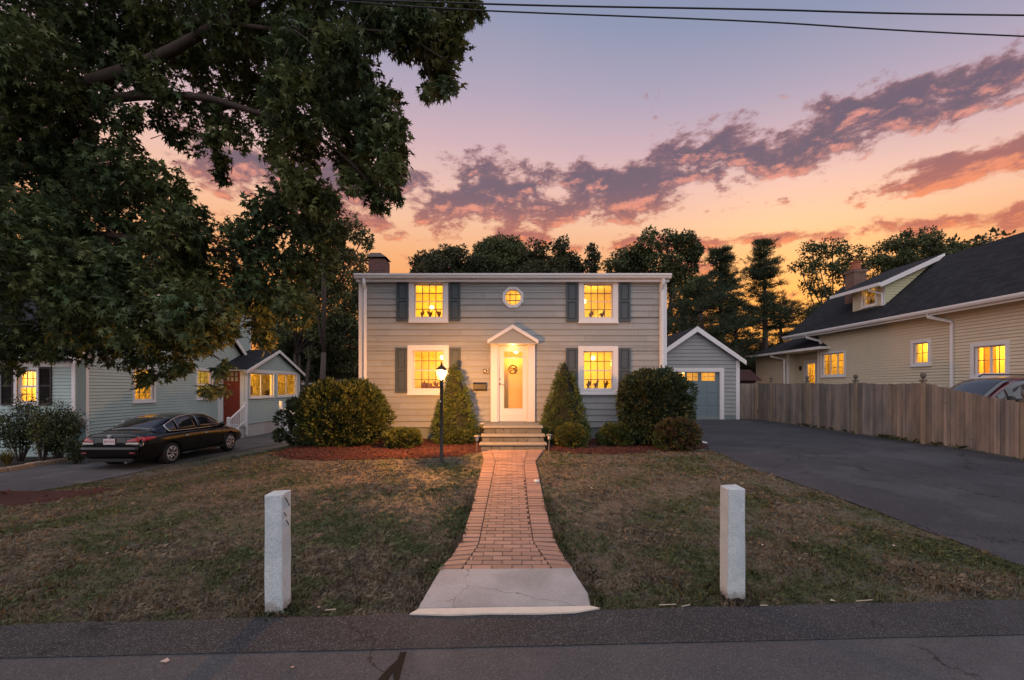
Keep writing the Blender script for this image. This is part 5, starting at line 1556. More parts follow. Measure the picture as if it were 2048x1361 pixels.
def sedan():
    PAINT = mat('black_car_paint', (0.004, 0.0038, 0.004), 0.10, 0, spec=0.5)
    cx, yr = -11.0, 12.30
    z0 = float(np.mean([gz(-11, 13.4), gz(-11, 16.2)])) + 0.016
    car = thing('parked_car', 'glossy black four door sedan parked on the driveway of the mint house', 'car', (cx, yr, z0), R(0.6))
    ORG[car.name] = Vector((0, 0, 0))
    st = [(0.00, 0.42, 0.60, 0.58, 0.66, 0.74, 0.62, 0.80), (0.03, 0.34, 0.74, 0.58, 0.80, 0.80, 0.72, 0.95), (0.10, 0.27, 0.84, 0.58, 0.88, 0.93, 0.76, 1.035), (0.35, 0.22, 0.88, 0.58, 0.915, 0.97, 0.80, 1.055), (0.75, 0.2, 0.89, 0.58, 0.925, 0.985, 0.83, 1.05),
          (1.10, 0.2, 0.89, 0.58, 0.925, 0.985, 0.845, 1.03), (1.9, 0.2, 0.89, 0.58, 0.925, 0.975, 0.85, 0.99), (2.7, 0.2, 0.89, 0.58, 0.925, 0.96, 0.85, 0.98), (3.4, 0.2, 0.89, 0.57, 0.925, 0.945, 0.84, 0.985), (3.9, 0.2, 0.88, 0.56, 0.92, 0.90, 0.80, 0.97),
          (4.4, 0.22, 0.85, 0.54, 0.89, 0.80, 0.74, 0.88), (4.75, 0.25, 0.78, 0.5, 0.82, 0.68, 0.68, 0.78), (4.90, 0.3, 0.68, 0.48, 0.70, 0.60, 0.58, 0.66), (4.95, 0.38, 0.5, 0.48, 0.52, 0.56, 0.45, 0.60)]
    body = loft_body(st, 'body', PAINT, car, [(1.08, 0.325, 0.375), (3.88, 0.325, 0.375)])
    from mathutils.bvhtree import BVHTree
    bvh = BVHTree.FromPolygons([v.co for v in body.data.vertices], [tuple(p.vertices) for p in body.data.polygons])
    def back(x, z, off=0.005):
        h = bvh.ray_cast(Vector((x, -2, z)), Vector((0, 1, 0)))[0]
        return (x, (h.y if h else 0.3) - off, z)
    def flank(y, z, sd, off=0.005):
        h = bvh.ray_cast(Vector((sd * 3, y, z)), Vector((-sd, 0, 0)))[0]
        return ((h.x if h else sd * 0.9) + sd * off, y, z)
    # greenhouse
    prof = [(0.62, 1.035, 0.70), (0.95, 1.19, 0.68), (1.35, 1.355, 0.645), (1.7, 1.435, 0.615), (2.1, 1.468, 0.60), (2.5, 1.465, 0.60), (2.85, 1.435, 0.61), (3.2, 1.315, 0.64), (3.55, 1.14, 0.68), (3.85, 0.965, 0.70)]
    v = []; n = 7
    for (y, z, w) in prof:
        belt = 0.985 - 0.02 * (y - 0.6) / 3.2
        wbelt = 0.835 if 0.9 < y < 3.6 else 0.79
        zz = max(z, belt + 0.004)
        v += [(-wbelt, y, belt - 0.03), (-(wbelt * 0.45 + w * 0.55), y, belt + (zz - belt) * 0.55), (-w, y, zz - 0.035 * min(1, (zz - belt) * 4)), (0, y, zz + 0.0), (w, y, zz - 0.035 * min(1, (zz - belt) * 4)), (wbelt * 0.45 + w * 0.55, y, belt + (zz - belt) * 0.55), (wbelt, y, belt - 0.03)]
    f = [(i * n + k, i * n + k + 1, (i + 1) * n + k + 1, (i + 1) * n + k) for i in range(len(prof) - 1) for k in range(n - 1)]
    o = MB().add(v, f).build('cabin', PAINT, car, True)
    md = o.modifiers.new('s', 'SUBSURF'); md.levels = 2; md.render_levels = 2
    def topz(y):
        return float(np.interp(y, [p[0] for p in prof], [p[1] for p in prof]))
    def topw(y):
        return float(np.interp(y, [p[0] for p in prof], [p[2] for p in prof]))
    patch('rear_window', lambda u, s: ((s - 0.5) * 2 * (topw(0.72 + 0.78 * u) - 0.05), 0.70 + 0.80 * u - 0.012, topz(0.70 + 0.80 * u) - 0.034 * (2 * (s - 0.5)) ** 2 + 0.004), 8, 8, CGLASS, car)
    patch('windscreen', lambda u, s: ((s - 0.5) * 2 * (topw(3.8 - 0.85 * u) - 0.05), 3.78 - 0.85 * u + 0.012, topz(3.78 - 0.85 * u) - 0.034 * (2 * (s - 0.5)) ** 2 + 0.006), 8, 8, CGLASS, car)
    for sd in (-1, 1):
        def sidep(y, t, off=0.006):
            belt = 1.0 - 0.02 * (y - 0.6) / 3.2
            zt3 = max(topz(y) - 0.075, belt + 0.01)
            w0, w1 = 0.832, topw(y) + 0.018
            k = t
            return (sd * (w0 * (1 - k) + w1 * k + 0.016 * math.sin(math.pi * k) + off), y, belt + (zt3 - belt) * k)
        for nm, ya, yb, lo_, hi_ in (('quarter_window', 1.02, 1.36, 0, 1), ('side_window', 1.42, 2.24, 0, 1), ('side_window', 2.32, 3.42, 0, 1)):
            patch(nm, lambda u, s: sidep(ya + (yb - ya) * u, s), 8, 5, CGLASS, car)
        top = [sidep(1.02 + 2.45 * i / 24, 1.06, 0.010) for i in range(25)]
        bot = [sidep(3.47 - 2.45 * i / 24, -0.05, 0.010) for i in range(25)]
        MB().tube([bot[-1]] + top + bot, 0.012, 6).build('chrome_trim', CHROME, car, True)
        m_ = MB().lathe([(0.001, -0.06), (0.07, -0.04), (0.085, 0.0), (0.06, 0.035), (0.001, 0.045)], (sd * 1.0, 3.28, 1.02), 14, 'y'); m_.tube([(sd * 0.83, 3.30, 0.985), (sd * 0.98, 3.29, 1.0)], 0.02, 6)
        m_.build('mirror', PAINT, car, True)
        for yh in (1.62, 2.52):
            MB().tube([(sd * 0.918, yh, 0.80), (sd * 0.945, yh + 0.03, 0.80), (sd * 0.945, yh + 0.17, 0.80), (sd * 0.918, yh + 0.2, 0.80)], 0.012, 6).build('door_handle', CHROME, car, True)
        for yl in (1.46, 2.28, 3.42):
            MB().tube([(sd * 0.905, yl, 0.32), (sd * 0.9245, yl, 0.58), (sd * 0.917, yl, 0.76), (sd * 0.865, yl, 0.95)], 0.004, 4).build('door_seam', mat('seam', (0.002, 0.002, 0.002), 0.9, 0), car)
        MB().tube([(sd * 0.90, 1.5, 0.26), (sd * 0.915, 2.5, 0.255), (sd * 0.90, 3.5, 0.26)], 0.025, 6).build('sill_moulding', PAINT, car, True)
        patch('tail_light', lambda u, s: back(sd * (0.46 + 0.30 * u), 0.775 + 0.13 * s * (0.35 + 0.65 * u) + 0.02 * u), 8, 4, TAIL, car)
        patch('tail_light', lambda u, s: flank(0.10 + 0.42 * u, 0.795 + 0.055 * u + (0.115 - 0.075 * u) * s, sd), 8, 4, TAIL, car)
        patch('reverse_light', lambda u, s: back(sd * (0.44 + 0.32 * u), 0.715 + 0.05 * s), 8, 3, LENS, car)
        MB().lathe([(0.001, -0.03), (0.10, 0), (0.06, 0.04)], (sd * 0.62, 4.80, 0.62), 12, 'y').build('headlight', LENS, car, True)
        wheel(car, sd * 0.80, 1.08, 0.325, 0.215, sd, 7, RIM, TYRE); wheel(car, sd * 0.80, 3.88, 0.325, 0.215, sd, 7, RIM, TYRE)
    patch('bumper', lambda u, s: back((u - 0.5) * 1.56, 0.40 + 0.24 * s, 0.035), 24, 4, PAINT, car).modifiers[0].thickness = 0.05
    SEAM = mat('seam', (0.002, 0.002, 0.002), 0.9, 0)
    MB().tube([back(x_, 0.685, 0.002) for x_ in np.linspace(-0.74, 0.74, 17)], 0.006, 5).build('trunk_seam', SEAM, car)
    MB().tube([back(x_, 0.925, 0.012) for x_ in np.linspace(-0.66, 0.66, 15)], 0.016, 6).build('trunk_lip', PAINT, car, True)
    for sd in (-1, 1):
        MB().tube([back(sd * 0.43, z_, 0.002) for z_ in np.linspace(0.69, 0.93, 6)], 0.004, 5).build('trunk_seam', SEAM, car)
        patch('reflector', lambda u, s: back(sd * (0.58 + 0.14 * u), 0.47 + 0.03 * s, 0.068), 3, 2, TAIL, car)
    MB().box(-0.62, 0.62, -0.012, 0.06, 0.24, 0.33).build('lower_valance', mat('black_plastic', (0.012, 0.012, 0.012), 0.6, 0), car, bevel=0.01)
    yp_ = back(0, 0.80)[1]
    pl = MB().box(-0.155, 0.155, yp_ - 0.022, yp_ - 0.008, 0.72, 0.875).build('license_plate', mat('plate_white', (0.62, 0.56, 0.58), 0.4, 0.03), car)
    text('4F3 519', 0.085, (0, yp_ - 0.024, 0.795), (R(90), 0, 0), mat('plate_red', (0.30, 0.04, 0.07), 0.5, 0), pl)
    em = MB()
    ye_ = back(0, 0.915)[1] - 0.028
    ep = [(-0.055, 0.965), (0.055, 0.965), (0.045, 0.90), (0.0, 0.885), (-0.045, 0.90)]
    for i in range(5):
        p, q_ = ep[i], ep[(i + 1) % 5]
        em.tube([(p[0], ye_, p[1]), (q_[0], ye_, q_[1])], 0.008, 6)
    em.tube([(-0.025, ye_, 0.955), (-0.02, ye_, 0.905)], 0.007, 6); em.tube([(0.025, ye_, 0.955), (0.02, ye_, 0.905)], 0.007, 6); em.tube([(-0.022, ye_, 0.93), (0.022, ye_, 0.93)], 0.006, 6)
    em.build('emblem', CHROME, car)
    MB().tube([(0.44, 0.10, 0.22), (0.44, -0.01, 0.22)], 0.03, 10).build('exhaust_pipe', CHROME, car)
    mb = MB(); mb.box(-0.62, -0.15, 1.25, 1.4, 0.95, 1.24); mb.box(0.15, 0.62, 1.25, 1.4, 0.95, 1.24)
sedan()

def suv():
    PAINT = mat('maroon_car_paint', (0.075, 0.012, 0.018), 0.3, 0, coat=0.8)
    car = thing('parked_suv', 'maroon sport utility vehicle with roof rails parked behind the fence', 'car', (15.95, 12.45, 0.42), R(87))
    ORG[car.name] = Vector((0, 0, 0))
    st = [(0.0, 0.5, 0.6, 0.7, 0.7, 0.9, 0.7, 1.0), (0.08, 0.34, 0.84, 0.7, 0.88, 1.0, 0.86, 1.08), (0.6, 0.28, 0.9, 0.7, 0.94, 1.06, 0.9, 1.1), (1.0, 0.28, 0.9, 0.7, 0.94, 1.06, 0.9, 1.1), (2.5, 0.28, 0.9, 0.7, 0.94, 1.05, 0.9, 1.1), (3.3, 0.28, 0.9, 0.7, 0.94, 1.03, 0.88, 1.1), (4.1, 0.3, 0.88, 0.68, 0.92, 0.98, 0.8, 1.04), (4.45, 0.34, 0.8, 0.66, 0.84, 0.9, 0.7, 0.96), (4.55, 0.45, 0.6, 0.62, 0.66, 0.8, 0.6, 0.86)]
    loft_body(st, 'body', PAINT, car, [(0.85, 0.36, 0.42), (3.65, 0.36, 0.42)], 2)
    prof = [(0.10, 1.10, 0.80), (0.30, 1.62, 0.72), (0.5, 1.76, 0.70), (1.2, 1.80, 0.69), (2.0, 1.80, 0.69), (2.55, 1.765, 0.69), (2.85, 1.62, 0.71), (3.2, 1.36, 0.76), (3.5, 1.10, 0.80)]
    v = []; n = 7
    for (y, z, w) in prof:
        wb = 0.89
        v += [(-wb, y, 1.04), (-(wb * 0.45 + w * 0.55), y, 1.04 + (z - 1.04) * 0.55), (-w, y, z - 0.04), (0, y, z), (w, y, z - 0.04), (wb * 0.45 + w * 0.55, y, 1.04 + (z - 1.04) * 0.55), (wb, y, 1.04)]
    f = [(i * n + k, i * n + k + 1, (i + 1) * n + k + 1, (i + 1) * n + k) for i in range(len(prof) - 1) for k in range(n - 1)]
    o = MB().add(v, f).build('cabin', PAINT, car, True); md = o.modifiers.new('s', 'SUBSURF'); md.levels = 2; md.render_levels = 2
    tz = lambda y: float(np.interp(y, [p[0] for p in prof], [p[1] for p in prof])); tw = lambda y: float(np.interp(y, [p[0] for p in prof], [p[2] for p in prof]))
    SG = mat('suv_glass', (0.03, 0.035, 0.04), 0.06, 0, spec=0.9)
    patch('windscreen', lambda u, s: ((s - 0.5) * 2 * (tw(3.45 - 0.8 * u) - 0.06), 3.45 - 0.8 * u + 0.02, tz(3.45 - 0.8 * u) - 0.04 * (2 * (s - 0.5)) ** 2 + 0.012), 8, 8, SG, car)
    for sd in (-1, 1):
        def sp(y, t):
            zt3 = max(tz(y) - 0.10, 1.13); w1 = tw(y) + 0.025
            return (sd * (0.895 * (1 - t) + w1 * t + 0.014 * math.sin(math.pi * t) + 0.008), y, 1.11 + (zt3 - 1.11) * t)
        for ya, yb in ((0.35, 1.1), (1.16, 1.95), (2.03, 2.95), (2.98, 3.2)):
            patch('side_window', lambda u, s: sp(ya + (yb - ya) * u, s), 6, 4, SG, car)
        MB().tube([(sd * 0.62, 0.5, 1.78), (sd * 0.62, 0.55, 1.84), (sd * 0.62, 2.2, 1.85), (sd * 0.62, 2.3, 1.79)], 0.02, 6).build('roof_rail', BLACKM, car)
        MB().lathe([(0.001, -0.07), (0.09, -0.04), (0.10, 0.02), (0.001, 0.05)], (sd * 1.03, 3.05, 1.16), 12, 'y').build('mirror', BLACKM, car, True)
        MB().tube([(sd * 0.90, 0.6, 1.085), (sd * 0.915, 3.2, 1.085)], 0.012, 6).build('chrome_trim', CHROME, car)
        for yy in (0.85, 3.65):
            wheel(car, sd * 0.80, yy, 0.36, 0.23, sd, 6, RIM, TYRE)
suv()

# ------------------------------------------------------------------ granite posts
def granite(px0, px1, pybase, pytop, name_label, marks):
    GR = MATS.get('speckled_granite')
    if not GR:
        GR = mat('speckled_granite', (0.445, 0.48, 0.495), 0.8, 0.34, 95, 0.35, 90, col2=(0.37, 0.41, 0.425), mixscale=3)
        t = NT(GR.node_tree); bs = GR.node_tree.nodes['Principled BSDF']; old = bs.inputs['Base Color'].links[0].from_socket
        geo = t.n('ShaderNodeNewGeometry'); sp_ = t.n('ShaderNodeSeparateXYZ'); t.link(geo.outputs['Position'], sp_.inputs[0])
        nz_ = t.noise(geo.outputs['Position'], 14, 5, 0.65)
        stain = t.sstep(t.math('SUBTRACT', t.math('MULTIPLY', nz_, 0.30), sp_.outputs[2]), 0.0, 0.09)
        cc = t.mix(t.math('MULTIPLY', stain, 0.7), old, (0.16, 0.13, 0.10, 1))
        cc = t.mix(t.math('MULTIPLY', t.sstep(t.noise(geo.outputs['Position'], 5, 6, 0.7), 0.56, 0.70), 0.4), cc, (0.30, 0.31, 0.29, 1))
        t.put(bs.inputs['Base Color'], cc)
    d = (CH - 0.02) * F / (pybase - HZ)
    xa, xb = (px0 - CX) / F * d, (px1 - CX) / F * d
    zt3 = CH - (pytop - HZ) / F * d
    w = xb - xa
    b = MB()
    z_b = -0.25
    top = [(xa + 0.004, d + 0.002, zt3), (xb - 0.002, d, zt3 + 0.004), (xb - 0.004, d + w, zt3 + 0.012), (xa + 0.002, d + w, zt3 + 0.004)]
    nl = 7; rr_ = random.Random(int(px0))
    rings = []
    for i in range(nl + 1):
        t_ = i / nl
        rings.append([(p[0] + rr_.uniform(-0.003, 0.003), p[1] + rr_.uniform(-0.003, 0.003), z_b + (p[2] - z_b) * t_) for p in top])
    v = [p for r_ in rings for p in r_]
    f = [(i * 4 + k, i * 4 + (k + 1) % 4, (i + 1) * 4 + (k + 1) % 4, (i + 1) * 4 + k) for i in range(nl) for k in range(4)] + [(3, 2, 1, 0), tuple(nl * 4 + k for k in range(4))]
    b.add(v, f)
    p = thing('granite_post', name_label, 'post', ((xa + xb) / 2, d + w / 2, gz(xa, d)), 0, 'granite posts flanking the front walk')
    b.build('shaft', GR, p, bevel=0.008)
    if marks:
        DM = mat('drill_shadow', (0.06, 0.055, 0.055), 0.9, 0.1)
        for i, (yy, zz, ll) in enumerate(((0.07, 0.02, 0.04), (0.10, 0.06, 0.05), (0.05, 0.14, 0.04), (0.09, 0.22, 0.05))):
            z = zt3 - zz - 0.03
            MB().tube([(xb - 0.004, d + yy - 0.02, z + ll / 2), (xb - 0.0035, d + yy + 0.02, z - ll / 2)], 0.005, 5).build('drill_mark', DM, p)
    return p
granite(527.5, 565, 1231, 991, 'pale granite post with dark drill marks scratched down its side', True)
granite(1455.5, 1491.5, 1206, 979, 'clean pale granite post on the lawn beside the right driveway'.replace('right ', 'wide asphalt '), False)

# ------------------------------------------------------------------ lamp post
lx, ldp = at(883, 0, 9.6).x, 9.6
lgz = gz(lx, ldp)
lamp = thing('lamp_post', 'black garden lamp post with a glowing glass lantern on the lawn', 'lamp post', (lx, ldp, lgz))
mb = MB().lathe([(0.055, -0.1), (0.055, 0.02), (0.037, 0.05), (0.034, 0.9), (0.033, 1.62), (0.045, 1.65), (0.045, 1.70), (0.03, 1.72), (0.06, 1.745), (0.05, 1.76)], (lx, ldp, lgz), 14)
mb.build('pole', BLACKM, lamp, True)
zl = lgz + 1.76
def tapered(n, r0, r1, z0, z1, ph=0):
    return [(lx + r0 * math.cos(2 * math.pi * (k + ph) / n), ldp + r0 * math.sin(2 * math.pi * (k + ph) / n), z0) for k in range(n)], [(lx + r1 * math.cos(2 * math.pi * (k + ph) / n), ldp + r1 * math.sin(2 * math.pi * (k + ph) / n), z1) for k in range(n)]
bb, tt = tapered(6, 0.065, 0.105, zl, zl + 0.20)
mb = MB()
for k in range(6):
    mb.tube([bb[k], tt[k]], 0.006, 5); mb.tube([tt[k], tt[(k + 1) % 6]], 0.006, 5); mb.tube([bb[k], bb[(k + 1) % 6]], 0.006, 5)
lant = mb.build('lantern', BLACKM, lamp)
def glowglass(name, col, e, tint=(1, 1, 1, 1)):
    m = bpy.data.materials.new(name); m.use_nodes = True
    t = NT(m.node_tree); m.node_tree.nodes.clear()
    tr = t.n('ShaderNodeBsdfTransparent'); tr.inputs[0].default_value = tint
    em = t.n('ShaderNodeEmission'); em.inputs[0].default_value = (*col, 1); em.inputs[1].default_value = e
    mx = t.n('ShaderNodeAddShader'); t.link(tr.outputs[0], mx.inputs[0]); t.link(em.outputs[0], mx.inputs[1])
    oo = t.n('ShaderNodeOutputMaterial'); t.link(mx.outputs[0], oo.inputs[0])
    return m
LGL = glowglass('lantern_glass', (1, 0.50, 0.10), 1.5, (1, 0.93, 0.8, 1))
for k in range(6):
    j = (k + 1) % 6
    q0, q1, q2, q3 = [Vector(p) for p in (bb[k], bb[j], tt[j], tt[k])]
    nrm_ = (q1 - q0).cross(q3 - q0).normalized() * 0.002
    MB().hexa([q0, q1, q2, q3], [q0 + nrm_, q1 + nrm_, q2 + nrm_, q3 + nrm_]).build('pane', LGL, lant)
mb = MB()
b2, t2 = tapered(6, 0.145, 0.03, zl + 0.205, zl + 0.305); mb.hexa(b2, t2)
mb.lathe([(0.03, 0.305), (0.02, 0.325), (0.03, 0.335), (0.012, 0.355), (0.016, 0.37), (0.001, 0.385)], (lx, ldp, zl), 10)
mb.build('cap', mat('lantern_cap', (0.05, 0.03, 0.015), 0.5, 0.05, metal=0.3), lant)
MB().lathe([(0.012, 0.0), (0.014, 0.05), (0.03, 0.09), (0.034, 0.115), (0.02, 0.145), (0.001, 0.15)], (lx, ldp, zl), 12).build('bulb', glowglass('bulb_glow', (1, 0.78, 0.42), 16), lant, True)
ll = bpy.data.lights.new('lantern_light', 'POINT'); ll.energy = 1050; ll.color = (1.0, 0.46, 0.13); ll.shadow_soft_size = 0.035
lo2 = bpy.data.objects.new('lantern_light', ll); link(lo2, lant); lo2.location = Vector((lx, ldp, zl + 0.158)) - ORG[lant.name]
MB().tube([(lx - 0.02, ldp - 0.03, lgz + 1.3), (lx - 0.02, ldp - 0.048, lgz + 1.3)], 0.02, 8).build('sensor', mat('meter_grey', (0.45, 0.42, 0.42)), lamp)

# ------------------------------------------------------------------ path lights
def path_light(px, py, label, tilt=0.0):
    x, y = ground_at(px, py)
    z = gz(x, y)
    p = thing('path_light', label, 'path light', (x, y, z), 0, 'solar path lights by the steps')
    m_ = mat('dull_pewter', (0.18, 0.17, 0.17), 0.5, 0.1, metal=0.5)
    tp = Vector((x + tilt, y, z + 0.30))
    MB().tube([(x, y, z - 0.1), tp], 0.011, 8).build('stake', m_, p)
    c = MB().lathe([(0.035, 0), (0.045, 0.10)], tp, 12).build('lens', mat('frosted_lens', (0.4, 0.38, 0.36), 0.3, 0.05), p, True)
    MB().lathe([(0.085, 0.10), (0.08, 0.115), (0.03, 0.135), (0.001, 0.14)], tp, 16).build('cap', m_, p, True)
path_light(954, 908, 'small pewter path light in the mulch on the lamp post side of the steps')
path_light(1097, 905, 'tilted pewter path light beside the round boxwood', 0.02)
xx, yy = (963 - CX) / F * 12.3, 12.3
p = thing('garden_lantern', 'short stubby light half hidden between the cone spruce and the steps', 'path light', (xx, yy, gz(xx, yy)))
MB().lathe([(0.04, -0.05), (0.04, 0.42), (0.06, 0.43), (0.06, 0.52)], (xx, yy, gz(xx, yy)), 12).build('stem', mat('mossy_post', (0.12, 0.11, 0.06), 0.8, 0.1), p, True)
MB().lathe([(0.07, 0.521), (0.055, 0.56), (0.001, 0.575)], (xx, yy, gz(xx, yy)), 12).build('cap', mat('frosted_lens', (0.4, 0.38, 0.36)), p, True)

# downspout extension by the drive
x, y = ground_at(1405, 889)
b = MB().hexa([(x - 0.30, y + 0.55, gz(x, y) + 0.02), (x - 0.18, y + 0.62, gz(x, y) + 0.02), (x + 0.14, y + 0.02, gz(x, y) + 0.02), (x + 0.02, y - 0.06, gz(x, y) + 0.02)], [(x - 0.30, y + 0.55, gz(x, y) + 0.10), (x - 0.18, y + 0.62, gz(x, y) + 0.10), (x + 0.14, y + 0.02, gz(x, y) + 0.055), (x + 0.02, y - 0.06, gz(x, y) + 0.055)])
tag(b.build('drain_spout', WHITE, loc=(x, y, gz(x, y)), bevel=0.01), 'white drain spout lying where the mulch meets the driveway', 'spout')

# ------------------------------------------------------------------ mulch beds
MULCH = mat('red_mulch', (0.056, 0.016, 0.010), 0.95, 0.35, 30, 0.9, 55)
CHIP = mat('red_mulch_chip', (0.085, 0.022, 0.012), 0.9, 0.1, 10, island=0.55)
def bed(name, front, y_back, n=24):
    """front: [(x,y)...] by rising x; fills back to y_back"""
    fx_ = [p[0] for p in front]; fy_ = [p[1] for p in front]
    v = []; f = []
    m = 8
    for i in range(n + 1):
        x = fx_[0] + (fx_[-1] - fx_[0]) * i / n
        y0 = float(np.interp(x, fx_, fy_))
        for j in range(m + 1):
            y = y0 + (y_back - y0) * j / m
            v.append((x, y, gz(x, y) + (0.012 if j == 0 or i in (0, n) else 0.045 + 0.012 * math.sin(x * 7) * math.sin(y * 9))))
    f = [(i * (m + 1) + j, (i + 1) * (m + 1) + j, (i + 1) * (m + 1) + j + 1, i * (m + 1) + j + 1) for i in range(n) for j in range(m)]
    o = MB().add(v, f).build(name, MULCH, smooth=True); o['kind'] = 'structure'
    return fx_, fy_
G = lambda *p: [ground_at(*q) for q in p]
fl = G((538, 912), (580, 920), (650, 922), (760, 919), (850, 917), (920, 913), (961, 905))
fr = G((1088, 902), (1140, 908), (1230, 910), (1330, 905), (1400, 899), (1418, 894))
bl = bed('mulch_bed', fl, HY + 0.02); brr = bed('mulch_bed', fr, HY + 0.02)
def chips(name, fxs, fys, yb, n):
    x = rng.uniform(fxs[0], fxs[-1], n)
    y0 = np.interp(x, fxs, fys)
    y = y0 + (yb - y0) * rng.random(n) ** 1.4
    pos = np.stack([x, y, g(x, y) + 0.05 + rng.random(n) * 0.015 - 0.035 * (y - y0 < 0.1)], -1)
    rot = frames(np.stack([rng.normal(size=n), rng.normal(size=n), rng.normal(size=n) * 0.25], -1), rng.uniform(-0.5, 0.5, n))
    return np_mesh(name, leaves(OVAL * np.array([1, 0.8, 1]), pos, rot, rng.uniform(0.02, 0.07, n)), 4, CHIP, kind='stuff')
chips('mulch_chips', bl[0], bl[1], HY, 9000); chips('mulch_chips', brr[0], brr[1], HY, 7000)
# mulch ring at the street tree
TX, TY = -10.4, 8.35
v = []; n = 40
for rr_, dz_ in ((0.0, 0.07), (0.6, 0.06), (0.92, 0.05), (1.0, 0.008)):
    for k in range(n):
        a = 2 * math.pi * k / n
        x, y = TX + 2.95 * rr_ * math.cos(a), TY + 0.98 * rr_ * math.sin(a)
        v.append((x, y, gz(x, y) + dz_))
f = [(r_ * n + k, r_ * n + (k + 1) % n, (r_ + 1) * n + (k + 1) % n, (r_ + 1) * n + k) for r_ in range(3) for k in range(n)]
o = MB().add(v, f).build('tree_mulch', MULCH, smooth=True); o['kind'] = 'structure'
nn = 5000
rad = np.sqrt(rng.random(nn)); an = rng.uniform(0, 2 * math.pi, nn)
cxx, cyy = TX + 2.85 * rad * np.cos(an), TY + 0.93 * rad * np.sin(an)
np_mesh('mulch_chips', leaves(OVAL, np.stack([cxx, cyy, g(cxx, cyy) + 0.06 - 0.025 * rad], -1), frames(np.stack([rng.normal(size=nn), rng.normal(size=nn), rng.normal(size=nn) * 0.3], -1), rng.uniform(-0.5, 0.5, nn)), rng.uniform(0.025, 0.08, nn)), 4, CHIP, kind='stuff')

# dark planting bed of the mint house with stone edging
sheet('planting_bed', mat('dark_soil', (0.035, 0.026, 0.02), 0.95, 0.3, 20, 0.8, 40), list(np.arange(9.0, 14.61, 0.2)), lambda y: -22.0, lambda y: -13.6, 0.05, 20)
EDGE = mat('edging_stone', (0.24, 0.17, 0.12), 0.9, 0.2, 12, 0.5, 50, obj_rand=0.2)
edg = thing('stone_edging', 'row of tan edging blocks between the dark bed and the driveway', 'edging', (-13.6, 12, -0.4))
y = 9.0; er = random.Random(8)
while y < 14.5:
    L = er.uniform(0.42, 0.62)
    j = er.uniform(-0.02, 0.02)
    zz = gz(-13.6, y)
    MB().box(-13.66 + j, -13.50 + j, y + 0.01, y + L - 0.01, zz - 0.05, zz + 0.13 + er.uniform(-0.01, 0.015)).build('edging_block', EDGE, edg, bevel=0.03)
    y += L

# ------------------------------------------------------------------ shrubs
YEW = leafmat('yew_leaf', (0.042, 0.062, 0.020), (0.080, 0.090, 0.026), 0.15, 0.45, 2.5)
BOX = leafmat('boxwood_leaf', (0.058, 0.078, 0.022), (0.110, 0.112, 0.028), 0.15, 0.45, 4)
SPR = leafmat('spruce_needle', (0.055, 0.085, 0.030), (0.105, 0.130, 0.036), 0.12, 0.4, 5)
DKG = leafmat('dark_shrub_leaf', (0.030, 0.046, 0.024), (0.058, 0.068, 0.030), 0.12, 0.45, 3)
RUS = leafmat('russet_leaf', (0.09, 0.050, 0.030), (0.06, 0.065, 0.022), 0.15, 0.45, 4)
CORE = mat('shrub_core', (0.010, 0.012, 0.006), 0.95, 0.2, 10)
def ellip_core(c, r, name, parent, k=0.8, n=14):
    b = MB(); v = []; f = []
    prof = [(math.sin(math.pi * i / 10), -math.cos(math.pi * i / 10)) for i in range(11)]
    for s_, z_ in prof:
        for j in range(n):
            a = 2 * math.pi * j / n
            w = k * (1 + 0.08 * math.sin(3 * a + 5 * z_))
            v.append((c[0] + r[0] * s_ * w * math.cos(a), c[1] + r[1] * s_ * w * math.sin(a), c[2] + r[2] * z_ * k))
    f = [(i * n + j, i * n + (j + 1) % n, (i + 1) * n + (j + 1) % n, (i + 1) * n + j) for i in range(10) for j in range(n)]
    return b.add(v, f).build(name, CORE, parent, True)
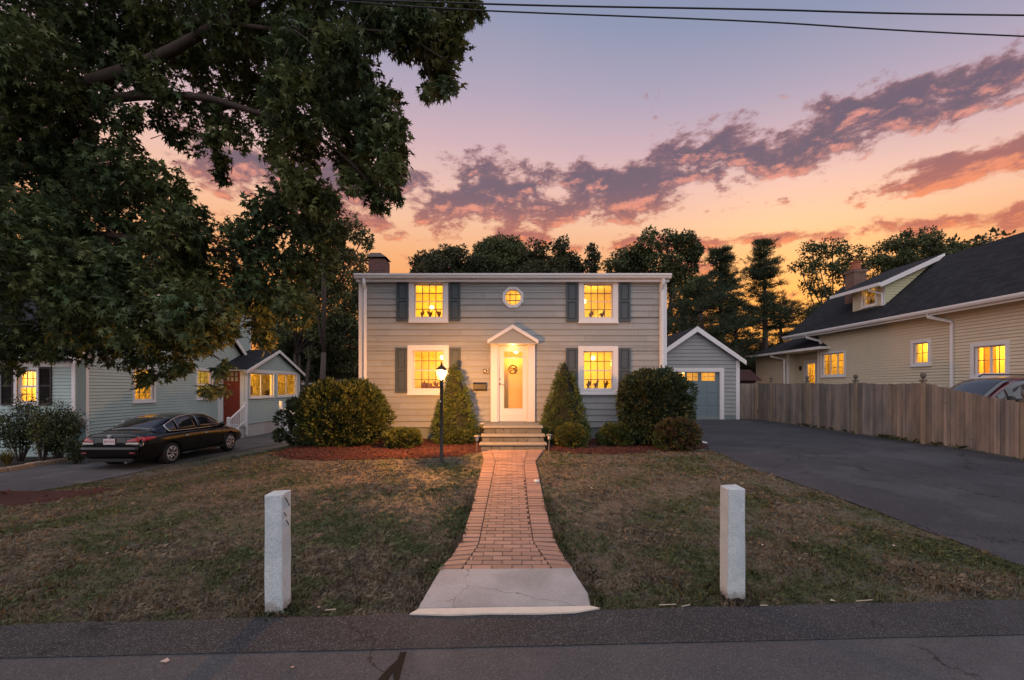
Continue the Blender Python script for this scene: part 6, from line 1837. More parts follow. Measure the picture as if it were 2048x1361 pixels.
def shrub(name, label, px, d, halfw_px, top_py, base_py, m, size=0.05, n=14000, seed=1, spiky=0.4, flat=1.0, lobes=26, group=None, depth=1.0, tmpl=OVAL, core=True, ragged=0.0):
    r = np.random.default_rng(seed)
    s = F / d
    cx = (px - CX) / s; zb = gz(cx, d); zt3 = CH - (top_py - HZ) / s
    rx = halfw_px / s; rz = (zt3 - zb) / 2; ry = rx * depth
    c = np.array([cx, d, zb + rz])
    t_ = thing(name, label, 'shrub', (cx, d, zb), 0, group)
    # bumpy envelope: lobes of foliage over a rounded-box body
    blobs = []
    ki = np.arange(lobes) + 0.5
    ph = np.arccos(1 - 2 * ki / lobes); th = np.pi * (1 + 5 ** 0.5) * ki
    dirs = np.stack([np.cos(th) * np.sin(ph), np.sin(th) * np.sin(ph), np.cos(ph)], -1) + r.normal(size=(lobes, 3)) * 0.08
    dirs /= np.linalg.norm(dirs, axis=1, keepdims=True)
    out = []
    k = int(n / lobes)
    for dv in dirs:
        q = dv / (np.sum(np.abs(dv) ** 3.0) ** (1 / 3.0))
        cc = c + q * np.array([rx, ry, rz]) * (0.74 + ragged * r.uniform(-0.1, 0.25))
        lr = r.uniform(0.24, 0.36)
        p, dn_ = in_ball(k, r, 0.5)
        pos = cc + p * np.array([rx, ry, rz]) * lr
        outw = (pos - c) / np.array([rx, ry, rz])
        dd = outw * 0.9 + dn_ * 0.5 + r.normal(size=(k, 3)) * 0.35 + np.array([0, 0, spiky])
        keep = pos[:, 2] > zb + 0.02
        out.append(leaves(tmpl, pos[keep], frames(dd[keep], r.uniform(-1.5, 1.5, keep.sum())), size * r.uniform(0.6, 1.4, keep.sum())))
    np_mesh('foliage', np.concatenate(out), len(tmpl), m, t_, 'stuff')
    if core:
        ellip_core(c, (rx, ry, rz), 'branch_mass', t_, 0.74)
    mb = MB()
    for i in range(6):
        a = i * 1.05
        mb.tube([(cx + 0.05 * math.cos(a), d + 0.05 * math.sin(a), zb - 0.05), (cx + 0.25 * rx * math.cos(a), d + 0.25 * ry * math.sin(a), zb + rz * 0.6), (cx + 0.6 * rx * math.cos(a), d + 0.6 * ry * math.sin(a), zb + rz * 1.1)], [0.03, 0.022, 0.01], 6)
    mb.build('stem', DBARK, t_)
    return t_
shrub('yew_bush', 'large rounded yew bush at the corner of the grey house', 688, 11.9, 84, 766, 890, YEW, 0.085, 26000, 2, 0.7, lobes=60, depth=0.8, ragged=0.35)
shrub('holly_bush', 'dark ragged shrub leaning out beside the large yew', 605, 12.2, 40, 800, 880, DKG, 0.10, 3200, 3, 0.1, lobes=16, core=False, ragged=0.8)
shrub('boxwood', 'low rounded boxwood in the mulch beside the lamp post', 806, 11.3, 36, 858, 905, BOX, 0.055, 9000, 4, 0.5, lobes=34, ragged=0.3)
shrub('boxwood', 'round boxwood below the spruce by the tilted path light', 1144, 11.4, 31, 849, 903, BOX, 0.05, 9000, 5, 0.4, lobes=34, ragged=0.3)
shrub('boxwood', 'small spreading boxwood below the lower window near the driveway', 1231, 11.7, 33, 851, 894, YEW, 0.055, 7000, 6, 0.6, lobes=26, ragged=0.4)
shrub('rhododendron', 'tall dark clipped shrub at the driveway corner of the grey house', 1310, 11.9, 71, 741, 893, DKG, 0.085, 26000, 7, 0.15, lobes=64, depth=0.75, ragged=0.25)
shrub('pieris', 'low shrub with russet leaves beside the white drain spout', 1356, 11.0, 39, 838, 894, RUS, 0.07, 6500, 8, 0.2, lobes=24, ragged=0.5)
shrub('pieris', 'small olive shrub tucked under the tall dark shrub', 1325, 10.95, 16, 864, 896, BOX, 0.06, 1800, 18, 0.3, lobes=10)
def spruce(label, px, d, halfw_px, top_py, seed):
    r = np.random.default_rng(seed)
    s = F / d; cx = (px - CX) / s; zb = gz(cx, d); zt3 = CH - (top_py - HZ) / s
    H = zt3 - zb; W = halfw_px / s
    t_ = thing('dwarf_spruce', label, 'shrub', (cx, d, zb), 0, 'cone spruces by the front door')
    def rad(h):
        h = np.asarray(h)
        return W * np.where(h < 0.16, 0.80 + 0.2 * (h / 0.16), (1 - ((h - 0.16) / 0.84)) ** 0.72 * 1.0)
    out = []
    ncl = 520
    h = 1 - np.sqrt(r.random(ncl)); h = np.clip(h, 0.02, 0.99)
    a = r.uniform(0, 2 * math.pi, ncl)
    for hh, aa in zip(h, a):
        R0 = float(rad(hh)) * r.uniform(0.80, 1.02)
        cc = np.array([cx + R0 * math.cos(aa), d + R0 * math.sin(aa), zb + hh * H])
        k = 44
        cr = 0.095 * (0.6 + 0.6 * (1 - hh)) * r.uniform(0.7, 1.3)
        p, dn_ = in_ball(k, r, 0.3)
        pos = cc + p * cr
        dd = np.array([math.cos(aa), math.sin(aa), 0.35]) * 0.8 + dn_ * 0.7 + r.normal(size=(k, 3)) * 0.3
        out.append(leaves(TRI, pos, frames(dd, r.uniform(-1.5, 1.5, k)), 0.055 * r.uniform(0.6, 1.3, k)))
    np_mesh('foliage', np.concatenate(out), 3, SPR, t_, 'stuff')
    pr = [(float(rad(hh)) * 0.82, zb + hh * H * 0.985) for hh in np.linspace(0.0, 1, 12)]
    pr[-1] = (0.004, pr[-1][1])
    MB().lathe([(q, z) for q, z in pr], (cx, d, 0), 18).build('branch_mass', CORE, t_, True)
    MB().tube([(cx, d, zb - 0.1), (cx, d, zb + 0.2)], 0.05, 8).build('trunk', DBARK, t_)
spruce('cone shaped dwarf spruce behind the lamp post and beside the mailbox', 909, 12.15, 45, 727, 21)
spruce('cone shaped dwarf spruce between the front door and the small spreading boxwood', 1129, 12.15, 48, 721, 22)

# loose shrubs and a grass clump by the mint house
def loose_shrub(label, px, py, d, wpx, hpx, seed, m, n=2600, size=0.075, name='leafy_shrub'):
    r = np.random.default_rng(seed)
    s = F / d; cx = (px - CX) / s; zb = gz(cx, d) + 0.04
    W = wpx / s; H = hpx / s
    t_ = thing(name, label, 'shrub', (cx, d, zb))
    mb = MB(); tips = []
    for i in range(16):
        a = r.uniform(0, 6.28); q = r.random() ** 0.6
        tip = np.array([cx + W * q * math.cos(a), d + W * 0.8 * q * math.sin(a), zb + H * r.uniform(0.55, 1.05) * (1 - 0.25 * q)])
        mid = np.array([cx + 0.45 * (tip[0] - cx), d + 0.45 * (tip[1] - d), zb + 0.55 * (tip[2] - zb)])
        mb.tube([(cx + 0.04 * math.cos(a), d + 0.04 * math.sin(a), zb - 0.05), mid, tip], [0.018, 0.012, 0.004], 5)
        for t2_ in np.linspace(0.0, 1, 8):
            tips.append(mid * (1 - t2_) + tip * t2_)
        tips.append(mid * 0.7 + np.array([cx, d, zb]) * 0.3)
    mb.build('stem', DBARK, t_)
    tips = np.array(tips)
    pick_ = tips[r.integers(0, len(tips), n)] + r.normal(size=(n, 3)) * 0.10 * np.array([W / 0.6, W / 0.6, 1])
    dd = r.normal(size=(n, 3)) + np.array([0, 0, -0.1])
    np_mesh('foliage', leaves(OVAL, pick_, frames(dd, r.uniform(-1, 1, n)), size * r.uniform(0.5, 1.3, n)), 4, m, t_, 'stuff')
loose_shrub('tangled leafy shrub below the lit shuttered window of the mint house', 40, 0, 13.6, 52, 130, 31, DKG, 5600)
loose_shrub('dense dark shrub at the corner of the mint house behind the sedan', 118, 0, 13.7, 48, 118, 32, DKG, 9000)
loose_shrub('thin tall twiggy shrub rising between the two dark shrubs', 85, 0, 13.3, 30, 150, 33, BOX, 900)
loose_shrub('low dark groundcover shrub by the edging blocks', 150, 0, 13.3, 26, 55, 34, DKG, 1600)
def grass_clump(px, py, label, seed):
    x, y = ground_at(px, py); r = np.random.default_rng(seed); z = gz(x, y) + 0.04
    n = 260
    a = r.uniform(0, 6.28, n); L = r.uniform(0.25, 0.6, n); sp = r.uniform(0.15, 0.9, n)
    v = []
    for i in range(n):
        dv = np.array([math.cos(a[i]), math.sin(a[i])]); pr = np.array([-dv[1], dv[0]]) * 0.007
        p0 = np.array([x, y]) + dv * 0.05
        pts_ = [(p0, z), (p0 + dv * L[i] * sp[i] * 0.35, z + L[i] * 0.6), (p0 + dv * L[i] * sp[i], z + L[i] * (0.95 - 0.5 * sp[i]))]
        for (pa, za), (pb, zb2), w0, w1 in ((pts_[0], pts_[1], 1, 0.8), (pts_[1], pts_[2], 0.8, 0.1)):
            v += [(*(pa + pr * w0), za), (*(pa - pr * w0), za), (*(pb - pr * w1), zb2), (*(pb + pr * w1), zb2)]
    o = np_mesh('ornamental_grass', np.array(v), 4, leafmat('straw_grass', (0.12, 0.10, 0.035), (0.09, 0.09, 0.03), 0.2, 0.4), loc=(x, y, z))
    tag(o, label, 'grass clump')
grass_clump(14, 934, 'spiky straw coloured grass clump behind the edging blocks', 41)
# ------------------------------------------------------------------ the street maple
MAPL = leafmat('maple_leaf', (0.064, 0.098, 0.048), (0.122, 0.136, 0.052), 0.22, 0.5, 0.8, 0.5)
def smooth_pts(pts, n=5):
    P = [Vector(p[:3]) for p in pts]; Rr = [p[3] for p in pts]
    out, ro_ = [], []
    for i in range(len(P) - 1):
        p0, p1, p2, p3 = P[max(i - 1, 0)], P[i], P[i + 1], P[min(i + 2, len(P) - 1)]
        for k in range(n):
            t_ = k / n
            out.append(0.5 * ((2 * p1) + (p2 - p0) * t_ + (2 * p0 - 5 * p1 + 4 * p2 - p3) * t_ * t_ + (3 * p1 - p0 - 3 * p2 + p3) * t_ ** 3))
            ro_.append(Rr[i] * (1 - t_) + Rr[i + 1] * t_)
    out.append(P[-1]); ro_.append(Rr[-1])
    return out, ro_
maple = thing('maple_tree', 'huge overhanging maple with heavy dark boughs above the mint house driveway', 'tree', (TX, TY, gz(TX, TY)))
mb = MB()
def limb(b, pts, n=8):
    p, r_ = smooth_pts(pts)
    b.tube(p, [q * (0.8 if q < 0.24 else 1.0) for q in r_], n)
A = lambda px, py, d, r_: (*at(px, py, d), r_)
gzt = gz(TX, TY)
limb(mb, [(TX, TY, gzt - 0.2, 0.55), (TX, TY, gzt + 0.4, 0.42), (TX + 0.1, TY, 2.5, 0.36), (TX + 0.5, TY - 0.05, 4.6, 0.33), A(-30, 320, 8.2, 0.27)], 14)
limb(mb, [A(-60, 330, 8.2, 0.25), A(60, 225, 8.0, 0.20), A(165, 175, 7.8, 0.165), A(270, 135, 7.6, 0.13), A(350, 98, 7.4, 0.11), A(440, 45, 7.2, 0.08), A(560, -20, 7.0, 0.05), A(700, -60, 6.9, 0.02)], 10)
limb(mb, [A(120, 208, 7.9, 0.12), A(200, 200, 7.7, 0.10), A(290, 192, 7.5, 0.085), A(400, 195, 7.3, 0.07), A(480, 215, 7.2, 0.055), A(600, 258, 7.1, 0.04), A(680, 307, 7.0, 0.028), A(745, 370, 7.0, 0.012)], 8)
limb(mb, [A(-60, 330, 8.2, 0.22), A(10, 170, 8.3, 0.16), A(60, 80, 8.4, 0.12), A(130, -30, 8.4, 0.08), A(220, -160, 8.4, 0.03)], 8)
limb(mb, [(TX + 0.5, TY, 4.6, 0.2), A(20, 500, 8.2, 0.13), A(150, 470, 7.9, 0.09), A(300, 480, 7.7, 0.06), A(450, 500, 7.6, 0.04), A(590, 440, 7.6, 0.015)], 8)
limb(mb, [(TX + 0.3, TY, 3.9, 0.16), A(30, 590, 8.4, 0.09), A(180, 600, 8.3, 0.06), A(330, 650, 8.3, 0.04), A(440, 720, 8.4, 0.012)], 8)
limb(mb, [A(440, 45, 7.2, 0.06), A(560, 60, 7.0, 0.04), A(700, 60, 6.8, 0.03), A(800, 70, 6.7, 0.02), A(890, 120, 6.6, 0.008)], 6)
limb(mb, [A(560, -20, 7.0, 0.04), A(760, 10, 6.8, 0.025), A(900, 20, 6.7, 0.015), A(960, 15, 6.7, 0.006)], 6)
limb(mb, [(TX - 0.2, TY, 4.2, 0.25), (TX - 2.0, TY - 0.5, 7.0, 0.15), (TX - 3.5, TY - 1, 9.5, 0.05)], 8)
limb(mb, [(TX + 0.2, TY - 0.1, 5.0, 0.22), (TX - 0.3, TY - 1.5, 8.0, 0.13), (TX + 0.5, TY - 3, 10.5, 0.04)], 8)
limb(mb, [(TX + 0.2, TY, 5.0, 0.22), (TX + 0.3, TY + 1.8, 7.8, 0.13), (TX + 1.0, TY + 3.4, 9.8, 0.04)], 8)
mtrunk = mb.build('trunk', BARK, maple, True)
MBL = [(60, 40, 105), (190, 25, 85), (330, 15, 90), (455, 20, 80), (560, 20, 85), (660, 30, 75), (750, 25, 60), (850, 35, 55), (915, 25, 40), (948, 12, 24), (870, 95, 55), (905, 90, 30), (835, 60, 50), (880, 150, 34), (893, 182, 16), (858, 185, 14), (800, 80, 40),
       (50, 140, 95), (190, 90, 60), (320, 70, 60), (420, 120, 75), (520, 130, 80), (610, 120, 80), (690, 110, 60), (600, 215, 70), (690, 190, 62), (750, 230, 50), (700, 270, 60), (765, 300, 50), (720, 335, 50), (785, 345, 32), (745, 385, 30), (790, 385, 18), (700, 365, 22), (758, 410, 16), (780, 195, 22), (797, 262, 20),
       (545, 240, 42), (470, 225, 48), (400, 225, 34), (330, 235, 30), (480, 280, 20), (430, 275, 26), (385, 285, 20), (350, 275, 16), (545, 290, 26), (60, 260, 100), (150, 235, 55), (240, 225, 40), (290, 150, 45), (225, 165, 28), (385, 100, 34), (330, 190, 24), (440, 318, 10), (442, 340, 11), (445, 360, 9), (600, 300, 45), (570, 330, 22),
       (60, 370, 115), (160, 330, 70), (225, 350, 55), (290, 370, 38), (340, 365, 28), (300, 330, 20), (372, 400, 20), (250, 290, 24), (50, 500, 115), (175, 450, 90), (280, 440, 65), (350, 460, 55), (385, 440, 35), (430, 540, 90), (500, 480, 50), (545, 440, 48), (590, 420, 62), (600, 375, 38), (645, 410, 36), (655, 470, 40), (625, 520, 50), (560, 570, 75), (505, 590, 48), (590, 615, 40), (530, 660, 32),
       (310, 570, 90), (190, 570, 90), (70, 610, 95), (400, 630, 75), (290, 640, 70), (180, 650, 65), (340, 700, 48), (395, 680, 36), (440, 645, 34), (270, 700, 38), (200, 705, 34), (365, 735, 16), (446, 738, 16), (440, 775, 20), (415, 785, 12), (300, 752, 20), (285, 768, 10), (345, 745, 16), (130, 690, 34), (70, 690, 36), (20, 690, 40), (15, 735, 24), (100, 715, 18), (530, 680, 16)]
mr = np.random.default_rng(77)
sprig_p, sprig_r = [], []
for (px, py, rp) in MBL:
    d = 7.7 + mr.uniform(-0.7, 0.7)
    if px > 560 and py < 420: d -= 0.6
    if py > 640: d += 0.5
    c = np.array(at(px, py, d)); rw = rp / F * d
    n = int(max(10, 26 * (rp / 30) ** 2))
    p, dn_ = in_ball(n, mr, 0.15)
    p = p * np.array([rw, min(rw * 1.1, 1.0), rw])
    sprig_p.append(c + p)
# the part of the crown outside the picture
for (x, y, z, rw) in ((-12.5, 7.5, 8.5, 1.8), (-11, 6, 10.2, 1.8), (-9, 9.5, 10.5, 1.8), (-13.5, 9, 6.5, 1.6), (-7, 7.5, 9.8, 1.6), (-5, 7.2, 9.6, 1.4), (-12, 10.5, 8.5, 1.6), (-9.5, 6.5, 9.2, 1.6), (-3, 7.0, 9.3, 1.2), (-10.5, 5.5, 7.0, 1.4)):
    n = int(150 * rw / 1.6)
    p, dn_ = in_ball(n, mr, 0.4)
    sprig_p.append(np.array([x, y, z]) + p * rw)
SP = np.concatenate(sprig_p)
ns = len(SP)
K = 11
# each sprig: K leaves fanned round a drooping twig tip
tw = mr.normal(size=(ns, 3)) * np.array([0.8, 0.8, 0.35]) + np.array([0.25, -0.1, -0.55])
tw /= np.linalg.norm(tw, axis=1, keepdims=True)
pos = np.repeat(SP, K, 0); twr = np.repeat(tw, K, 0)
fan = mr.normal(size=(ns * K, 3)) * 0.75
dirs = twr + fan + np.array([0, 0, -0.25])
pos = pos + twr * mr.uniform(-0.12, 0.06, (ns * K, 1)) + fan * 0.03
LV = leaves(MAPLE * np.array([1, 0.78, 1]), pos, frames(dirs, mr.uniform(-0.9, 0.9, ns * K)), 0.118 * mr.uniform(0.55, 1.4, ns * K))
print('maple leaves', ns * K)
lows = np.argsort(LV[:, 0, 1] + 0.0 * LV[:, 0, 2])
dist = np.hypot(LV[:, 0, 0], LV[:, 0, 1])
pxl = CX + LV[:, 0, 0] / LV[:, 0, 1] * F; pyl = HZ - (LV[:, 0, 2] - CH) / LV[:, 0, 1] * F
vis = (pxl > 10) & (pxl < 1000) & (pyl > 10) & (pyl < 800)
near = np.argsort(np.where(vis, dist, 99))[:240]
mask_ = np.ones(len(LV), bool); mask_[near] = False
np_mesh('crown', LV[mask_], 10, MAPL, maple, 'stuff')
one_leaf = MB().add(MAPLE * np.array([1, 0.78, 1]) * 0.13, [tuple(range(10))]).mesh('leaf', MAPL)
for i in near:
    o = bpy.data.objects.new('leaf', one_leaf); link(o, maple)
    dv = Vector(dirs[i]).normalized()
    q = dv.to_track_quat('X', 'Z')
    o.rotation_euler = q.to_euler()
    o.location = Vector(pos[i]) - ORG[maple.name]
# fine twigs
mb = MB()
for i in mr.integers(0, ns, 420):
    p = Vector(SP[i]); q = p - Vector(tw[i]) * mr.uniform(0.25, 0.6) + Vector(mr.normal(size=3)) * 0.05
    mb.tube([q, (p + q) / 2 + Vector((0, 0, 0.02)), p], [0.008, 0.006, 0.003], 4)
mb.build('twig', DBARK, maple)['kind'] = 'stuff'

# ------------------------------------------------------------------ trees behind the houses
BG1 = leafmat('broadleaf_dusk', (0.060, 0.076, 0.038), (0.104, 0.114, 0.052), 0.25, 0.45, 0.5)
BG2 = leafmat('oak_leaf_dusk', (0.046, 0.052, 0.030), (0.082, 0.078, 0.040), 0.25, 0.45, 0.5)
PINE = leafmat('pine_needle_dusk', (0.030, 0.046, 0.027), (0.056, 0.070, 0.034), 0.15, 0.4, 0.6)
def broadleaf(label, d, base_px, blobs, m, seed, size=0.2, dens=16, sub=9, trunk_r=0.22, stems=1, group='trees behind the houses', name='broadleaf_tree', k=0.42):
    """blobs in photo pixels (px, py, rx, ry) at depth d"""
    r = np.random.default_rng(seed)
    s = F / d
    bx = (base_px - CX) / s; bz = gz(bx, d)
    t_ = thing(name, label, 'tree', (bx, d, bz), 0, group)
    mb = MB(); subs = []
    B = []
    for (px, py, rx, ry) in blobs:
        c = at(px, py, d + r.uniform(-0.6, 0.6)); B.append((c.x, c.y, c.z, rx / s, max(rx, ry) / s * 0.9, ry / s))
    zlow = min(b[2] - b[5] for b in B)
    fork = max(bz + 1.2, min(zlow + 0.6, bz + 4.5))
    fk = [Vector((bx + r.uniform(-0.3, 0.3) + (0.35 * (i - (stems - 1) / 2)), d + r.uniform(-0.2, 0.2), fork)) for i in range(stems)]
    for f_ in fk:
        mb.tube([(bx + (f_.x - bx) * 0.2, d, bz - 0.2), (bx + (f_.x - bx) * 0.6, d, bz + (fork - bz) * 0.5), f_], [trunk_r, trunk_r * 0.8, trunk_r * 0.65], 8)
    for b in B:
        f_ = fk[int(r.integers(0, stems))]
        e = Vector(b[:3])
        mid = f_.lerp(e, 0.5) + Vector((r.uniform(-0.2, 0.2), r.uniform(-0.2, 0.2), 0.25))
        mb.tube([f_, mid, e], [trunk_r * 0.5, trunk_r * 0.3, 0.035], 6)
        ss = sub_blobs(b, max(4, int(1.3 * sub * max(1, (b[3] / 1.2)))), k, r)
        for q in ss:
            if r.random() < 0.6:
                mb.tube([e, (e + Vector(q[:3])) / 2 + Vector((0, 0, 0.1)), Vector(q[:3])], [0.035, 0.025, 0.012], 4)
        subs += ss
    mb.build('trunk', DBARK, t_, True)
    L = clump_leaves(subs, dens * 2.8, OVAL, size * 1.2, 0.3, r)
    np_mesh('crown', L, 4, m, t_, 'stuff')
    return len(L)
nl_ = 0
nl_ += broadleaf('rounded tree with lacy edge rising behind the chimney end of the grey house', 34, 886, [(850, 525, 26, 22), (885, 512, 34, 22), (922, 520, 30, 26), (945, 535, 22, 20), (840, 545, 22, 20), (890, 545, 60, 24)], BG2, 51, 0.20, 20)
nl_ += broadleaf('dense smoke coloured dome of a tree behind the middle of the roof', 36, 1000, [(985, 505, 34, 30), (1010, 500, 32, 26), (1030, 525, 34, 30), (975, 535, 40, 30), (1010, 550, 50, 30)], BG1, 52, 0.19, 26, 11)
nl_ += broadleaf('twin topped tree behind the roof beside the dense dome', 35, 1105, [(1070, 505, 30, 22), (1115, 500, 28, 24), (1095, 525, 45, 26), (1140, 530, 34, 24), (1080, 550, 60, 24), (1185, 505, 13, 16), (1190, 530, 18, 20), (1160, 545, 30, 18)], BG2, 53, 0.20, 20)
nl_ += broadleaf('tall broad tree with tufted crown over the driveway end of the roof', 31, 1330, [(1230, 520, 28, 24), (1265, 510, 30, 24), (1300, 490, 34, 26), (1335, 482, 28, 20), (1365, 480, 24, 20), (1310, 530, 50, 34), (1365, 520, 36, 36), (1385, 500, 20, 20), (1250, 545, 40, 20), (1350, 560, 40, 30), (1380, 590, 40, 36), (1370, 640, 40, 40)], BG1, 54, 0.18, 20)
nl_ += broadleaf('airy tree with open crown seen against the orange glow', 33, 1655, [(1625, 505, 30, 22), (1665, 495, 34, 20), (1700, 510, 30, 20), (1640, 540, 34, 22), (1690, 545, 34, 24), (1620, 570, 24, 18), (1660, 580, 30, 18), (1715, 575, 24, 24), (1600, 535, 18, 14), (1730, 530, 16, 20), (1650, 620, 30, 20)], BG1, 55, 0.17, 17, 9, 0.14, 2, k=0.36)
nl_ += broadleaf('dark layered tree behind the dormer of the cream house', 36, 1840, [(1790, 495, 32, 20), (1835, 485, 40, 22), (1810, 470, 14, 12), (1880, 500, 34, 18), (1920, 500, 22, 12), (1800, 530, 44, 26), (1860, 525, 44, 26), (1760, 525, 22, 20), (1770, 560, 30, 26)], BG1, 56, 0.18, 19, 8)
nl_ += broadleaf('tall many stemmed tree behind the side porch of the mint house', 29, 600, [(700, 455, 28, 26), (725, 480, 18, 22), (690, 500, 34, 30), (720, 525, 24, 26), (655, 470, 30, 30), (640, 540, 34, 30), (690, 560, 30, 28), (610, 610, 40, 30), (650, 640, 40, 34), (580, 660, 40, 30), (690, 620, 34, 34), (600, 560, 40, 34), (560, 600, 36, 34), (670, 530, 34, 30), (715, 570, 26, 34), (640, 590, 40, 34), (700, 660, 34, 34), (640, 690, 46, 34)], BG1, 57, 0.17, 17, 9, 0.16, 3, k=0.42)
nl_ += broadleaf('low dark tree filling the gap beside the grey house', 32, 690, [(690, 650, 40, 40), (715, 690, 36, 40), (650, 690, 44, 34), (680, 725, 50, 24), (620, 715, 36, 26), (715, 600, 26, 40), (600, 690, 40, 34), (545, 680, 50, 44), (520, 640, 40, 40), (640, 740, 60, 24), (560, 730, 60, 30), (700, 740, 40, 24)], BG1, 58, 0.15, 24, 9)
nl_ += broadleaf('dark understory tree beyond the garage roof', 36, 1470, [(1420, 725, 50, 26), (1480, 715, 50, 30), (1540, 715, 50, 26), (1590, 700, 44, 24), (1490, 740, 60, 22), (1560, 735, 50, 20)], BG2, 59, 0.16, 16, 8)
nl_ += broadleaf('reddish topped tree showing above the maple boughs', 27, 640, [(625, 400, 40, 36), (650, 385, 28, 26), (660, 430, 30, 34), (610, 450, 44, 40)], leafmat('reddish_leaf', (0.07, 0.036, 0.022), (0.045, 0.045, 0.022), 0.25, 0.4, 0.7), 60, 0.17, 18, 8)
for i, (px, d, top, lab) in enumerate(((300, 40, 470, 'distant tree behind the roof ridge of the mint house'), (120, 42, 450, 'distant broad tree at the far side of the mint house'), (1950, 46, 470, 'distant tree peeping over the ridge of the cream house'))):
    nl_ += broadleaf(lab, d, px, [(px, top + 40, 60, 40), (px - 60, top + 70, 60, 44), (px + 60, top + 70, 60, 44), (px, top + 110, 90, 50), (px - 50, top + 180, 80, 60), (px + 50, top + 180, 80, 60)], BG2, 70 + i, 0.42, 2.2, 5)

def conifer(label, d, px, top_py, half_px, low_py, seed, m=PINE, dens=1.0, gap=0.0, name='pine_tree'):
    r = np.random.default_rng(seed); s = F / d
    bx = (px - CX) / s; bz = gz(bx, d)
    H = CH - (top_py - HZ) / s - bz; W = half_px / s
    lowz = max(bz + 0.6, CH - (low_py - HZ) / s)
    t_ = thing(name, label, 'tree', (bx, d, bz), 0, 'pines behind the garage')
    mb = MB(); mb.tube([(bx, d, bz - 0.2), (bx + 0.1, d, bz + H * 0.5), (bx, d, bz + H)], [0.26, 0.17, 0.03], 8)
    P_, D_ = [], []
    z = lowz
    while z < bz + H - 0.1:
        t2_ = (z - lowz) / (bz + H - lowz)
        Lb = W * (1 - t2_) ** 0.75 + 0.25
        for k in range(int(r.integers(4, 7))):
            if r.random() < gap: continue
            a = r.uniform(0, 6.28); L = Lb * r.uniform(0.6, 1.1)
            up = r.uniform(0.02, 0.35)
            L *= r.choice([0.7, 1.0, 1.0, 1.25]); dv = np.array([math.cos(a), math.sin(a), up * 0.5 + r.uniform(-0.1, 0.25)])
            p0 = np.array([bx, d, z]); p1 = p0 + dv * L * 0.6; p2 = p0 + dv * L + np.array([0, 0, L * up * 0.4])
            mb.tube([p0, p1, p2], [0.05, 0.03, 0.008], 4)
            nt = int(9 + 16 * L / 2 * dens)
            for q in np.linspace(0.28, 1.0, nt):
                base_ = p0 * (1 - q) + p2 * q + np.array([0, 0, 0.04])
                lat = r.normal(size=3) * np.array([0.24, 0.24, 0.07]) * (0.5 + L * 0.35)
                P_.append(base_ + lat); D_.append(dv * 0.6 + lat * 1.2 + np.array([0, 0, 0.35]))
        z += r.uniform(0.34, 0.55) * (1.15 - 0.5 * t2_)
    mb.build('trunk', DBARK, t_, True)
    P_, D_ = np.array(P_), np.array(D_)
    kk = 13
    pos = np.repeat(P_, kk, 0) + r.normal(size=(len(P_) * kk, 3)) * np.array([0.09, 0.09, 0.05])
    dd = np.repeat(D_, kk, 0) + r.normal(size=(len(P_) * kk, 3)) * 0.6
    np_mesh('crown', leaves(NEEDLE * np.array([1, 1.3, 1]), pos, frames(dd, r.uniform(-1.5, 1.5, len(pos))), r.uniform(0.14, 0.30, len(pos))), 4, m, t_, 'stuff')
    return len(pos)
nl_ += conifer('pointed pine with notched top beside the tall tufted tree', 32, 1440, 496, 62, 700, 81, dens=1.5)
nl_ += conifer('slender white pine standing alone against the sunset glow', 33, 1528, 479, 56, 660, 82, gap=0.1, dens=1.5)
nl_ += conifer('broad spreading pine hanging over the garage roof', 27, 1400, 560, 110, 720, 83, dens=1.2, gap=0.14)
nl_ += conifer('low wide pine with flat boughs between the garage and cream house', 37, 1560, 600, 110, 740, 84, dens=0.9, gap=0.3)
nl_ += conifer('dense dark pine close behind the garage peak', 31, 1470, 600, 80, 740, 85, dens=0.9, gap=0.35)
nl_ += conifer('shorter pine by the rear entry of the cream house', 36, 1640, 610, 70, 740, 86)
tl = np.random.default_rng(90)
fb = []
for xw in np.arange(-110, 111, 4.0):
    for yw in (58, 70):
        hgt = tl.uniform(2.6, 4.2)
        fb.append((xw + tl.uniform(-1.5, 1.5), yw + tl.uniform(-3, 3), hgt * 0.9 + 0.2, 3.2, 2.2, hgt))
wood = np_mesh('treeline', clump_leaves(fb, 3.2, OVAL, 0.75, 0.3, tl), 4, BG2, kind='stuff')
tag(wood, 'far dark wood closing off the gardens behind the houses', 'wood')
print('bg leaves', nl_)

# ------------------------------------------------------------------ lawn
LAWN = bpy.data.materials.new('lawn_blade'); LAWN.use_nodes = True
t = NT(LAWN.node_tree); bs = LAWN.node_tree.nodes['Principled BSDF']
geo = t.n('ShaderNodeNewGeometry'); pos_ = geo.outputs['Position']
f1 = t.sstep(t.noise(pos_, 1.1, 5, 0.65), 0.40, 0.62)
f2 = t.sstep(t.noise(pos_, 5.0, 4, 0.6), 0.40, 0.62)
rp = geo.outputs['Random Per Island']
dry = t.mix(f2, (0.180, 0.143, 0.098, 1), (0.112, 0.092, 0.070, 1))
grn = t.mix(f2, (0.062, 0.078, 0.036, 1), (0.104, 0.108, 0.052, 1))
gm = t.math('ADD', t.math('MULTIPLY', f1, 0.75), t.math('MULTIPLY', rp, 0.45), clamp=True)
c = t.mix(t.sstep(gm, 0.40, 0.86), dry, grn)
k = t.math('ADD', 0.6, t.math('MULTIPLY', rp, 0.8))
c = t.mix(1.0, c, t.xyz(k, k, k), 'MULTIPLY')
t.put(bs.inputs['Base Color'], c); bs.inputs['Roughness'].default_value = 0.8; bs.inputs['Specular IOR Level'].default_value = 0.12
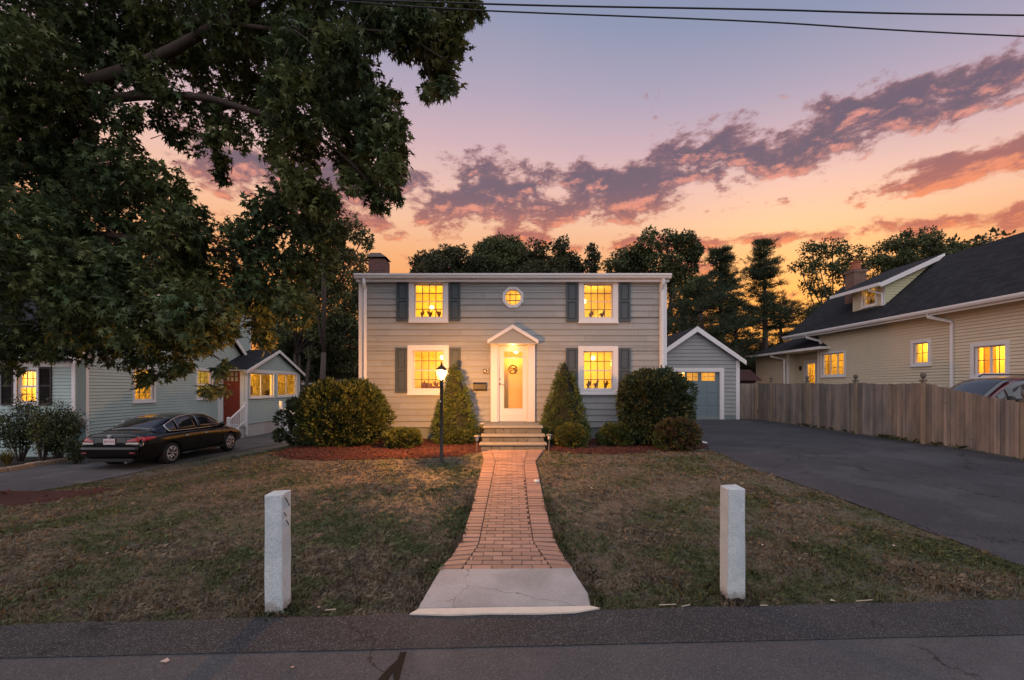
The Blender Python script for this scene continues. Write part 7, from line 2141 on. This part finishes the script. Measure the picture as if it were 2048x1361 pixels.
def walk_mask(x, y):
    ys_ = np.array([p[1] for p in OL]); L_ = np.interp(y, ys_, [p[0] for p in OL]); R_ = np.interp(y, [p[1] for p in OR_], [p[0] for p in OR_])
    inb = (y > 4.5) & (y < 11) & (x > L_ - 0.01) & (x < R_ + 0.01)
    lo_ = np.interp(y, [3.6, 4.55], [-0.79, -0.73]); hi_ = np.interp(y, [3.6, 4.1, 4.55], [0.70, 0.70, 0.60])
    return inb | ((y <= 4.56) & (x > lo_) & (x < hi_))
def lawn_ok(x, y):
    rdl = np.array([rd_left(v_) for v_ in np.linspace(3.6, 14, 80)]); ldr = np.array([ld_right(v_) for v_ in np.linspace(3.6, 22, 80)])
    ok = (x < np.interp(y, np.linspace(3.6, 14, 80), rdl) - 0.01) & (x > np.interp(y, np.linspace(3.6, 22, 80), ldr) + 0.02)
    ok &= y > y_edge(x) + 0.03
    bedL = (x > bl[0][0]) & (x < bl[0][-1]) & (y > np.interp(x, bl[0], bl[1]) - 0.01)
    bedR = (x > brr[0][0]) & (x < brr[0][-1]) & (y > np.interp(x, brr[0], brr[1]) - 0.01)
    mid = (x > -1.0) & (x < 1.2) & (y > 10.7)
    ring = ((x - TX) / 2.9) ** 2 + ((y - TY) / 0.93) ** 2 < 1
    hs = (x > -4.6) & (y > 10.9)
    return ok & ~walk_mask(x, y) & ~bedL & ~bedR & ~mid & ~ring & ~hs
ncl = 88000
u = rng.random(ncl)
ymin, ymax = 3.5, 15.0
yy = ymin * (ymax / ymin) ** u
xx = rng.uniform(-1, 1, ncl) * (yy * 1.16 + 0.6)
thin = np.sin(xx * 1.9 + np.sin(yy * 1.3) * 2) * np.sin(yy * 2.1 + np.cos(xx * 1.1) * 2)
keep = lawn_ok(xx, yy) & (rng.random(ncl) < 0.90 + 0.16 * thin)
xx, yy = xx[keep], yy[keep]
thin = thin[keep]
nb_ = 9
N = len(xx) * nb_
edge_d = np.clip((yy - y_edge(xx)) / 0.5, 0, 1)
Lc = (0.022 + 0.022 * rng.random(len(xx)) + 0.035 * (rng.random(len(xx)) < 0.05)) * (0.8 + 0.3 * thin) * (0.6 + 0.4 * edge_d)
bx_ = np.repeat(xx, nb_) + rng.normal(size=N) * 0.022; by_ = np.repeat(yy, nb_) + rng.normal(size=N) * 0.022
okb = lawn_ok(bx_, by_)
bx_, by_ = bx_[okb], by_[okb]
Lr = (np.repeat(Lc, nb_) * rng.uniform(0.5, 1.3, N))[okb]
N = len(bx_)
az_ = rng.uniform(0, 2 * np.pi, N); lean = rng.uniform(0.2, 1.5, N)
bw = np.clip(0.0012 + 0.00036 * by_, 0.0018, 0.006)
z_ = g(bx_, by_)
side = np.stack([-np.sin(az_), np.cos(az_), np.zeros(N)], -1) * bw[:, None]
fwd = np.stack([np.cos(az_), np.sin(az_), np.zeros(N)], -1)
p0 = np.stack([bx_, by_, z_ - 0.004], -1)
pm2 = p0 + fwd * (Lr * lean * 0.35)[:, None] + np.array([0, 0, 1.0]) * (Lr * 0.75)[:, None]
pt = p0 + fwd * (Lr * lean)[:, None] + np.array([0, 0, 1.0]) * (Lr * (1.15 - 0.35 * lean))[:, None]
Vb = np.stack([p0 - side, p0 + side, pm2 + side * 0.7, pt], 1)
grass = np_mesh('grass_blades', Vb.reshape(-1, 3), 4, LAWN, kind='stuff')
tag(grass, 'short patchy half dry lawn grass', 'grass')
print('blades', N)
# longer tufts along edges and the fence foot
def tufts(name, label, pts_, n, L0, m, seed):
    r = np.random.default_rng(seed); v = []
    for (x, y) in pts_:
        for i in range(n):
            a = r.uniform(0, 6.28); L = L0 * r.uniform(0.4, 1.3); dv = np.array([math.cos(a), math.sin(a)]); pr = np.array([-dv[1], dv[0]]) * 0.004
            p = np.array([x, y]) + r.normal(size=2) * 0.035; z = gz(*p) + 0.015; sp = r.uniform(0.1, 0.9)
            q = p + dv * L * sp
            v += [(*(p - pr), z), (*(p + pr), z), (*(p + dv * L * sp * 0.4 + pr * 0.8), z + L * 0.6), (*q, z + L * (1 - 0.4 * sp)), (*(p + dv * L * sp * 0.4 - pr * 0.8), z + L * 0.6)]
    o = np_mesh(name, np.array(v), 5, m, kind='stuff')
    tag(o, label, 'grass')
rr_ = np.random.default_rng(5)
WEED = leafmat('weed_leaf', (0.085, 0.110, 0.040), (0.130, 0.130, 0.045), 0.2, 0.4, 3)
tufts('weeds', 'green weeds along the foot of the fence', [(FX_ - 0.06 - rr_.random() * 0.05, y_) for y_ in np.concatenate([rr_.normal(c_, 0.45, 9) for c_ in (9.2, 11.6, 12.9, 13.5, 15.4, 16.9)]) if 7.4 < y_ < 20], 6, 0.14, WEED, 6)
tp_ = []
for i in range(90):
    y_ = rr_.uniform(3.75, 7.0)
    tp_.append((cOL(max(y_, WY0)) - 0.04 - 0.05 * rr_.random() - (0.05 if y_ < WY0 else 0), y_))
    tp_.append((cOR(max(y_, WY0)) + 0.04 + 0.05 * rr_.random() + (0.08 if y_ < WY0 else 0), y_))
for i in range(230):
    x_ = rr_.uniform(-4.6, 5.0); y_ = y_edge(x_) + rr_.uniform(0.1, 1.3) ** 1.0
    if bool(lawn_ok(np.array([x_]), np.array([y_]))[0]): tp_.append((x_, y_))
for (pa_, pb_, pyb) in ((527.5, 565, 1231), (1455.5, 1491.5, 1206)):
    dd_ = (CH - 0.02) * F / (pyb - HZ); xa_, xb_ = (pa_ - CX) / F * dd_, (pb_ - CX) / F * dd_; w_ = xb_ - xa_
    for i in range(34):
        t_ = rr_.random()
        tp_.append([(xa_ - 0.02 + (w_ + 0.04) * t_, dd_ - 0.03 - 0.03 * rr_.random()), (xa_ - 0.03, dd_ + w_ * t_), (xb_ + 0.03, dd_ + w_ * t_)][i % 3])
tp_ = [p for p in tp_ if bool(lawn_ok(np.array([p[0]]), np.array([p[1]]))[0])]
tufts('grass_tufts', 'longer uneven grass tufts along the walk and street edge', tp_, 11, 0.060, LAWN, 7)

# ------------------------------------------------------------------ litter on the lawn and walk
LEAFD = mat('dry_leaf', (0.38, 0.27, 0.22), 0.8, 0.2, 20, obj_rand=0.3)
dl = MB().add(OVAL * np.array([1, 1.3, 2.0]) * 0.06, [(0, 1, 2, 3)]).mesh('fallen_leaf', LEAFD)
for (px, py) in ((688, 1008), (270, 1012), (403, 1064), (252, 1112), (635, 1226), (114, 1010), (1113, 972), (1216, 971), (1155, 1054), (1186, 983), (1387, 994), (1345, 995), (1525, 1096), (1680, 1076), (1788, 1098), (1645, 1122), (1660, 1212), (727, 1241), (340, 1330), (585, 1345), (1280, 1232), (218, 1113)):
    x, y = ground_at(px, py)
    z = gz(x, y) + (0.045 if y > y_edge(x) else 0.03)
    o = bpy.data.objects.new('fallen_leaf', dl); COL.objects.link(o)
    o.location = (x, y, z); o.rotation_euler = (random.uniform(-0.3, 0.3), random.uniform(-0.3, 0.3), random.uniform(0, 6.28))
    s_ = random.uniform(0.5, 1.0); o.scale = (s_, s_, s_)
    where = 'on the road asphalt' if y < y_edge(x) + 0.05 else ('on the lawn between the brick walk and the mint house' if x < 0 else 'on the lawn between the brick walk and the wide driveway')
    tag(o, 'pale curled dead leaf lying ' + where, 'leaf', 'fallen leaves')
x, y = ground_at(1073, 969)
rk_ = MB(); rv = random.Random(2)
prof = [(0.001, 0), (0.045, 0.004), (0.055, 0.025), (0.035, 0.05), (0.001, 0.056)]
rk_.lathe(prof, (x, y, gz(x, y) + 0.03), 9)
rk_.v = [(a + rv.uniform(-0.008, 0.008), b, c_ + rv.uniform(-0.006, 0.006)) for a, b, c_ in rk_.v]
tag(rk_.build('white_stone', mat('white_stone', (0.6, 0.52, 0.48), 0.7, 0.1), None, True, loc=(x, y, gz(x, y))), 'small white stone on the edge of the brick walk', 'stone')
# dry straw sticks along the road edge
STK = mat('straw', (0.42, 0.33, 0.25), 0.8, 0.1)
for i, (pa, pb) in enumerate((((1318, 1222), (1352, 1221)), ((1363, 1225), (1380, 1222)), ((1520, 1223), (1535, 1223)), ((1712, 1214), (1745, 1212)), ((650, 1233), (672, 1231)))):
    a_, b_ = ground_at(*pa), ground_at(*pb)
    o = MB().tube([(a_[0], a_[1], gz(*a_) + 0.05), (b_[0], b_[1], gz(*b_) + 0.052)], 0.004, 5).build('straw_stick', STK, loc=(a_[0], a_[1], 0))
    tag(o, 'thin dry straw stick lying along the street edge', 'stick', 'straw sticks')

# ------------------------------------------------------------------ overhead cables
CAB = mat('cable_black', (0.012, 0.012, 0.014), 0.6, 0)
def cable(label, pts_, rad_, name='power_line'):
    P_ = [at(px, py, d) for px, py, d in pts_]
    p, r_ = smooth_pts([(*q, rad_) for q in P_], 8)
    o = MB().tube(p, r_, 6).build(name, CAB, None, True, loc=P_[0])
    tag(o, label, 'cable', 'overhead cables')
cable('thick black overhead cable, higher of the two crossing the sky', [(-1500, -120, 5.8), (200, -22, 5.8), (960, 8, 5.8), (1500, 19, 5.8), (2048, 31, 5.8), (3600, 40, 5.8)], 0.011)
cable('black overhead cable sagging lowest across the sky', [(-1500, -160, 5.5), (200, -40, 5.5), (700, 4, 5.5), (975, 22, 5.5), (1500, 43, 5.5), (2048, 73, 5.5), (3600, 130, 5.5)], 0.009)
print('objects', len(bpy.data.objects), 'tris', sum(len(o.data.polygons) for o in bpy.data.objects if o.type == 'MESH'))
